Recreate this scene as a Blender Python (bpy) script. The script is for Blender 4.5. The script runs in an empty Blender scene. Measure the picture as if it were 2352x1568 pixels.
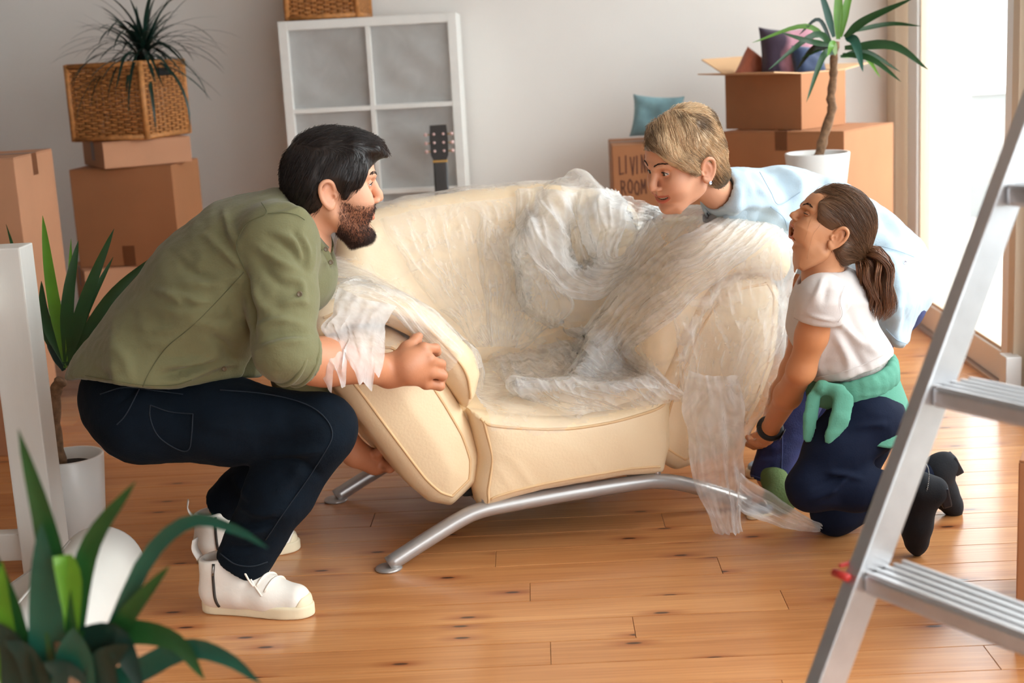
import bpy, bmesh, math, random
import numpy as np
from mathutils import Vector, Matrix, Euler

scene = bpy.context.scene
col = scene.collection
random.seed(7)
PI = math.pi
def rad(a): return math.radians(a)

# ------------------------------------------------------------------ camera
CAM_PITCH, CAM_ROLL, CAM_YAW = rad(11.8), rad(-3.1), rad(1.3)
CAM_POS = np.array([0.0, 0.0, 1.2])
FPX = 3267.0
cam_data = bpy.data.cameras.new('camera')
cam_data.lens = FPX / 2352 * 36.0
cam_data.sensor_width = 36.0
cam_data.clip_start = 0.05
cam_data.dof.use_dof = True
cam_data.dof.focus_distance = 3.20
cam_data.dof.aperture_fstop = 3.6
cam = bpy.data.objects.new('camera', cam_data)
col.objects.link(cam)
_R = Matrix.Rotation(CAM_YAW, 3, 'Z') @ Matrix.Rotation(PI/2 - CAM_PITCH, 3, 'X') @ Matrix.Rotation(CAM_ROLL, 3, 'Z')
cam.matrix_world = Matrix.Translation(CAM_POS) @ _R.to_4x4()
scene.camera = cam
RC = np.array(_R)

# ------------------------------------------------------------------ light
world = bpy.data.worlds.new('overcast_sky'); scene.world = world
world.use_nodes = True
_bg = world.node_tree.nodes['Background']
_bg.inputs['Color'].default_value = (0.93, 0.97, 1.0, 1)
_bg.inputs['Strength'].default_value = 6.3
sun = bpy.data.lights.new('sun', 'SUN'); sun.energy = 1.4; sun.angle = rad(24); sun.color = (1, .95, .87)
sun_o = bpy.data.objects.new('sun', sun); col.objects.link(sun_o)
sun_o.rotation_euler = Vector((-.88, .22, -.55)).to_track_quat('-Z', 'Y').to_euler()
scene.view_settings.view_transform = 'Standard'
scene.view_settings.look = 'None'
scene.view_settings.gamma = 1.0
scene.view_settings.use_curve_mapping = False
scene.view_settings.exposure = 0.05
scene.cycles.transparent_max_bounces = 24
scene.cycles.max_bounces = 7
scene.cycles.diffuse_bounces = 5
scene.cycles.glossy_bounces = 3
scene.cycles.transmission_bounces = 3

# ------------------------------------------------------------------ helpers
def at(x, y, Y):
    """point of the place at distance Y from the camera, seen at pixel x, y of the photograph"""
    d = RC @ np.array([(x-1176.0)/FPX, -(y-784.0)/FPX, -1.0])
    return CAM_POS + d * (Y / d[1])
def onfloor(x, y, z=0.0):
    d = RC @ np.array([(x-1176.0)/FPX, -(y-784.0)/FPX, -1.0])
    return CAM_POS + d * ((z-CAM_POS[2]) / d[2])
def V(*a): return np.array(a, float)
def unit(v): v = np.asarray(v, float); return v/ (np.linalg.norm(v)+1e-12)

def lin(c):
    c = c/255.0
    return c/12.92 if c <= .04045 else ((c+.055)/1.055)**2.4
def rgb(r, g, b): return (lin(r), lin(g), lin(b), 1.0)

MATS = {}
def mat(name, color, rough=.6, metal=0.0, var=.0, vscale=8.0, bump=0.0, bscale=60.0, stretch=(1,1,1),
        sheen=0.0, coat=0.0, sss=0.0, attr=False, spec=None, obj_coords=True, color2=None):
    m = bpy.data.materials.new(name); m.use_nodes = True
    nt = m.node_tree; N = nt.nodes; L = nt.links
    b = N['Principled BSDF']
    b.inputs['Base Color'].default_value = color
    b.inputs['Roughness'].default_value = rough
    b.inputs['Metallic'].default_value = metal
    if sheen: b.inputs['Sheen Weight'].default_value = sheen
    if coat: b.inputs['Coat Weight'].default_value = coat; b.inputs['Coat Roughness'].default_value = .12
    if spec is not None: b.inputs['Specular IOR Level'].default_value = spec
    if sss:
        b.inputs['Subsurface Weight'].default_value = sss
        b.inputs['Subsurface Radius'].default_value = (1.0, .35, .2)
        b.inputs['Subsurface Scale'].default_value = .008
    tc = N.new('ShaderNodeTexCoord'); mp = N.new('ShaderNodeMapping')
    mp.inputs['Scale'].default_value = stretch
    L.new(tc.outputs['Object' if obj_coords else 'Generated'], mp.inputs['Vector'])
    src = None
    if attr:
        a = N.new('ShaderNodeAttribute'); a.attribute_name = 'tint'
        mx = N.new('ShaderNodeMix'); mx.data_type = 'RGBA'; mx.blend_type = 'MULTIPLY'
        mx.inputs[0].default_value = 1.0
        mx.inputs[6].default_value = color
        L.new(a.outputs['Color'], mx.inputs[7]); src = mx.outputs[2]
    if var or color2:
        n = N.new('ShaderNodeTexNoise'); n.inputs['Scale'].default_value = vscale
        n.inputs['Detail'].default_value = 4
        L.new(mp.outputs['Vector'], n.inputs['Vector'])
        mx = N.new('ShaderNodeMix'); mx.data_type = 'RGBA'
        if color2 is None:
            c2 = tuple(min(1, max(0, c*(1-var))) for c in color[:3]) + (1,)
            c1 = tuple(min(1, c*(1+var)) for c in color[:3]) + (1,)
        else: c1, c2 = color, color2
        rr = N.new('ShaderNodeMapRange'); rr.inputs[1].default_value = .3; rr.inputs[2].default_value = .7
        L.new(n.outputs['Fac'], rr.inputs[0]); L.new(rr.outputs[0], mx.inputs[0])
        mx.inputs[6].default_value = c1; mx.inputs[7].default_value = c2
        if src:
            m2 = N.new('ShaderNodeMix'); m2.data_type = 'RGBA'; m2.blend_type = 'MULTIPLY'; m2.inputs[0].default_value = 1
            k = N.new('ShaderNodeMix'); k.data_type = 'RGBA'
            L.new(rr.outputs[0], k.inputs[0]); k.inputs[6].default_value = (1, 1, 1, 1); k.inputs[7].default_value = (1-var, 1-var, 1-var, 1)
            L.new(src, m2.inputs[6]); L.new(k.outputs[2], m2.inputs[7]); src = m2.outputs[2]
        else: src = mx.outputs[2]
    if src: L.new(src, b.inputs['Base Color'])
    if bump:
        n = N.new('ShaderNodeTexNoise'); n.inputs['Scale'].default_value = bscale; n.inputs['Detail'].default_value = 5
        L.new(mp.outputs['Vector'], n.inputs['Vector'])
        bp = N.new('ShaderNodeBump'); bp.inputs['Strength'].default_value = bump; bp.inputs['Distance'].default_value = .01
        L.new(n.outputs['Fac'], bp.inputs['Height']); L.new(bp.outputs['Normal'], b.inputs['Normal'])
    MATS[name] = m
    return m

def link(o, parent=None):
    col.objects.link(o)
    if parent is not None: o.parent = parent
    return o
def tag(o, label=None, cat=None, group=None, kind=None):
    if label: o['label'] = label
    if cat: o['category'] = cat
    if group: o['group'] = group
    if kind: o['kind'] = kind
    return o
def thing(name, label, cat, loc=(0, 0, 0), rz=0.0, group=None, rot=None):
    o = bpy.data.objects.new(name, None); o.empty_display_size = .05
    o.location = loc; o.rotation_euler = rot if rot is not None else (0, 0, rz)
    link(o); return tag(o, label, cat, group)
def mesh_obj(name, verts, faces, m, parent=None, smooth=True, local=True):
    me = bpy.data.meshes.new(name)
    verts = np.asarray(verts, np.float32)
    if isinstance(faces, np.ndarray):
        nf, k = faces.shape
        me.vertices.add(len(verts)); me.vertices.foreach_set('co', verts.ravel())
        me.loops.add(nf*k); me.loops.foreach_set('vertex_index', faces.astype(np.int32).ravel())
        me.polygons.add(nf); me.polygons.foreach_set('loop_start', np.arange(0, nf*k, k, dtype=np.int32))
        me.update(calc_edges=True)
    else:
        me.from_pydata([tuple(map(float, v)) for v in verts], [], faces)
    if smooth: me.polygons.foreach_set('use_smooth', np.ones(len(me.polygons), bool))
    if m: me.materials.append(m)
    me.update()
    o = bpy.data.objects.new(name, me)
    return link(o, parent)
def bm_obj(name, bm, m, parent=None, smooth=False, bevel=0.0, seg=2, normals=True):
    if bevel:
        bmesh.ops.bevel(bm, geom=list(bm.edges), offset=bevel, segments=seg, affect='EDGES', profile=.6)
    if normals: bmesh.ops.recalc_face_normals(bm, faces=list(bm.faces))
    me = bpy.data.meshes.new(name); bm.to_mesh(me); bm.free()
    if smooth: me.polygons.foreach_set('use_smooth', np.ones(len(me.polygons), bool))
    if m: me.materials.append(m)
    o = bpy.data.objects.new(name, me)
    return link(o, parent)
def add_box(bm, lo, hi, M=None):
    lo = Vector(lo); hi = Vector(hi)
    vs = [bm.verts.new((x, y, z)) for x in (lo.x, hi.x) for y in (lo.y, hi.y) for z in (lo.z, hi.z)]
    for f in ((0,1,3,2),(4,6,7,5),(0,4,5,1),(2,3,7,6),(0,2,6,4),(1,5,7,3)): bm.faces.new([vs[i] for i in f])
    if M is not None: bmesh.ops.transform(bm, matrix=M, verts=vs)
    return vs
def box(name, lo, hi, m, parent=None, bevel=0.0, M=None, seg=2):
    bm = bmesh.new(); add_box(bm, lo, hi, M)
    return bm_obj(name, bm, m, parent, bevel=bevel, seg=seg)
def frames(pts):
    pts = np.asarray(pts, float); n = len(pts)
    t = np.gradient(pts, axis=0); t /= np.linalg.norm(t, axis=1)[:, None]+1e-12
    a = V(0, 0, 1) if abs(t[0][2]) < .9 else V(1, 0, 0)
    nn = []; u = unit(np.cross(t[0], a))
    for i in range(n):
        u = unit(u - t[i]*(u@t[i])); nn.append(u)
    nn = np.array(nn); return t, nn, np.cross(t, nn)
def spline(ctrl, n=24):
    """Catmull-Rom through ctrl rows (any dimension)"""
    c = np.asarray(ctrl, float)
    c = np.vstack([2*c[0]-c[1], c, 2*c[-1]-c[-2]])
    m = len(c)-3; out = []
    for s in np.linspace(0, m, n):
        i = min(int(s), m-1); t = s-i
        p0, p1, p2, p3 = c[i:i+4]
        out.append(.5*((2*p1)+(-p0+p2)*t+(2*p0-5*p1+4*p2-p3)*t*t+(-p0+3*p1-3*p2+p3)*t**3))
    return np.array(out)
def tube_data(pts, r, seg=8, cap=True):
    pts = np.asarray(pts, float); n = len(pts)
    r = np.broadcast_to(np.asarray(r, float), (n,))
    t, u, w = frames(pts)
    ang = np.linspace(0, 2*PI, seg, endpoint=False)
    vs = (pts[:, None] + r[:, None, None]*(np.cos(ang)[None, :, None]*u[:, None]+np.sin(ang)[None, :, None]*w[:, None])).reshape(-1, 3)
    fs = [(i*seg+j, i*seg+(j+1) % seg, (i+1)*seg+(j+1) % seg, (i+1)*seg+j) for i in range(n-1) for j in range(seg)]
    if cap: fs += [tuple(range(seg))[::-1], tuple(range((n-1)*seg, n*seg))]
    return vs, fs
def tube(name, pts, r, m, parent=None, seg=10):
    vs, fs = tube_data(pts, r, seg)
    return mesh_obj(name, vs, fs, m, parent)
def tubes(name, lst, m, parent=None, seg=6):
    VS, FS, o = [], [], 0
    for pts, r in lst:
        vs, fs = tube_data(pts, r, seg); VS.append(vs); FS += [tuple(i+o for i in f) for f in fs]; o += len(vs)
    return mesh_obj(name, np.vstack(VS), FS, m, parent)
def lathe(name, prof, m, parent=None, seg=40, loc=(0, 0, 0), smooth=True):
    ang = np.linspace(0, 2*PI, seg, endpoint=False); vs = []; fs = []
    for r, z in prof: vs += [(loc[0]+r*math.cos(a), loc[1]+r*math.sin(a), loc[2]+z) for a in ang]
    for i in range(len(prof)-1):
        for j in range(seg): fs.append((i*seg+j, i*seg+(j+1) % seg, (i+1)*seg+(j+1) % seg, (i+1)*seg+j))
    fs += [tuple(range(seg))[::-1], tuple(range((len(prof)-1)*seg, len(prof)*seg))]
    return mesh_obj(name, vs, fs, m, parent, smooth=smooth)
def copy_tree(o, parent=None):
    c = o.copy(); col.objects.link(c); c.parent = parent
    for ch in list(o.children): copy_tree(ch, c)
    return c
def cloth_sheet(name, G, th, m, parent):
    """closed thin cloth from a grid of points (rows x cols x 3)"""
    G = np.asarray(G, float); r, c, _ = G.shape
    n = np.cross(np.gradient(G, axis=1), np.gradient(G, axis=0)); n /= np.linalg.norm(n, axis=2)[:, :, None]+1e-9
    vs = np.vstack([(G+n*th/2).reshape(-1, 3), (G-n*th/2).reshape(-1, 3)]); N_ = r*c; fs = []
    for a in range(r-1):
        for b in range(c-1):
            q = a*c+b; fs += [(q, q+1, q+c+1, q+c), (N_+q, N_+q+c, N_+q+c+1, N_+q+1)]
    for a in range(r-1): fs += [(a*c, a*c+c, N_+a*c+c, N_+a*c), (a*c+c-1, N_+a*c+c-1, N_+a*c+2*c-1, a*c+2*c-1)]
    for b in range(c-1): fs += [(b, N_+b, N_+b+1, b+1), ((r-1)*c+b, (r-1)*c+b+1, N_+(r-1)*c+b+1, N_+(r-1)*c+b)]
    return mesh_obj(name, vs, fs, m, parent)
def plane_frame(o, x, y):
    """3x3 with columns x, y, n from an origin"""
    x = unit(x); n = unit(np.cross(x, y)); y = np.cross(n, x)
    return np.array(o, float), np.stack([x, y, n], 1)

# ------------------------------------------------------------------ soft shapes: smooth-union volumes meshed by surface nets
def smin(a, b, k):
    if k <= 0: return np.minimum(a, b)
    h = np.maximum(k-np.abs(a-b), 0)/k
    return np.minimum(a, b)-h*h*k*.25
def poly_sd(px, py, poly):
    poly = np.asarray(poly, float); n = len(poly)
    d = np.full(px.shape, 1e9); s = np.ones(px.shape)
    for i in range(n):
        j = i-1
        ex, ey = poly[j]-poly[i]; wx = px-poly[i][0]; wy = py-poly[i][1]
        t = np.clip((wx*ex+wy*ey)/(ex*ex+ey*ey+1e-15), 0, 1)
        bx = wx-ex*t; by = wy-ey*t
        d = np.minimum(d, bx*bx+by*by)
        c1 = py >= poly[i][1]; c2 = py < poly[j][1]; c3 = ex*wy > ey*wx
        flip = (c1 & c2 & c3) | (~c1 & ~c2 & ~c3)
        s = np.where(flip, -s, s)
    return s*np.sqrt(d)
class Vol:
    def __init__(self, lo, hi, vox):
        self.lo = np.array(lo, float); self.vox = vox
        self.n = np.ceil((np.array(hi, float)-self.lo)/vox).astype(int)+1
        self.d = np.full(self.n, .25, np.float32)
        self.ax = [self.lo[i]+np.arange(self.n[i])*vox for i in range(3)]
    def win(self, lo, hi):
        a = np.clip(np.floor((np.asarray(lo)-self.lo)/self.vox).astype(int), 0, self.n)
        b = np.clip(np.ceil((np.asarray(hi)-self.lo)/self.vox).astype(int)+1, 0, self.n)
        sl = tuple(slice(a[i], b[i]) for i in range(3))
        return sl, (self.ax[0][sl[0]][:, None, None], self.ax[1][sl[1]][None, :, None], self.ax[2][sl[2]][None, None, :])
    def put(self, sl, dist, k, mode='add'):
        cur = self.d[sl]
        if cur.size == 0: return
        if mode == 'add': self.d[sl] = smin(cur, dist, k)
        elif mode == 'sub': self.d[sl] = -smin(-cur, dist, k)
        elif mode == 'and': self.d[sl] = -smin(-cur, -dist, k)
    def cap(self, a, b, ra, rb=None, k=.02, flat=None, mode='add'):
        """tapered capsule; flat=(axis, s) widens it by s along an axis"""
        rb = ra if rb is None else rb
        a = np.asarray(a, float); b = np.asarray(b, float)
        s = flat[1] if flat else 1.0
        m = max(ra, rb)*max(1, s)+k+3*self.vox
        sl, (x, y, z) = self.win(np.minimum(a, b)-m, np.maximum(a, b)+m)
        x = x-a[0]; y = y-a[1]; z = z-a[2]; ba = b-a
        if flat:
            n = unit(flat[0]); q = (x*n[0]+y*n[1]+z*n[2])*(1-1/s)
            x = x-q*n[0]; y = y-q*n[1]; z = z-q*n[2]
            ba = ba-n*(ba@n)*(1-1/s)
        t = np.clip((x*ba[0]+y*ba[1]+z*ba[2])/(ba@ba+1e-12), 0, 1)
        dist = np.sqrt((x-t*ba[0])**2+(y-t*ba[1])**2+(z-t*ba[2])**2)-(ra+(rb-ra)*t)
        self.put(sl, dist, k, mode)
    def chain(self, pts, rs, k=.02, flat=None, mode='add'):
        for i in range(len(pts)-1): self.cap(pts[i], pts[i+1], rs[i], rs[i+1], k, flat, mode)
    def ell(self, c, r, R=None, k=.02, mode='add'):
        c = np.asarray(c, float); r = np.asarray(r, float) if np.ndim(r) else np.array([r]*3, float)
        m = r.max()+k+3*self.vox if R is not None else r+k+3*self.vox
        sl, (x, y, z) = self.win(c-m, c+m)
        x = x-c[0]; y = y-c[1]; z = z-c[2]
        if R is not None:
            R = np.asarray(R)
            x, y, z = (x*R[0, i]+y*R[1, i]+z*R[2, i] for i in range(3))
        k0 = np.sqrt((x/r[0])**2+(y/r[1])**2+(z/r[2])**2)
        k1 = np.sqrt((x/r[0]**2)**2+(y/r[1]**2)**2+(z/r[2]**2)**2)+1e-9
        self.put(sl, k0*(k0-1)/k1, k, mode)
    def half(self, p, n, k=.004, mode='and', win=None):
        """keep (and) / cut (sub) the side n points away from"""
        n = unit(n)
        sl, (x, y, z) = self.win(*(win or (self.lo, self.lo+self.n*self.vox)))
        self.put(sl, (x-p[0])*n[0]+(y-p[1])*n[1]+(z-p[2])*n[2], k, mode)
    def slab(self, poly, org, fr, h, r=.02, puff=0.0, pw=.08, k=.01, mode='add', bend=None):
        """rounded, puffed extrusion of an outline lying in the plane of fr (columns x, y, n)"""
        poly = np.asarray(poly, float); org = np.asarray(org, float)
        ext = h+puff+.12
        P3 = np.array([org+fr[:, 0]*q[0]+fr[:, 1]*q[1]+s*fr[:, 2]*ext for q in poly for s in (-1, 1)])
        sl, (x, y, z) = self.win(P3.min(0)-.03-k, P3.max(0)+.03+k)
        x = x-org[0]; y = y-org[1]; z = z-org[2]
        px, py, pz = (x*fr[0, i]+y*fr[1, i]+z*fr[2, i] for i in range(3))
        if bend is not None: pz = pz-bend(px, py)
        d2 = poly_sd(px, py, poly)
        hh = h+puff*(1-np.exp(np.minimum(d2, 0)/pw))
        dx = d2+r; dz = np.abs(pz)-hh+r
        dist = np.sqrt(np.maximum(dx, 0)**2+np.maximum(dz, 0)**2)-r+np.minimum(np.maximum(dx, dz), 0)
        self.put(sl, dist, k, mode)
    def sample(self, p):
        q = (np.asarray(p)-self.lo)/self.vox
        i = np.clip(q.astype(int), 0, self.n-2); f = np.clip(q-i, 0, 1)
        out = 0
        for dx in (0, 1):
            for dy in (0, 1):
                for dz in (0, 1):
                    w = (f[:, 0] if dx else 1-f[:, 0])*(f[:, 1] if dy else 1-f[:, 1])*(f[:, 2] if dz else 1-f[:, 2])
                    out = out+w*self.d[i[:, 0]+dx, i[:, 1]+dy, i[:, 2]+dz]
        return out
    def mesh(self, iso=0.0):
        d = self.d-iso; s = d < 0; nx, ny, nz = d.shape
        c = np.zeros((nx-1, ny-1, nz-1), np.uint8)
        for dx in (0, 1):
            for dy in (0, 1):
                for dz in (0, 1): c += s[dx:nx-1+dx, dy:ny-1+dy, dz:nz-1+dz]
        act = (c > 0) & (c < 8)
        I = np.argwhere(act); n = len(I)
        idx = np.full(act.shape, -1, np.int64); idx[act] = np.arange(n)
        acc = np.zeros((n, 3)); cnt = np.zeros(n)
        cor = [(a, b, e) for a in (0, 1) for b in (0, 1) for e in (0, 1)]
        val = {q: d[I[:, 0]+q[0], I[:, 1]+q[1], I[:, 2]+q[2]].astype(float) for q in cor}
        for q in cor:
            for axis in range(3):
                if q[axis]: continue
                p = list(q); p[axis] = 1; p = tuple(p)
                v0, v1 = val[q], val[p]; m = (v0 < 0) != (v1 < 0)
                t = np.where(m, v0/np.where(m, v0-v1, 1), 0)
                pt = np.repeat(np.array([q], float), n, 0); pt[:, axis] = t
                acc[m] += pt[m]; cnt[m] += 1
        verts = self.lo+(I+acc/np.maximum(cnt, 1)[:, None])*self.vox
        F = []
        for axis in range(3):
            o1, o2 = [(1, 2), (2, 0), (0, 1)][axis]
            a = [slice(None)]*3; b = [slice(None)]*3
            a[axis] = slice(0, d.shape[axis]-1); b[axis] = slice(1, None)
            ch = s[tuple(a)] != s[tuple(b)]
            E = np.argwhere(ch)
            E = E[(E[:, o1] > 0) & (E[:, o2] > 0) & (E[:, o1] < d.shape[o1]-1) & (E[:, o2] < d.shape[o2]-1)]
            if not len(E): continue
            ins = s[E[:, 0], E[:, 1], E[:, 2]]
            quad = []
            for (u, w) in ((-1, -1), (0, -1), (0, 0), (-1, 0)):
                e = E.copy(); e[:, o1] += u; e[:, o2] += w
                quad.append(idx[e[:, 0], e[:, 1], e[:, 2]])
            qd = np.stack(quad, 1); qd[~ins] = qd[~ins][:, ::-1]
            F.append(qd)
        F = np.vstack(F) if F else np.zeros((0, 4), int)
        F = F[(F >= 0).all(1)]
        return verts, F
def vnormals(v, f):
    a = v[f[:, 2]]-v[f[:, 0]]; b = v[f[:, 3]]-v[f[:, 1]]
    n = np.cross(a, b); out = np.zeros_like(v)
    for i in range(4): np.add.at(out, f[:, i], n)
    return out/(np.linalg.norm(out, axis=1)[:, None]+1e-12)
def relax(v, f, it=1, lam=.5):
    for _ in range(it):
        s = np.zeros_like(v); c = np.zeros(len(v))
        for i in range(4):
            for j in (1, 3):
                np.add.at(s, f[:, i], v[f[:, (i+j) % 4]]); np.add.at(c, f[:, i], 1)
        v = v+lam*(s/np.maximum(c, 1)[:, None]-v)
    return v
def drop_loose(v, f):
    u = np.unique(f); m = np.full(len(v), -1); m[u] = np.arange(len(u))
    return v[u], m[f]
# value noise for real relief
_rng = np.random.RandomState(3)
_LAT = _rng.rand(64, 64, 64).astype(np.float32)
def noise3(p):
    p = np.asarray(p, float); i = np.floor(p).astype(int); f = p-i; f = f*f*(3-2*f); i &= 63; j = (i+1) & 63
    r = 0
    for a in (0, 1):
        for b in (0, 1):
            for c in (0, 1):
                w = (f[:, 0] if a else 1-f[:, 0])*(f[:, 1] if b else 1-f[:, 1])*(f[:, 2] if c else 1-f[:, 2])
                r = r+w*_LAT[(j if a else i)[:, 0], (j if b else i)[:, 1], (j if c else i)[:, 2]]
    return r*2-1
def ridge(p, octv=3):
    out = 0; amp = 1.0; tot = 0
    for o in range(octv):
        out = out+amp*(1-np.abs(noise3(p*2**o+17*o))*2); tot += amp; amp *= .5
    return out/tot
def seg_dist(p, a, b):
    ba = b-a; t = np.clip(((p-a)@ba)/(ba@ba+1e-12), 0, 1)
    return np.linalg.norm(p-a-t[:, None]*ba, axis=1), t
# ------------------------------------------------------------------ materials of the place
M_wall = mat('painted_plaster', rgb(226, 222, 217), .85, var=.02, vscale=3, bump=.05, bscale=90)
M_ceil = mat('ceiling_paint', rgb(208, 205, 200), .9)
M_pvc = mat('white_window_frame', rgb(232, 234, 233), .35)
M_seal = mat('dark_seal', rgb(70, 70, 70), .6)
M_beige = mat('beige_trim', rgb(214, 196, 172), .55)
M_ext = mat('exterior_render', rgb(150, 152, 152), .9, var=.05)
M_white = mat('white_lacquer', rgb(228, 228, 224), .4, var=.03, vscale=20)
M_whitewood = mat('white_painted_wood', rgb(224, 222, 216), .45, var=.04, vscale=14, stretch=(1, 1, .15), bump=.06, bscale=50)
M_card = mat('cardboard', rgb(190, 138, 104), .8, var=.06, vscale=5, bump=.03, bscale=40)
M_card2 = mat('cardboard_brown', rgb(162, 108, 70), .8, var=.06, vscale=5, bump=.03, bscale=40)
M_cardin = mat('cardboard_inside', rgb(205, 165, 125), .85)
M_tape = mat('brown_packing_tape', rgb(110, 68, 42), .35)
M_marker = mat('marker_ink', rgb(84, 46, 28), .7)
M_wick = mat('wicker', rgb(186, 126, 70), .6, var=.3, vscale=60)
M_wickd = mat('wicker_dark', rgb(128, 78, 40), .6, var=.25, vscale=40)
M_leaf = mat('leaf_green', rgb(30, 72, 32), .38, var=.25, vscale=12)
M_leaf2 = mat('leaf_bright_green', rgb(88, 138, 36), .38, var=.2, vscale=10)
M_leafd = mat('leaf_dark_green', rgb(16, 46, 38), .4, var=.25, vscale=12)
M_leaft = mat('leaf_blue_green', rgb(24, 76, 60), .4, var=.2, vscale=12)
M_bark = mat('bark', rgb(128, 96, 70), .85, var=.35, vscale=60, bump=.5, bscale=80)
M_pot = mat('white_ceramic', rgb(232, 231, 228), .28)
M_soil = mat('soil', rgb(34, 27, 22), .95, var=.4, vscale=80, bump=1.0, bscale=120)
M_alu = mat('aluminium', rgb(196, 196, 198), .34, metal=.85, var=.05, vscale=30)
M_steel = mat('satin_steel', rgb(178, 176, 178), .3, metal=.8)
M_black = mat('black_rubber', rgb(18, 18, 20), .6)
M_red = mat('red_plastic', rgb(190, 50, 45), .4)

def plank_material():
    m = bpy.data.materials.new('varnished_pine'); m.use_nodes = True
    nt = m.node_tree; N = nt.nodes; L = nt.links; b = N['Principled BSDF']
    b.inputs['Roughness'].default_value = .3
    b.inputs['Coat Weight'].default_value = .35; b.inputs['Coat Roughness'].default_value = .14
    geo = N.new('ShaderNodeNewGeometry'); oi = N.new('ShaderNodeObjectInfo')
    off = N.new('ShaderNodeVectorMath'); off.operation = 'SCALE'; off.inputs['Scale'].default_value = 37.0
    cmb = N.new('ShaderNodeCombineXYZ'); L.new(oi.outputs['Random'], cmb.inputs[0]); L.new(oi.outputs['Random'], cmb.inputs[2])
    L.new(cmb.outputs[0], off.inputs[0])
    add = N.new('ShaderNodeVectorMath'); add.operation = 'ADD'
    L.new(geo.outputs['Position'], add.inputs[0]); L.new(off.outputs[0], add.inputs[1])
    def mapped(sc):
        mp = N.new('ShaderNodeMapping'); mp.inputs['Scale'].default_value = sc
        L.new(add.outputs[0], mp.inputs['Vector']); return mp.outputs[0]
    def noise(sc, scale, det=3, dist=0.0):
        n = N.new('ShaderNodeTexNoise'); n.inputs['Scale'].default_value = scale; n.inputs['Detail'].default_value = det
        n.inputs['Distortion'].default_value = dist
        L.new(mapped(sc), n.inputs['Vector']); return n.outputs['Fac']
    def ramp(fac, a, ca, bb, cb):
        r = N.new('ShaderNodeValToRGB'); r.color_ramp.elements[0].position = a; r.color_ramp.elements[0].color = ca
        r.color_ramp.elements[1].position = bb; r.color_ramp.elements[1].color = cb
        L.new(fac, r.inputs[0]); return r.outputs[0]
    def mix(f, a, c, mode='MIX', val=None):
        x = N.new('ShaderNodeMix'); x.data_type = 'RGBA'; x.blend_type = mode
        if val is not None: x.inputs[0].default_value = val
        else: L.new(f, x.inputs[0])
        for s, q in ((6, a), (7, c)):
            if isinstance(q, tuple): x.inputs[s].default_value = q
            else: L.new(q, x.inputs[s])
        return x.outputs[2]
    base = ramp(noise((.7, 6, 1), 3.0, 4, .6), .3, rgb(196, 132, 80), .7, rgb(216, 156, 102))
    grain = ramp(noise((1.2, 55, 1), 2.2, 5, .5), .35, (.80, .72, .62, 1), .62, (1, 1, 1, 1))
    c = mix(None, base, grain, 'MULTIPLY', .8)
    tone = ramp(oi.outputs['Random'], 0, (.86, .80, .75, 1), 1, (1.0, 1.0, 1.0, 1))
    c = mix(None, c, tone, 'MULTIPLY', 1.0)
    vo = N.new('ShaderNodeTexVoronoi'); vo.voronoi_dimensions = '2D'; vo.inputs['Scale'].default_value = 1.0; vo.inputs['Randomness'].default_value = 1.0
    L.new(mapped((2.3, 7.5, .01)), vo.inputs['Vector'])
    halo = ramp(vo.outputs['Distance'], .03, (1, 1, 1, 1), .16, (0, 0, 0, 1))
    c = mix(halo, c, mix(None, c, rgb(176, 104, 56), 'MULTIPLY', .6))
    core = ramp(vo.outputs['Distance'], .026, (1, 1, 1, 1), .046, (0, 0, 0, 1))
    c = mix(core, c, rgb(66, 34, 22))
    L.new(c, b.inputs['Base Color'])
    bp = N.new('ShaderNodeBump'); bp.inputs['Strength'].default_value = .08; bp.inputs['Distance'].default_value = .004
    L.new(noise((1.2, 55, 1), 2.2, 5, .5), bp.inputs['Height']); L.new(bp.outputs[0], b.inputs['Normal'])
    return m
M_plank = plank_material()

# ------------------------------------------------------------------ floor
XL, XR, YB, YF = -3.0, 1.62, 6.0, -2.4
floor = box('floor', (XL, YF, -.08), (XR, YB, -.018), mat('subfloor', rgb(70, 46, 30), .9)); tag(floor, kind='structure')
def plank_mesh(L_):
    bm = bmesh.new(); add_box(bm, (0, 0, -.018), (L_, .1078, 0))
    top = [e for e in bm.edges if all(v.co.z > -.001 for v in e.verts)]
    bmesh.ops.bevel(bm, geom=top, offset=.0006, segments=1, affect='EDGES')
    bmesh.ops.recalc_face_normals(bm, faces=list(bm.faces))
    me = bpy.data.meshes.new('plank'); bm.to_mesh(me); bm.free(); me.materials.append(M_plank); return me
known = {0: -.058, -1: .49, -3: -.017, 1: .38, -4: .83, 2: -.14, 4: .28}
_rp = random.Random(5); pm = {}
r0 = 2.946
k0 = int(math.floor((YF-r0)/.11)); k1 = int(math.ceil((YB-r0)/.11))
for k in range(k0, k1):
    y = r0+.11*k
    if y+.11 > YB+.06: continue
    cuts = [XL]
    x = known.get(k, None)
    if x is None: x = XL+_rp.uniform(.6, 3.8)
    if k < -8: cuts += [x]
    else:
        s = [x]
        while s[0]-2.35 > XL+.3: s.insert(0, s[0]-2.35)
        while s[-1]+2.35 < XR-.3: s.append(s[-1]+2.35)
        cuts += s
    cuts.append(XR)
    for a, b_ in zip(cuts[:-1], cuts[1:]):
        key = round(b_-a-.0015, 3)
        if key not in pm: pm[key] = plank_mesh(key)
        o = bpy.data.objects.new('plank', pm[key]); o.location = (a+.0007, y, 0); link(o, floor)

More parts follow.
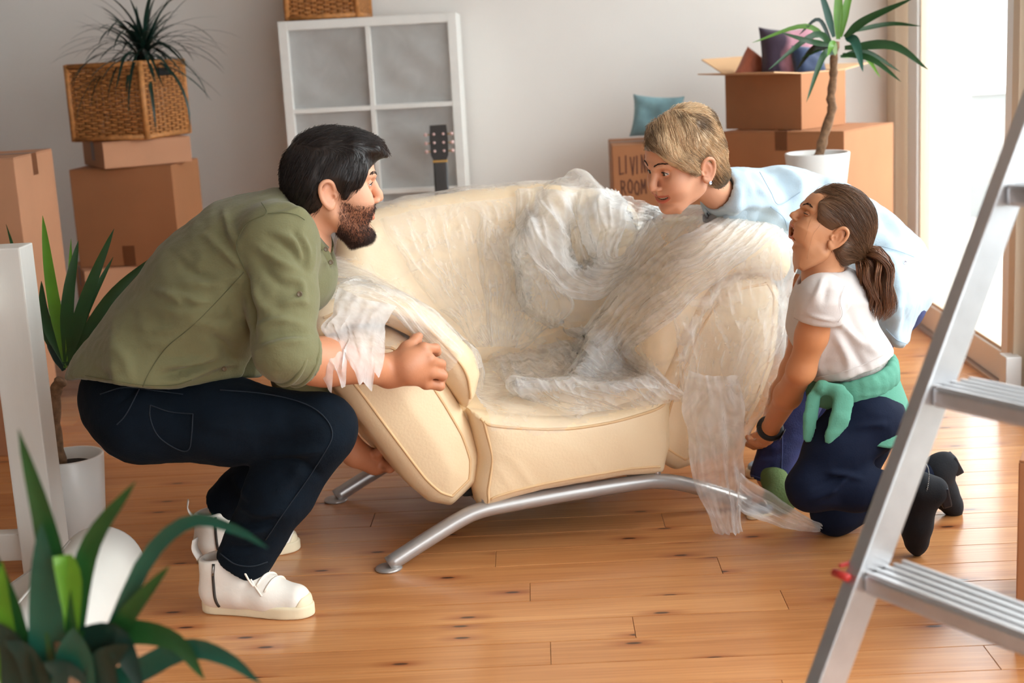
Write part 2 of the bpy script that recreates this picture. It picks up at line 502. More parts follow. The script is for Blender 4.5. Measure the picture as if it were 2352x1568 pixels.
# ------------------------------------------------------------------ walls, ceiling
HC = 2.62
tag(box('wall_back', (XL-.1, YB, -.08), (XR+.2, YB+.12, HC), M_wall), kind='structure')
tag(box('wall_left', (XL-.12, YF, -.08), (XL, YB, HC), mat('bounce_cutting_grey', rgb(112, 108, 104), .85)), kind='structure')  # unseen wall, made grey to cut bounced light on the left
tag(box('ceiling', (XL-.12, YF-.1, HC), (XR+.2, YB+.12, HC+.1), M_ceil), kind='structure')
tag(box('baseboard_back', (XL, YB-.015, 0), (1.50, YB, .09), M_pvc, bevel=.003), kind='structure')
tag(box('baseboard_left', (XL, YF, 0), (XL+.015, YB-.02, .09), M_pvc, bevel=.003), kind='structure')
wf = tag(box('wall_front', (XL, YF-.1, 2.3), (XR, YF, HC), M_wall), kind='structure')
box('pier', (XL, YF-.1, 0), (.7, YF, 2.3), M_wall, wf)  # unseen pier, widened to narrow the opening and cut front fill light
box('pier', (XR-.15, YF-.1, 0), (XR, YF, 2.3), M_wall, wf)
tag(box('wall_right', (XR-.06, YF, 2.36), (XR+.12, YB, HC), M_wall), kind='structure')
tag(box('trim_1', (1.47, 5.86, 0), (1.56, 5.995, HC-.005), M_beige, bevel=.004), kind='structure')
tag(box('trim_2', (1.50, YF, -.01), (1.60, 5.86, .012), M_steel, bevel=.003), kind='structure')

# ------------------------------------------------------------------ glazing along the right side
def glass_material():
    m = bpy.data.materials.new('window_glass'); m.use_nodes = True
    nt = m.node_tree; N = nt.nodes; L = nt.links
    for n in list(N):
        if n.type == 'BSDF_PRINCIPLED': N.remove(n)
    fr = N.new('ShaderNodeFresnel'); fr.inputs['IOR'].default_value = 1.5
    tr = N.new('ShaderNodeBsdfTransparent'); tr.inputs['Color'].default_value = (.96, .98, .98, 1)
    gl = N.new('ShaderNodeBsdfGlossy'); gl.inputs['Roughness'].default_value = .01
    mx = N.new('ShaderNodeMixShader')
    ge = N.new('ShaderNodeNewGeometry'); ma = N.new('ShaderNodeMath'); ma.operation = 'MULTIPLY'
    inv = N.new('ShaderNodeMath'); inv.operation = 'SUBTRACT'; inv.inputs[0].default_value = 1.0
    L.new(ge.outputs['Backfacing'], inv.inputs[1]); L.new(fr.outputs[0], ma.inputs[0]); L.new(inv.outputs[0], ma.inputs[1])
    L.new(ma.outputs[0], mx.inputs[0]); L.new(tr.outputs[0], mx.inputs[1]); L.new(gl.outputs[0], mx.inputs[2])
    L.new(mx.outputs[0], N['Material Output'].inputs['Surface'])
    return m
M_glass = glass_material()
def door_leaf(n, y0, y1, st=.11, x0=1.515, low=.14):
    w = bpy.data.objects.new('window_%d' % n, None); w.location = (x0, y0, .012); link(w); tag(w, kind='structure')
    Wd = y1-y0; H = 2.33
    box('stile', (0, 0, 0), (.065, st, H), M_pvc, w, .006)
    box('stile', (0, Wd-st, 0), (.065, Wd, H), M_pvc, w, .006)
    box('rail', (.004, st, 0), (.061, Wd-st, low), M_pvc, w, .006)
    box('rail', (.004, st, H-.1), (.061, Wd-st, H), M_pvc, w, .006)
    for a, b_ in (((.012, st, low), (.053, st+.012, H-.1)), ((.012, Wd-st-.012, low), (.053, Wd-st, H-.1)), ((.012, st+.012, low), (.053, Wd-st-.012, low+.012))):
        box('glazing_bead', a, b_, M_beige if n == 1 else M_pvc, w, .002)
    box('pane', (.028, st+.002, low), (.036, Wd-st-.002, H-.1), M_glass, w)
    return w
door_leaf(1, 4.50, 5.84, .14, low=.10)
door_leaf(2, 3.05, 4.44, .11, 1.53)
door_leaf(3, 1.55, 3.0, .11)
door_leaf(4, -.05, 1.5, .11, 1.53)
door_leaf(5, -1.7, -.1, .11)
tag(box('trim_3', (1.49, 4.44, .012), (1.60, 4.50, 2.34), M_beige, bevel=.004), kind='structure')
hb = tag(box('door_stop', (1.455, 4.40, .012), (1.505, 4.47, .15), M_pvc, bevel=.004), 'small white block at the foot of the window post', 'door stop')

# outside
tag(box('balcony_floor', (1.64, YF, -.12), (4.2, 12, -.03), mat('balcony_tiles', rgb(200, 190, 178), .7, var=.08)), kind='structure')
tag(box('wall_balcony', (1.75, 9.0, -.12), (4.2, 9.15, .74), M_ext), kind='structure')
tag(box('trim_4', (1.70, 8.97, .74), (4.25, 9.18, .78), M_white, bevel=.004), kind='structure')
tag(box('wall_parapet', (4.05, YF, -.12), (4.2, 9.0, .74), M_ext), kind='structure')
# ------------------------------------------------------------------ cartons
def tape_strip(name, lo, hi, parent): return box(name, lo, hi, M_tape, parent)
def carton(label, corner, ang, w, d, h, m=M_card2, z=0.0, tape=True, group='moving cartons', side_tape=None):
    """corner = the near corner; w runs along ang, d at a right angle away from it"""
    t = thing('cardboard_box', label, 'box', (corner[0], corner[1], z), ang, group)
    e = .0015
    box('body', (0, 0, 0), (w, d, h-.004), m, t, .003)
    box('flap', (.001, .001, h-.004), (w-.001, d/2-e, h), m, t, .001)
    box('flap', (.001, d/2+e, h-.004), (w-.001, d-.001, h), m, t, .001)
    if tape:
        box('tape', (.0, d/2-.025, h), (w, d/2+.025, h+.0006), M_tape, t)
        box('tape', (w, d/2-.025, h-.07), (w+.0006, d/2+.025, h), M_tape, t)
        box('tape', (-.0006, d/2-.025, h-.07), (0, d/2+.025, h), M_tape, t)
    if side_tape:
        x0, x1, z0, z1 = side_tape
        box('tape', (x0, -.0008, z0), (x1, 0, z1), M_tape, t)
    return t
# left stack
carton('large cardboard box on the floor, bottom of the stack with the wicker basket', (-1.660, 5.105), rad(-38+62), .44, .30, .472, M_card, 0)
carton('brown cardboard box with a taped lower edge, second in the stack under the flat box', (-1.70, 5.19), rad(-4.5), .385, .32, .362, M_card2, .474, tape=False, side_tape=(.17, .215, 0, .075))
carton('flat pale cardboard box lying right under the wicker basket', (-1.540, 5.10), rad(29), .32, .34, .094, M_card, .838)
carton('tall cardboard box cut off by the left edge, behind the white post', (-2.05, 4.35), rad(2), .455, .40, .50, M_card, 0.44)
carton('cardboard box on the floor at the left edge, under another box', (-2.10, 4.34), rad(1), .42, .42, .438, M_card, 0, tape=False)
# right stack
carton('large cardboard box under the open box, beside the window wall', (1.105, 5.126), rad(52), .42, .50, .833, M_card2, 0)
lr = carton('cardboard box with handwritten words on its side, behind the smiling woman', (.293, 5.40), rad(-1), .395, .38, .42, M_card2, .384)
carton('cardboard box on the floor under the box with handwriting', (.272, 5.38), rad(0), .42, .42, .382, M_card2, 0, tape=False)
# handwriting on the side
LET = {'L': [[(0, 1), (0, 0), (.75, .04)]], 'I': [[(.2, 1), (.15, 0)]], 'V': [[(0, 1), (.4, 0), (.8, 1)]],
       'N': [[(0, 0), (.05, 1), (.7, .02), (.72, 1)]], 'G': [[(.8, .85), (.5, 1), (.12, .8), (0, .4), (.25, .02), (.65, .05), (.8, .4), (.45, .42)]],
       'R': [[(.05, 0), (0, 1), (.5, .95), (.62, .7), (.45, .5), (.05, .48)], [(.3, .48), (.75, 0)]],
       'O': [[(.4, 1), (.08, .8), (0, .4), (.2, .05), (.55, 0), (.8, .35), (.75, .8), (.4, 1)]],
       'M': [[(0, 0), (.08, 1), (.42, .35), (.75, 1), (.85, 0)]]}
def write(text, x, z, size, adv, sx, parent):
    vs, fs = [], []
    for i, ch in enumerate(text):
        for st in LET[ch]:
            pts = [np.array([x+i*adv+p[0]*sx, z+p[1]*size+.004*math.sin(i*2.1)]) for p in st]
            for a, b_ in zip(pts[:-1], pts[1:]):
                d = unit(b_-a); n = np.array([-d[1], d[0]])*.0026; a2 = a-d*.003; b2 = b_+d*.003
                o = len(vs)
                vs += [(q[0], -.0006, q[1]) for q in (a2-n, b2-n, b2+n, a2+n)]; fs.append((o, o+1, o+2, o+3))
    o = mesh_obj('handwriting', vs, fs, M_marker, parent, smooth=False); o['label'] = 'dark marker lettering'
write('LIVING', .026, .312, .064, .0208, .018, lr)
write('ROOM', .030, .236, .050, .0250, .021, lr)

# open carton with cushions
ob = thing('open_cardboard_box', 'open cardboard box with spread flaps holding cushions, on the large box', 'box', (.985, 5.285, .835), rad(43), 'moving cartons')
W_, D_, H_ = .275, .355, .205
for lo, hi in (((0, 0, 0), (W_, .005, H_)), ((0, D_-.005, 0), (W_, D_, H_)), ((0, .005, 0), (.005, D_-.005, H_)), ((W_-.005, .005, 0), (W_, D_-.005, H_))):
    box('side', lo, hi, M_card2, ob)
box('base', (.005, .005, 0), (W_-.005, D_-.005, .005), M_cardin, ob)
def flap(M_, w, d): return box('flap', (0, 0, -.002), (w, d, .002), M_cardin, ob, M=M_)
flap(Matrix.Translation((0, D_, H_)) @ Matrix.Rotation(rad(90), 4, 'Z') @ Matrix.Rotation(rad(4), 4, 'X'), -.355 if False else -D_, .16)   # left side flap
flap(Matrix.Translation((0, D_, H_)) @ Matrix.Rotation(rad(28), 4, 'X'), W_, .13)
flap(Matrix.Translation((0, 0, H_)) @ Matrix.Rotation(rad(180+8), 4, 'X') @ Matrix.Translation((0, 0, 0)), W_, -.0001 if False else .001)
flap(Matrix.Translation((W_, 0, H_)) @ Matrix.Rotation(rad(-90), 4, 'Z') @ Matrix.Rotation(rad(6), 4, 'X'), -D_, .15)

def cushion_mesh(w, h, th, seed=0):
    n = 22; vs = []; fs = []
    for s in (1, -1):
        for i in range(n+1):
            for j in range(n+1):
                u = i/n*2-1; v = j/n*2-1
                pin = 1-.10*(1-abs(u)**2)*abs(v)**3; pin2 = 1-.10*(1-abs(v)**2)*abs(u)**3
                x = u*w/2*pin2; z = v*h/2*pin
                y = s*th/2*((1-u**4)*(1-v**4))**.55
                y += s*.006*math.sin(5*u+seed)*math.cos(4*v+seed)*(1-u*u)*(1-v*v)
                vs.append((x, y, z))
    N_ = (n+1)**2
    for s in range(2):
        for i in range(n):
            for j in range(n):
                q = (s*N_+i*(n+1)+j, s*N_+i*(n+1)+j+1, s*N_+(i+1)*(n+1)+j+1, s*N_+(i+1)*(n+1)+j)
                fs.append(q if s == 0 else q[::-1])
    return vs, fs
def cushion(label, loc, rot, w, h, th, m, group='loose cushions', seed=0):
    vs, fs = cushion_mesh(w, h, th, seed)
    o = mesh_obj('cushion', vs, fs, m); o.location = loc; o.rotation_euler = rot
    return tag(o, label, 'cushion', group)
def two_tone(name, c1, c2, axis, pos):
    m = mat(name, c1, .85, bump=.15, bscale=200, sheen=.3)
    N = m.node_tree.nodes; L = m.node_tree.links; b = N['Principled BSDF']
    tc = N.new('ShaderNodeTexCoord'); sp = N.new('ShaderNodeSeparateXYZ'); nz = N.new('ShaderNodeTexNoise'); nz.inputs['Scale'].default_value = 9
    L.new(tc.outputs['Object'], sp.inputs[0]); L.new(tc.outputs['Object'], nz.inputs['Vector'])
    ma = N.new('ShaderNodeMath'); ma.operation = 'MULTIPLY_ADD'; ma.inputs[1].default_value = .12
    L.new(nz.outputs['Fac'], ma.inputs[0]); L.new(sp.outputs[axis], ma.inputs[2])
    r = N.new('ShaderNodeValToRGB'); r.color_ramp.elements[0].position = .45; r.color_ramp.elements[1].position = .55
    mr = N.new('ShaderNodeMapRange'); mr.inputs[1].default_value = pos-.1; mr.inputs[2].default_value = pos+.1+.12
    L.new(ma.outputs[0], mr.inputs[0]); L.new(mr.outputs[0], r.inputs[0])
    r.color_ramp.elements[0].color = c1; r.color_ramp.elements[1].color = c2
    L.new(r.outputs[0], b.inputs['Base Color']); return m
M_purp = two_tone('plum_and_pink_fabric', rgb(46, 26, 48), rgb(176, 122, 136), 0, -.02)
M_teal = mat('teal_fabric', rgb(116, 152, 160), .85, var=.25, vscale=14, bump=.2, bscale=200, sheen=.3)
M_navy = mat('navy_fabric', rgb(34, 50, 82), .85, var=.15, bump=.2, bscale=200, sheen=.3)
M_rust = mat('rust_fabric', rgb(160, 84, 58), .85, var=.15, bump=.2, bscale=200, sheen=.3)
cushion('plum and pink cushion standing up in the open cardboard box', (.975, 5.50, 1.075), (rad(-8), rad(2), rad(4)), .22, .27, .10, M_purp)
cushion('navy cushion lying low in the open cardboard box', (1.045, 5.455, 1.075), (rad(-20), rad(6), rad(35)), .15, .12, .07, M_navy, seed=1)
cushion('small rust coloured cushion poking out of the open box', (.845, 5.55, 1.06), (rad(-10), rad(35), rad(20)), .11, .13, .06, M_rust, seed=2)
cushion('teal cushion standing on the box with handwriting', (.478, 5.54, .897), (rad(-14), rad(5), rad(-14)), .20, .165, .09, M_teal, seed=3)

# ------------------------------------------------------------------ wicker baskets
def basket(label, loc, rz, w, d, h, rows, nw, nd, group='wicker baskets'):
    t = thing('wicker_basket', label, 'basket', loc, rz, group)
    g = .006
    box('liner', (g, g, .004), (w-g, d-g, .012), M_wickd, t)
    lst = []
    def wall(p0, ux, n_, L_):
        nrm = V(ux[1], -ux[0], 0)
        for k in range(rows):
            z = .012+(h-.03)*(k+.5)/rows; pts = []
            for s in np.linspace(0, 1, n_*4+1):
                off = .0035*math.cos(s*n_*PI+(k % 2)*PI)
                pts.append(p0+ux*s*L_+nrm*off+V(0, 0, z))
            lst.append((pts, (h-.03)/rows*.46))
        for i in range(n_+1):
            q = p0+ux*L_*i/n_
            tube('stake', [q+V(0, 0, .005), q+V(0, 0, h-.012)], .0042, M_wickd, t, 6)
    wall(V(0, 0, 0), V(1, 0, 0), nw, w); wall(V(w, 0, 0), V(0, 1, 0), nd, d)
    wall(V(w, d, 0), V(-1, 0, 0), nw, w); wall(V(0, d, 0), V(0, -1, 0), nd, d)
    tag(tubes('weave', lst, M_wick, t, 5), kind='stuff')
    for q in ((0, 0), (w, 0), (w, d), (0, d)): tube('corner_post', [V(q[0], q[1], 0), V(q[0], q[1], h)], .011, M_wick, t, 8)
    for zz in (.008, h-.008):
        for a, b_ in (((0, 0), (w, 0)), ((w, 0), (w, d)), ((w, d), (0, d)), ((0, d), (0, 0))):
            tube('rim', [V(a[0], a[1], zz), V(b_[0], b_[1], zz)], .010, M_wick, t, 8)
    for (x0, y0, x1, y1) in ((w+.004, d*.36, w+.008, d*.64), (-.008, d*.36, -.004, d*.64)):
        box('handle_slot', (x0, y0, h-.055), (x1, y1, h-.028), M_black, t)
    return t
basket('wicker basket on top of the left box stack, plant leaves hanging over it', (-1.672, 5.21, .935), rad(-16), .30, .30, .275, 26, 11, 10)
basket('wicker basket standing on the white shelf unit', (-.93, 5.64, 1.334), rad(-3), .275, .30, .24, 24, 11, 10)

# ------------------------------------------------------------------ white shelf unit, wrapped
sh = thing('shelf_unit', 'white cube shelf unit with film-covered compartments against the wall', 'shelf', (-.965, 5.61, 0))
SW, SD, SH = .69, .36, 1.33
box('side_panel', (0, 0, 0), (.035, SD, SH), M_white, sh, .002)
box('side_panel', (SW-.035, 0, 0), (SW, SD, SH), M_white, sh, .002)
box('top_panel', (.035, 0, SH-.035), (SW-.035, SD, SH), M_white, sh, .002)
box('bottom_panel', (.035, 0, 0), (SW-.035, SD, .035), M_white, sh, .002)
box('divider', (SW/2-.009, .002, .035), (SW/2+.009, SD-.01, SH-.035), M_white, sh, .001)
for z in (.335, .655, .985):
    box('shelf_board', (.035, .002, z-.009), (SW/2-.009, SD-.01, z+.009), M_white, sh, .001)
    box('shelf_board', (SW/2+.009, .002, z-.009), (SW-.035, SD-.01, z+.009), M_white, sh, .001)

def film_material(name, white, gloss, rough, clouds):
    m = bpy.data.materials.new(name); m.use_nodes = True
    nt = m.node_tree; N = nt.nodes; L = nt.links
    for n in list(N):
        if n.type == 'BSDF_PRINCIPLED': N.remove(n)
    tc = N.new('ShaderNodeTexCoord')
    tr = N.new('ShaderNodeBsdfTransparent'); tr.inputs['Color'].default_value = (.98, .98, .98, 1)
    df = N.new('ShaderNodeBsdfDiffuse'); df.inputs['Color'].default_value = (.97, .97, .97, 1)
    tl = N.new('ShaderNodeBsdfTranslucent'); tl.inputs['Color'].default_value = (.97, .97, .97, 1)
    ad = N.new('ShaderNodeMixShader'); ad.inputs[0].default_value = .5
    L.new(df.outputs[0], ad.inputs[1]); L.new(tl.outputs[0], ad.inputs[2])
    gl = N.new('ShaderNodeBsdfGlossy'); gl.inputs['Roughness'].default_value = rough
    nz = N.new('ShaderNodeTexNoise'); nz.inputs['Scale'].default_value = 9; nz.inputs['Detail'].default_value = 6; nz.inputs['Distortion'].default_value = 1.5
    L.new(tc.outputs['Object'], nz.inputs['Vector'])
    mr = N.new('ShaderNodeMapRange'); mr.inputs[1].default_value = .35; mr.inputs[2].default_value = .75
    mr.inputs[3].default_value = white*(1-clouds); mr.inputs[4].default_value = white*(1+clouds)
    L.new(nz.outputs['Fac'], mr.inputs[0])
    lw = N.new('ShaderNodeLayerWeight'); lw.inputs['Blend'].default_value = .5
    def mth(op, a, b=None):
        q = N.new('ShaderNodeMath'); q.operation = op
        for k, w in enumerate((a, b)):
            if w is None: continue
            if isinstance(w, (int, float)): q.inputs[k].default_value = w
            else: L.new(w, q.inputs[k])
        return q.outputs[0]
    cosv = mth('MAXIMUM', mth('SUBTRACT', 1.0, lw.outputs['Facing']), .10)        # longer way through the film at a slant
    alpha = mth('SUBTRACT', 1.0, mth('POWER', mth('SUBTRACT', 1.0, mr.outputs[0]), mth('DIVIDE', 1.0, cosv)))
    m1 = N.new('ShaderNodeMixShader'); L.new(alpha, m1.inputs[0]); L.new(tr.outputs[0], m1.inputs[1]); L.new(ad.outputs[0], m1.inputs[2])
    fr = N.new('ShaderNodeFresnel')
    ge = N.new('ShaderNodeNewGeometry'); mi = N.new('ShaderNodeMix'); mi.inputs[2].default_value = gloss; mi.inputs[3].default_value = 1/gloss
    L.new(ge.outputs['Backfacing'], mi.inputs[0]); L.new(mi.outputs[0], fr.inputs['IOR'])
    bp = N.new('ShaderNodeBump'); bp.inputs['Strength'].default_value = .5; bp.inputs['Distance'].default_value = .006
    n2 = N.new('ShaderNodeTexNoise'); n2.inputs['Scale'].default_value = 38; n2.inputs['Detail'].default_value = 3; n2.inputs['Distortion'].default_value = 2.0
    L.new(tc.outputs['Object'], n2.inputs['Vector']); L.new(n2.outputs['Fac'], bp.inputs['Height'])
    L.new(bp.outputs[0], gl.inputs['Normal']); L.new(bp.outputs[0], fr.inputs['Normal'])
    m2 = N.new('ShaderNodeMixShader'); L.new(fr.outputs[0], m2.inputs[0]); L.new(m1.outputs[0], m2.inputs[1]); L.new(gl.outputs[0], m2.inputs[2])
    L.new(m2.outputs[0], N['Material Output'].inputs['Surface'])
    return m
M_wrap = film_material('wrapping_film', .60, 1.2, .3, .06)
M_film = film_material('plastic_film', .16, 1.22, .14, .6)
M_film4 = film_material('veil_plastic_film', .24, 1.22, .14, .5)
M_film3 = film_material('crinkled_plastic_film', .46, 1.22, .12, .35)
M_film2 = film_material('milky_plastic_film', .42, 1.22, .14, .4)
zs = (.035, .326, .344, .646, .664, .976, .994, SH-.035)
for cx0, cx1 in ((.035, SW/2-.009), (SW/2+.009, SW-.035)):
    for k in range(4):
        z0, z1 = zs[2*k], zs[2*k+1]; G = []
        for b in np.linspace(0, 1, 30):
            row = []
            for a in np.linspace(0, 1, 26):
                x = cx0+(cx1-cx0)*a; z = z0+(z1-z0)*b; q = (z*1.0+x*.62)*7; e = math.sin(a*PI)*math.sin(b*PI)
                row.append((x, .030+e*(.016*math.sin(q*1.9+1.0*math.sin(x*5)+k)+.006*math.sin(q*4.7+x*7)), z))
            G.append(row)
        G = np.array(G); r_, c_ = G.shape[:2]
        mesh_obj('film_panel', G.reshape(-1, 3), np.array([(y*c_+x, y*c_+x+1, (y+1)*c_+x+1, (y+1)*c_+x) for y in range(r_-1) for x in range(c_-1)]), M_wrap, sh)

# ------------------------------------------------------------------ guitar leaning on the shelf
M_gblack = mat('black_lacquer', rgb(16, 14, 15), .3, coat=.5)
M_gwood = mat('guitar_wood', rgb(176, 110, 56), .35, coat=.5, var=.15, vscale=20, stretch=(1, 1, .1))
M_gold = mat('brass', rgb(200, 160, 90), .3, metal=1.0)
M_pearl = mat('pearl_button', rgb(226, 190, 186), .3)
gt = thing('guitar', 'guitar with black headstock leaning on the white shelf behind the sofa', 'guitar', (-.362, 5.43, .0), rot=(rad(-7), 0, rad(2)))
outline = [(.19*math.sin(t)*(1-.22*math.exp(-((t-1.75)/.32)**2))*(1 if t < 1.9 else .76+.1*math.cos(t*2)), -.0+.245-.245*math.cos(t)) for t in np.linspace(0, PI, 26)]
pts2 = [(x, z) for x, z in outline]+[(-x, z) for x, z in outline[-2:0:-1]]
bm = bmesh.new(); f_ = [bm.verts.new((x, 0, z)) for x, z in pts2]; bk = [bm.verts.new((x, .095, z)) for x, z in pts2]
bm.faces.new(f_); bm.faces.new(bk[::-1])
for i in range(len(pts2)): j = (i+1) % len(pts2); bm.faces.new((f_[j], f_[i], bk[i], bk[j]))
bm_obj('body', bm, M_gwood, gt)
lathe('soundhole', [(.048, 0), (.05, .001)], M_gblack, gt, 24).matrix_local = Matrix.Translation((0, -.0015, .31)) @ Matrix.Rotation(rad(90), 4, 'X')
box('bridge', (-.07, -.009, .12), (.07, -.0005, .145), M_gblack, gt, .002)
nk = box('neck', (-.027, -.012, .40), (.027, .012, .775), M_gblack, gt, .004)
box('nut', (-.029, -.014, .772), (.029, .011, .780), M_gold, gt, .001)
hd = [(-.026, .78), (.026, .78), (.034, .80), (.036, .86), (.032, .915), (-.032, .915), (-.036, .86), (-.034, .80)]
bm = bmesh.new(); a_ = [bm.verts.new((x, -.010, z)) for x, z in hd]; b__ = [bm.verts.new((x, .008, z)) for x, z in hd]
bm.faces.new(a_); bm.faces.new(b__[::-1])
for i in range(8): j = (i+1) % 8; bm.faces.new((a_[j], a_[i], b__[i], b__[j]))
bm_obj('headstock', bm, M_gblack, gt)
for s in (-1, 1):
    for z in (.815, .847, .88):
        tg = tube('tuner', [(s*.034, 0, z), (s*.046, 0, z)], .0028, M_gold, gt, 6)
        lathe('tuner_button', [(.0015, -.007), (.007, -.004), (.007, .004), (.0015, .007)], M_pearl, tg, 10).matrix_local = Matrix.Translation((s*.05, 0, z))
        lathe('string_post', [(.004, 0), (.005, .002), (.005, .008), (.003, .009)], M_pearl, tg, 10).matrix_local = Matrix.Translation((s*.018, -.010, z)) @ Matrix.Rotation(rad(90), 4, 'X')
for k in range(6):
    x = -.018+k*.0072; tube('string', [(x, -.0145, .13), (x, -.0155, .78)], .0005, M_steel, gt, 4)

# ------------------------------------------------------------------ plants
def leaf_mesh(base, az, el, length, width, droop, n=12, twist=0.0, fold=.25, bend_start=0.0):
    d = V(math.cos(az)*math.cos(el), math.sin(az)*math.cos(el), math.sin(el))
    p = np.array(base, float); pts = [p.copy()]
    ax = unit(np.cross(d, V(0, 0, 1))) if abs(d[2]) < .999 else V(1, 0, 0)
    for i in range(n):
        s = (i+1)/n
        k = droop/n*(1 if s > bend_start else .15)
        c, s_ = math.cos(k), math.sin(k)
        d = d*c+np.cross(ax, d)*-s_+ax*(ax@d)*(1-c)
        p = p+d*length/n; pts.append(p.copy())
    pts = np.array(pts); t = np.gradient(pts, axis=0); vs = []; fs = []
    for i, q in enumerate(pts):
        s = i/n
        wv = width*.5*min(1, (.35+1.9*s))*(1-s**2.4)**.8+.0004
        side = unit(np.cross(t[i], np.cross(ax, t[i])*1.0)); side = ax*math.cos(twist*s)+unit(np.cross(ax, t[i]))*math.sin(twist*s)
        up = unit(np.cross(side, t[i]))
        vs += [q-side*wv+up*wv*fold, q-up*wv*fold*.2, q+side*wv+up*wv*fold]
        if i < n:
            a = i*3; fs += [(a, a+1, a+4, a+3), (a+1, a+2, a+5, a+4)]
    return vs, fs
def leaf(parent, m, *a, **k):
    vs, fs = leaf_mesh(*a, **k); return mesh_obj('leaf', vs, fs, m, parent)
def leaf_path(parent, m, ctrl, width, n=12, fold=.25, side=None):
    """a leaf whose midrib follows control points"""
    pts = spline(ctrl, n+1); t = np.gradient(pts, axis=0); vs = []; fs = []
    for i, q in enumerate(pts):
        s = i/n; wv = width*.5*min(1, (.4+2.0*s))*(1-s**2.4)**.8+.0004
        tt = unit(t[i]); sd = unit(np.cross(tt, V(0, -1, .12))) if side is None else unit(side-tt*(side@tt))
        up = unit(np.cross(sd, tt))
        vs += [q-sd*wv+up*wv*fold, q, q+sd*wv+up*wv*fold]
        if i < n: a = i*3; fs += [(a, a+1, a+4, a+3), (a+1, a+2, a+5, a+4)]
    return mesh_obj('leaf', vs, fs, m, parent)
def pot(parent, c, r, h, taper=.82, soil=True):
    lathe('pot', [(r*taper*.96, 0), (r*taper, .006), (r, h-.003), (r-.002, h), (r-.009, h-.001), (r-.010, h-.03), (.001, h-.031)], M_pot, parent, 48, c)
    if soil: lathe('soil', [(.001, h-.035), (r-.011, h-.034), (r*.6, h-.024), (.001, h-.022)], M_soil, parent, 30, c)
# grassy dracaena on the left stack
dr = thing('dracaena_plant', 'dark narrow-leaved plant growing out of the wicker basket on the left', 'plant', (-1.43, 5.30, .96), 0)
pot(dr, (0, 0, 0), .09, .15)
tube('stem', [(0, 0, .12), (.01, 0, .2), (.02, -.01, .29)], .012, M_bark, dr)
rl = random.Random(11)
for i in range(120):
    az = rl.uniform(0, 2*PI); e = rl.uniform(-.1, 1.45); L_ = rl.uniform(.20, .40)
    leaf(dr, M_leafd, (.02+rl.uniform(-.012, .012), -.01+rl.uniform(-.012, .012), .25+rl.uniform(-.03, .06)), az, e, L_, rl.uniform(.010, .017), rl.uniform(.5, 1.9), n=9, fold=.15)
for (x, y) in ((375, 200), (265, 210), (355, 190), (430, 150)):
    p = at(x, y, 5.0)-V(-1.43, 5.30, .96); b0 = V(.02, -.03, .27); leaf_path(dr, M_leafd, [b0, b0*.5+p*.5+V(0, -.02, .06), p], .013, n=9)

# yucca behind the white post
yl = thing('yucca_plant', 'small yucca with broad green leaves in a white pot behind the man', 'plant', (-1.228, 3.49, 0), 0, 'potted yuccas')
pot(yl, (0, 0, 0), .087, .232, .80)
def rel(o, x, y, Y): return at(x, y, Y)-np.array(o.location)
tr_ = [V(-.02, 0, .2), rel(yl, 128, 985, 3.49), rel(yl, 128, 900, 3.49), rel(yl, 142, 872, 3.49)]
tube('trunk', spline(tr_, 14), np.linspace(.013, .016, 14)+.002*np.sin(np.arange(14)*2.2), M_bark, yl, 10)
yb = rel(yl, 148, 850, 3.49)
for (pts, w, mm) in (
        ([(150, 830, 3.49), (118, 650, 3.47), (98, 495, 3.46)], .034, M_leaf2), ([(150, 835, 3.49), (105, 730, 3.5), (95, 645, 3.5)], .03, M_leaf),
        ([(153, 830, 3.49), (158, 680, 3.47), (180, 552, 3.48)], .036, M_leaf), ([(156, 830, 3.49), (200, 680, 3.46), (262, 525, 3.44)], .036, M_leaf),
        ([(158, 840, 3.49), (250, 690, 3.47), (350, 590, 3.45)], .034, M_leaf), ([(158, 845, 3.49), (220, 760, 3.55), (285, 705, 3.6)], .02, M_leafd),
        ([(156, 840, 3.49), (195, 720, 3.52), (260, 590, 3.56)], .026, M_leaf), ([(158, 850, 3.49), (190, 815, 3.5), (215, 805, 3.5)], .018, M_leaf),
        ([(158, 860, 3.49), (190, 832, 3.5), (220, 832, 3.5)], .018, M_leaf), ([(148, 850, 3.49), (125, 810, 3.5), (108, 790, 3.5)], .024, M_leafd),
        ([(150, 845, 3.49), (160, 700, 3.55), (163, 548, 3.6)], .02, M_leaf2), ([(146, 850, 3.49), (70, 690, 3.6), (14, 515, 3.7)], .022, M_leaf),
        ([(158, 848, 3.49), (195, 770, 3.52), (235, 770, 3.52)], .018, M_leafd)):
    leaf_path(yl, mm, [at(*p)-np.array(yl.location) for p in pts], w)

# yucca tree on a round side table by the window
PY = 4.78; PC = at(1877, 350, PY); PH = .196; TZ = PC[2]-PH
tb = thing('side_table', 'round side table with splayed metal legs holding the tall potted yucca', 'table', (PC[0], PY, 0))
lathe('table_top', [(.19, TZ-.023), (.2, TZ-.019), (.2, TZ-.005), (.195, TZ-.001), (.001, TZ-.001)], M_white, tb, 40)
for k in range(3):
    a = rad(40)+k*2*PI/3; e_ = V(math.cos(a)*.355, math.sin(a)*.355, .012)
    lg = tube('leg', [V(math.cos(a)*.12, math.sin(a)*.12, TZ-.021), e_], .009, M_steel, tb, 10)
    tube('foot', [e_+V(0, 0, -.012), e_+V(0, 0, .018)], .016, M_black, lg, 12)
yr = thing('yucca_tree', 'tall yucca with crooked trunk in a white pot beside the window', 'plant', (PC[0], PY, TZ), 0, 'potted yuccas')
pot(yr, (0, 0, 0), .107, PH, .80)
tk = [at(1880, 360, PY), at(1893, 310, PY), at(1911, 250, PY), at(1908, 225, PY), at(1914, 180, PY), at(1915, 140, PY), at(1920, 95, PY)]
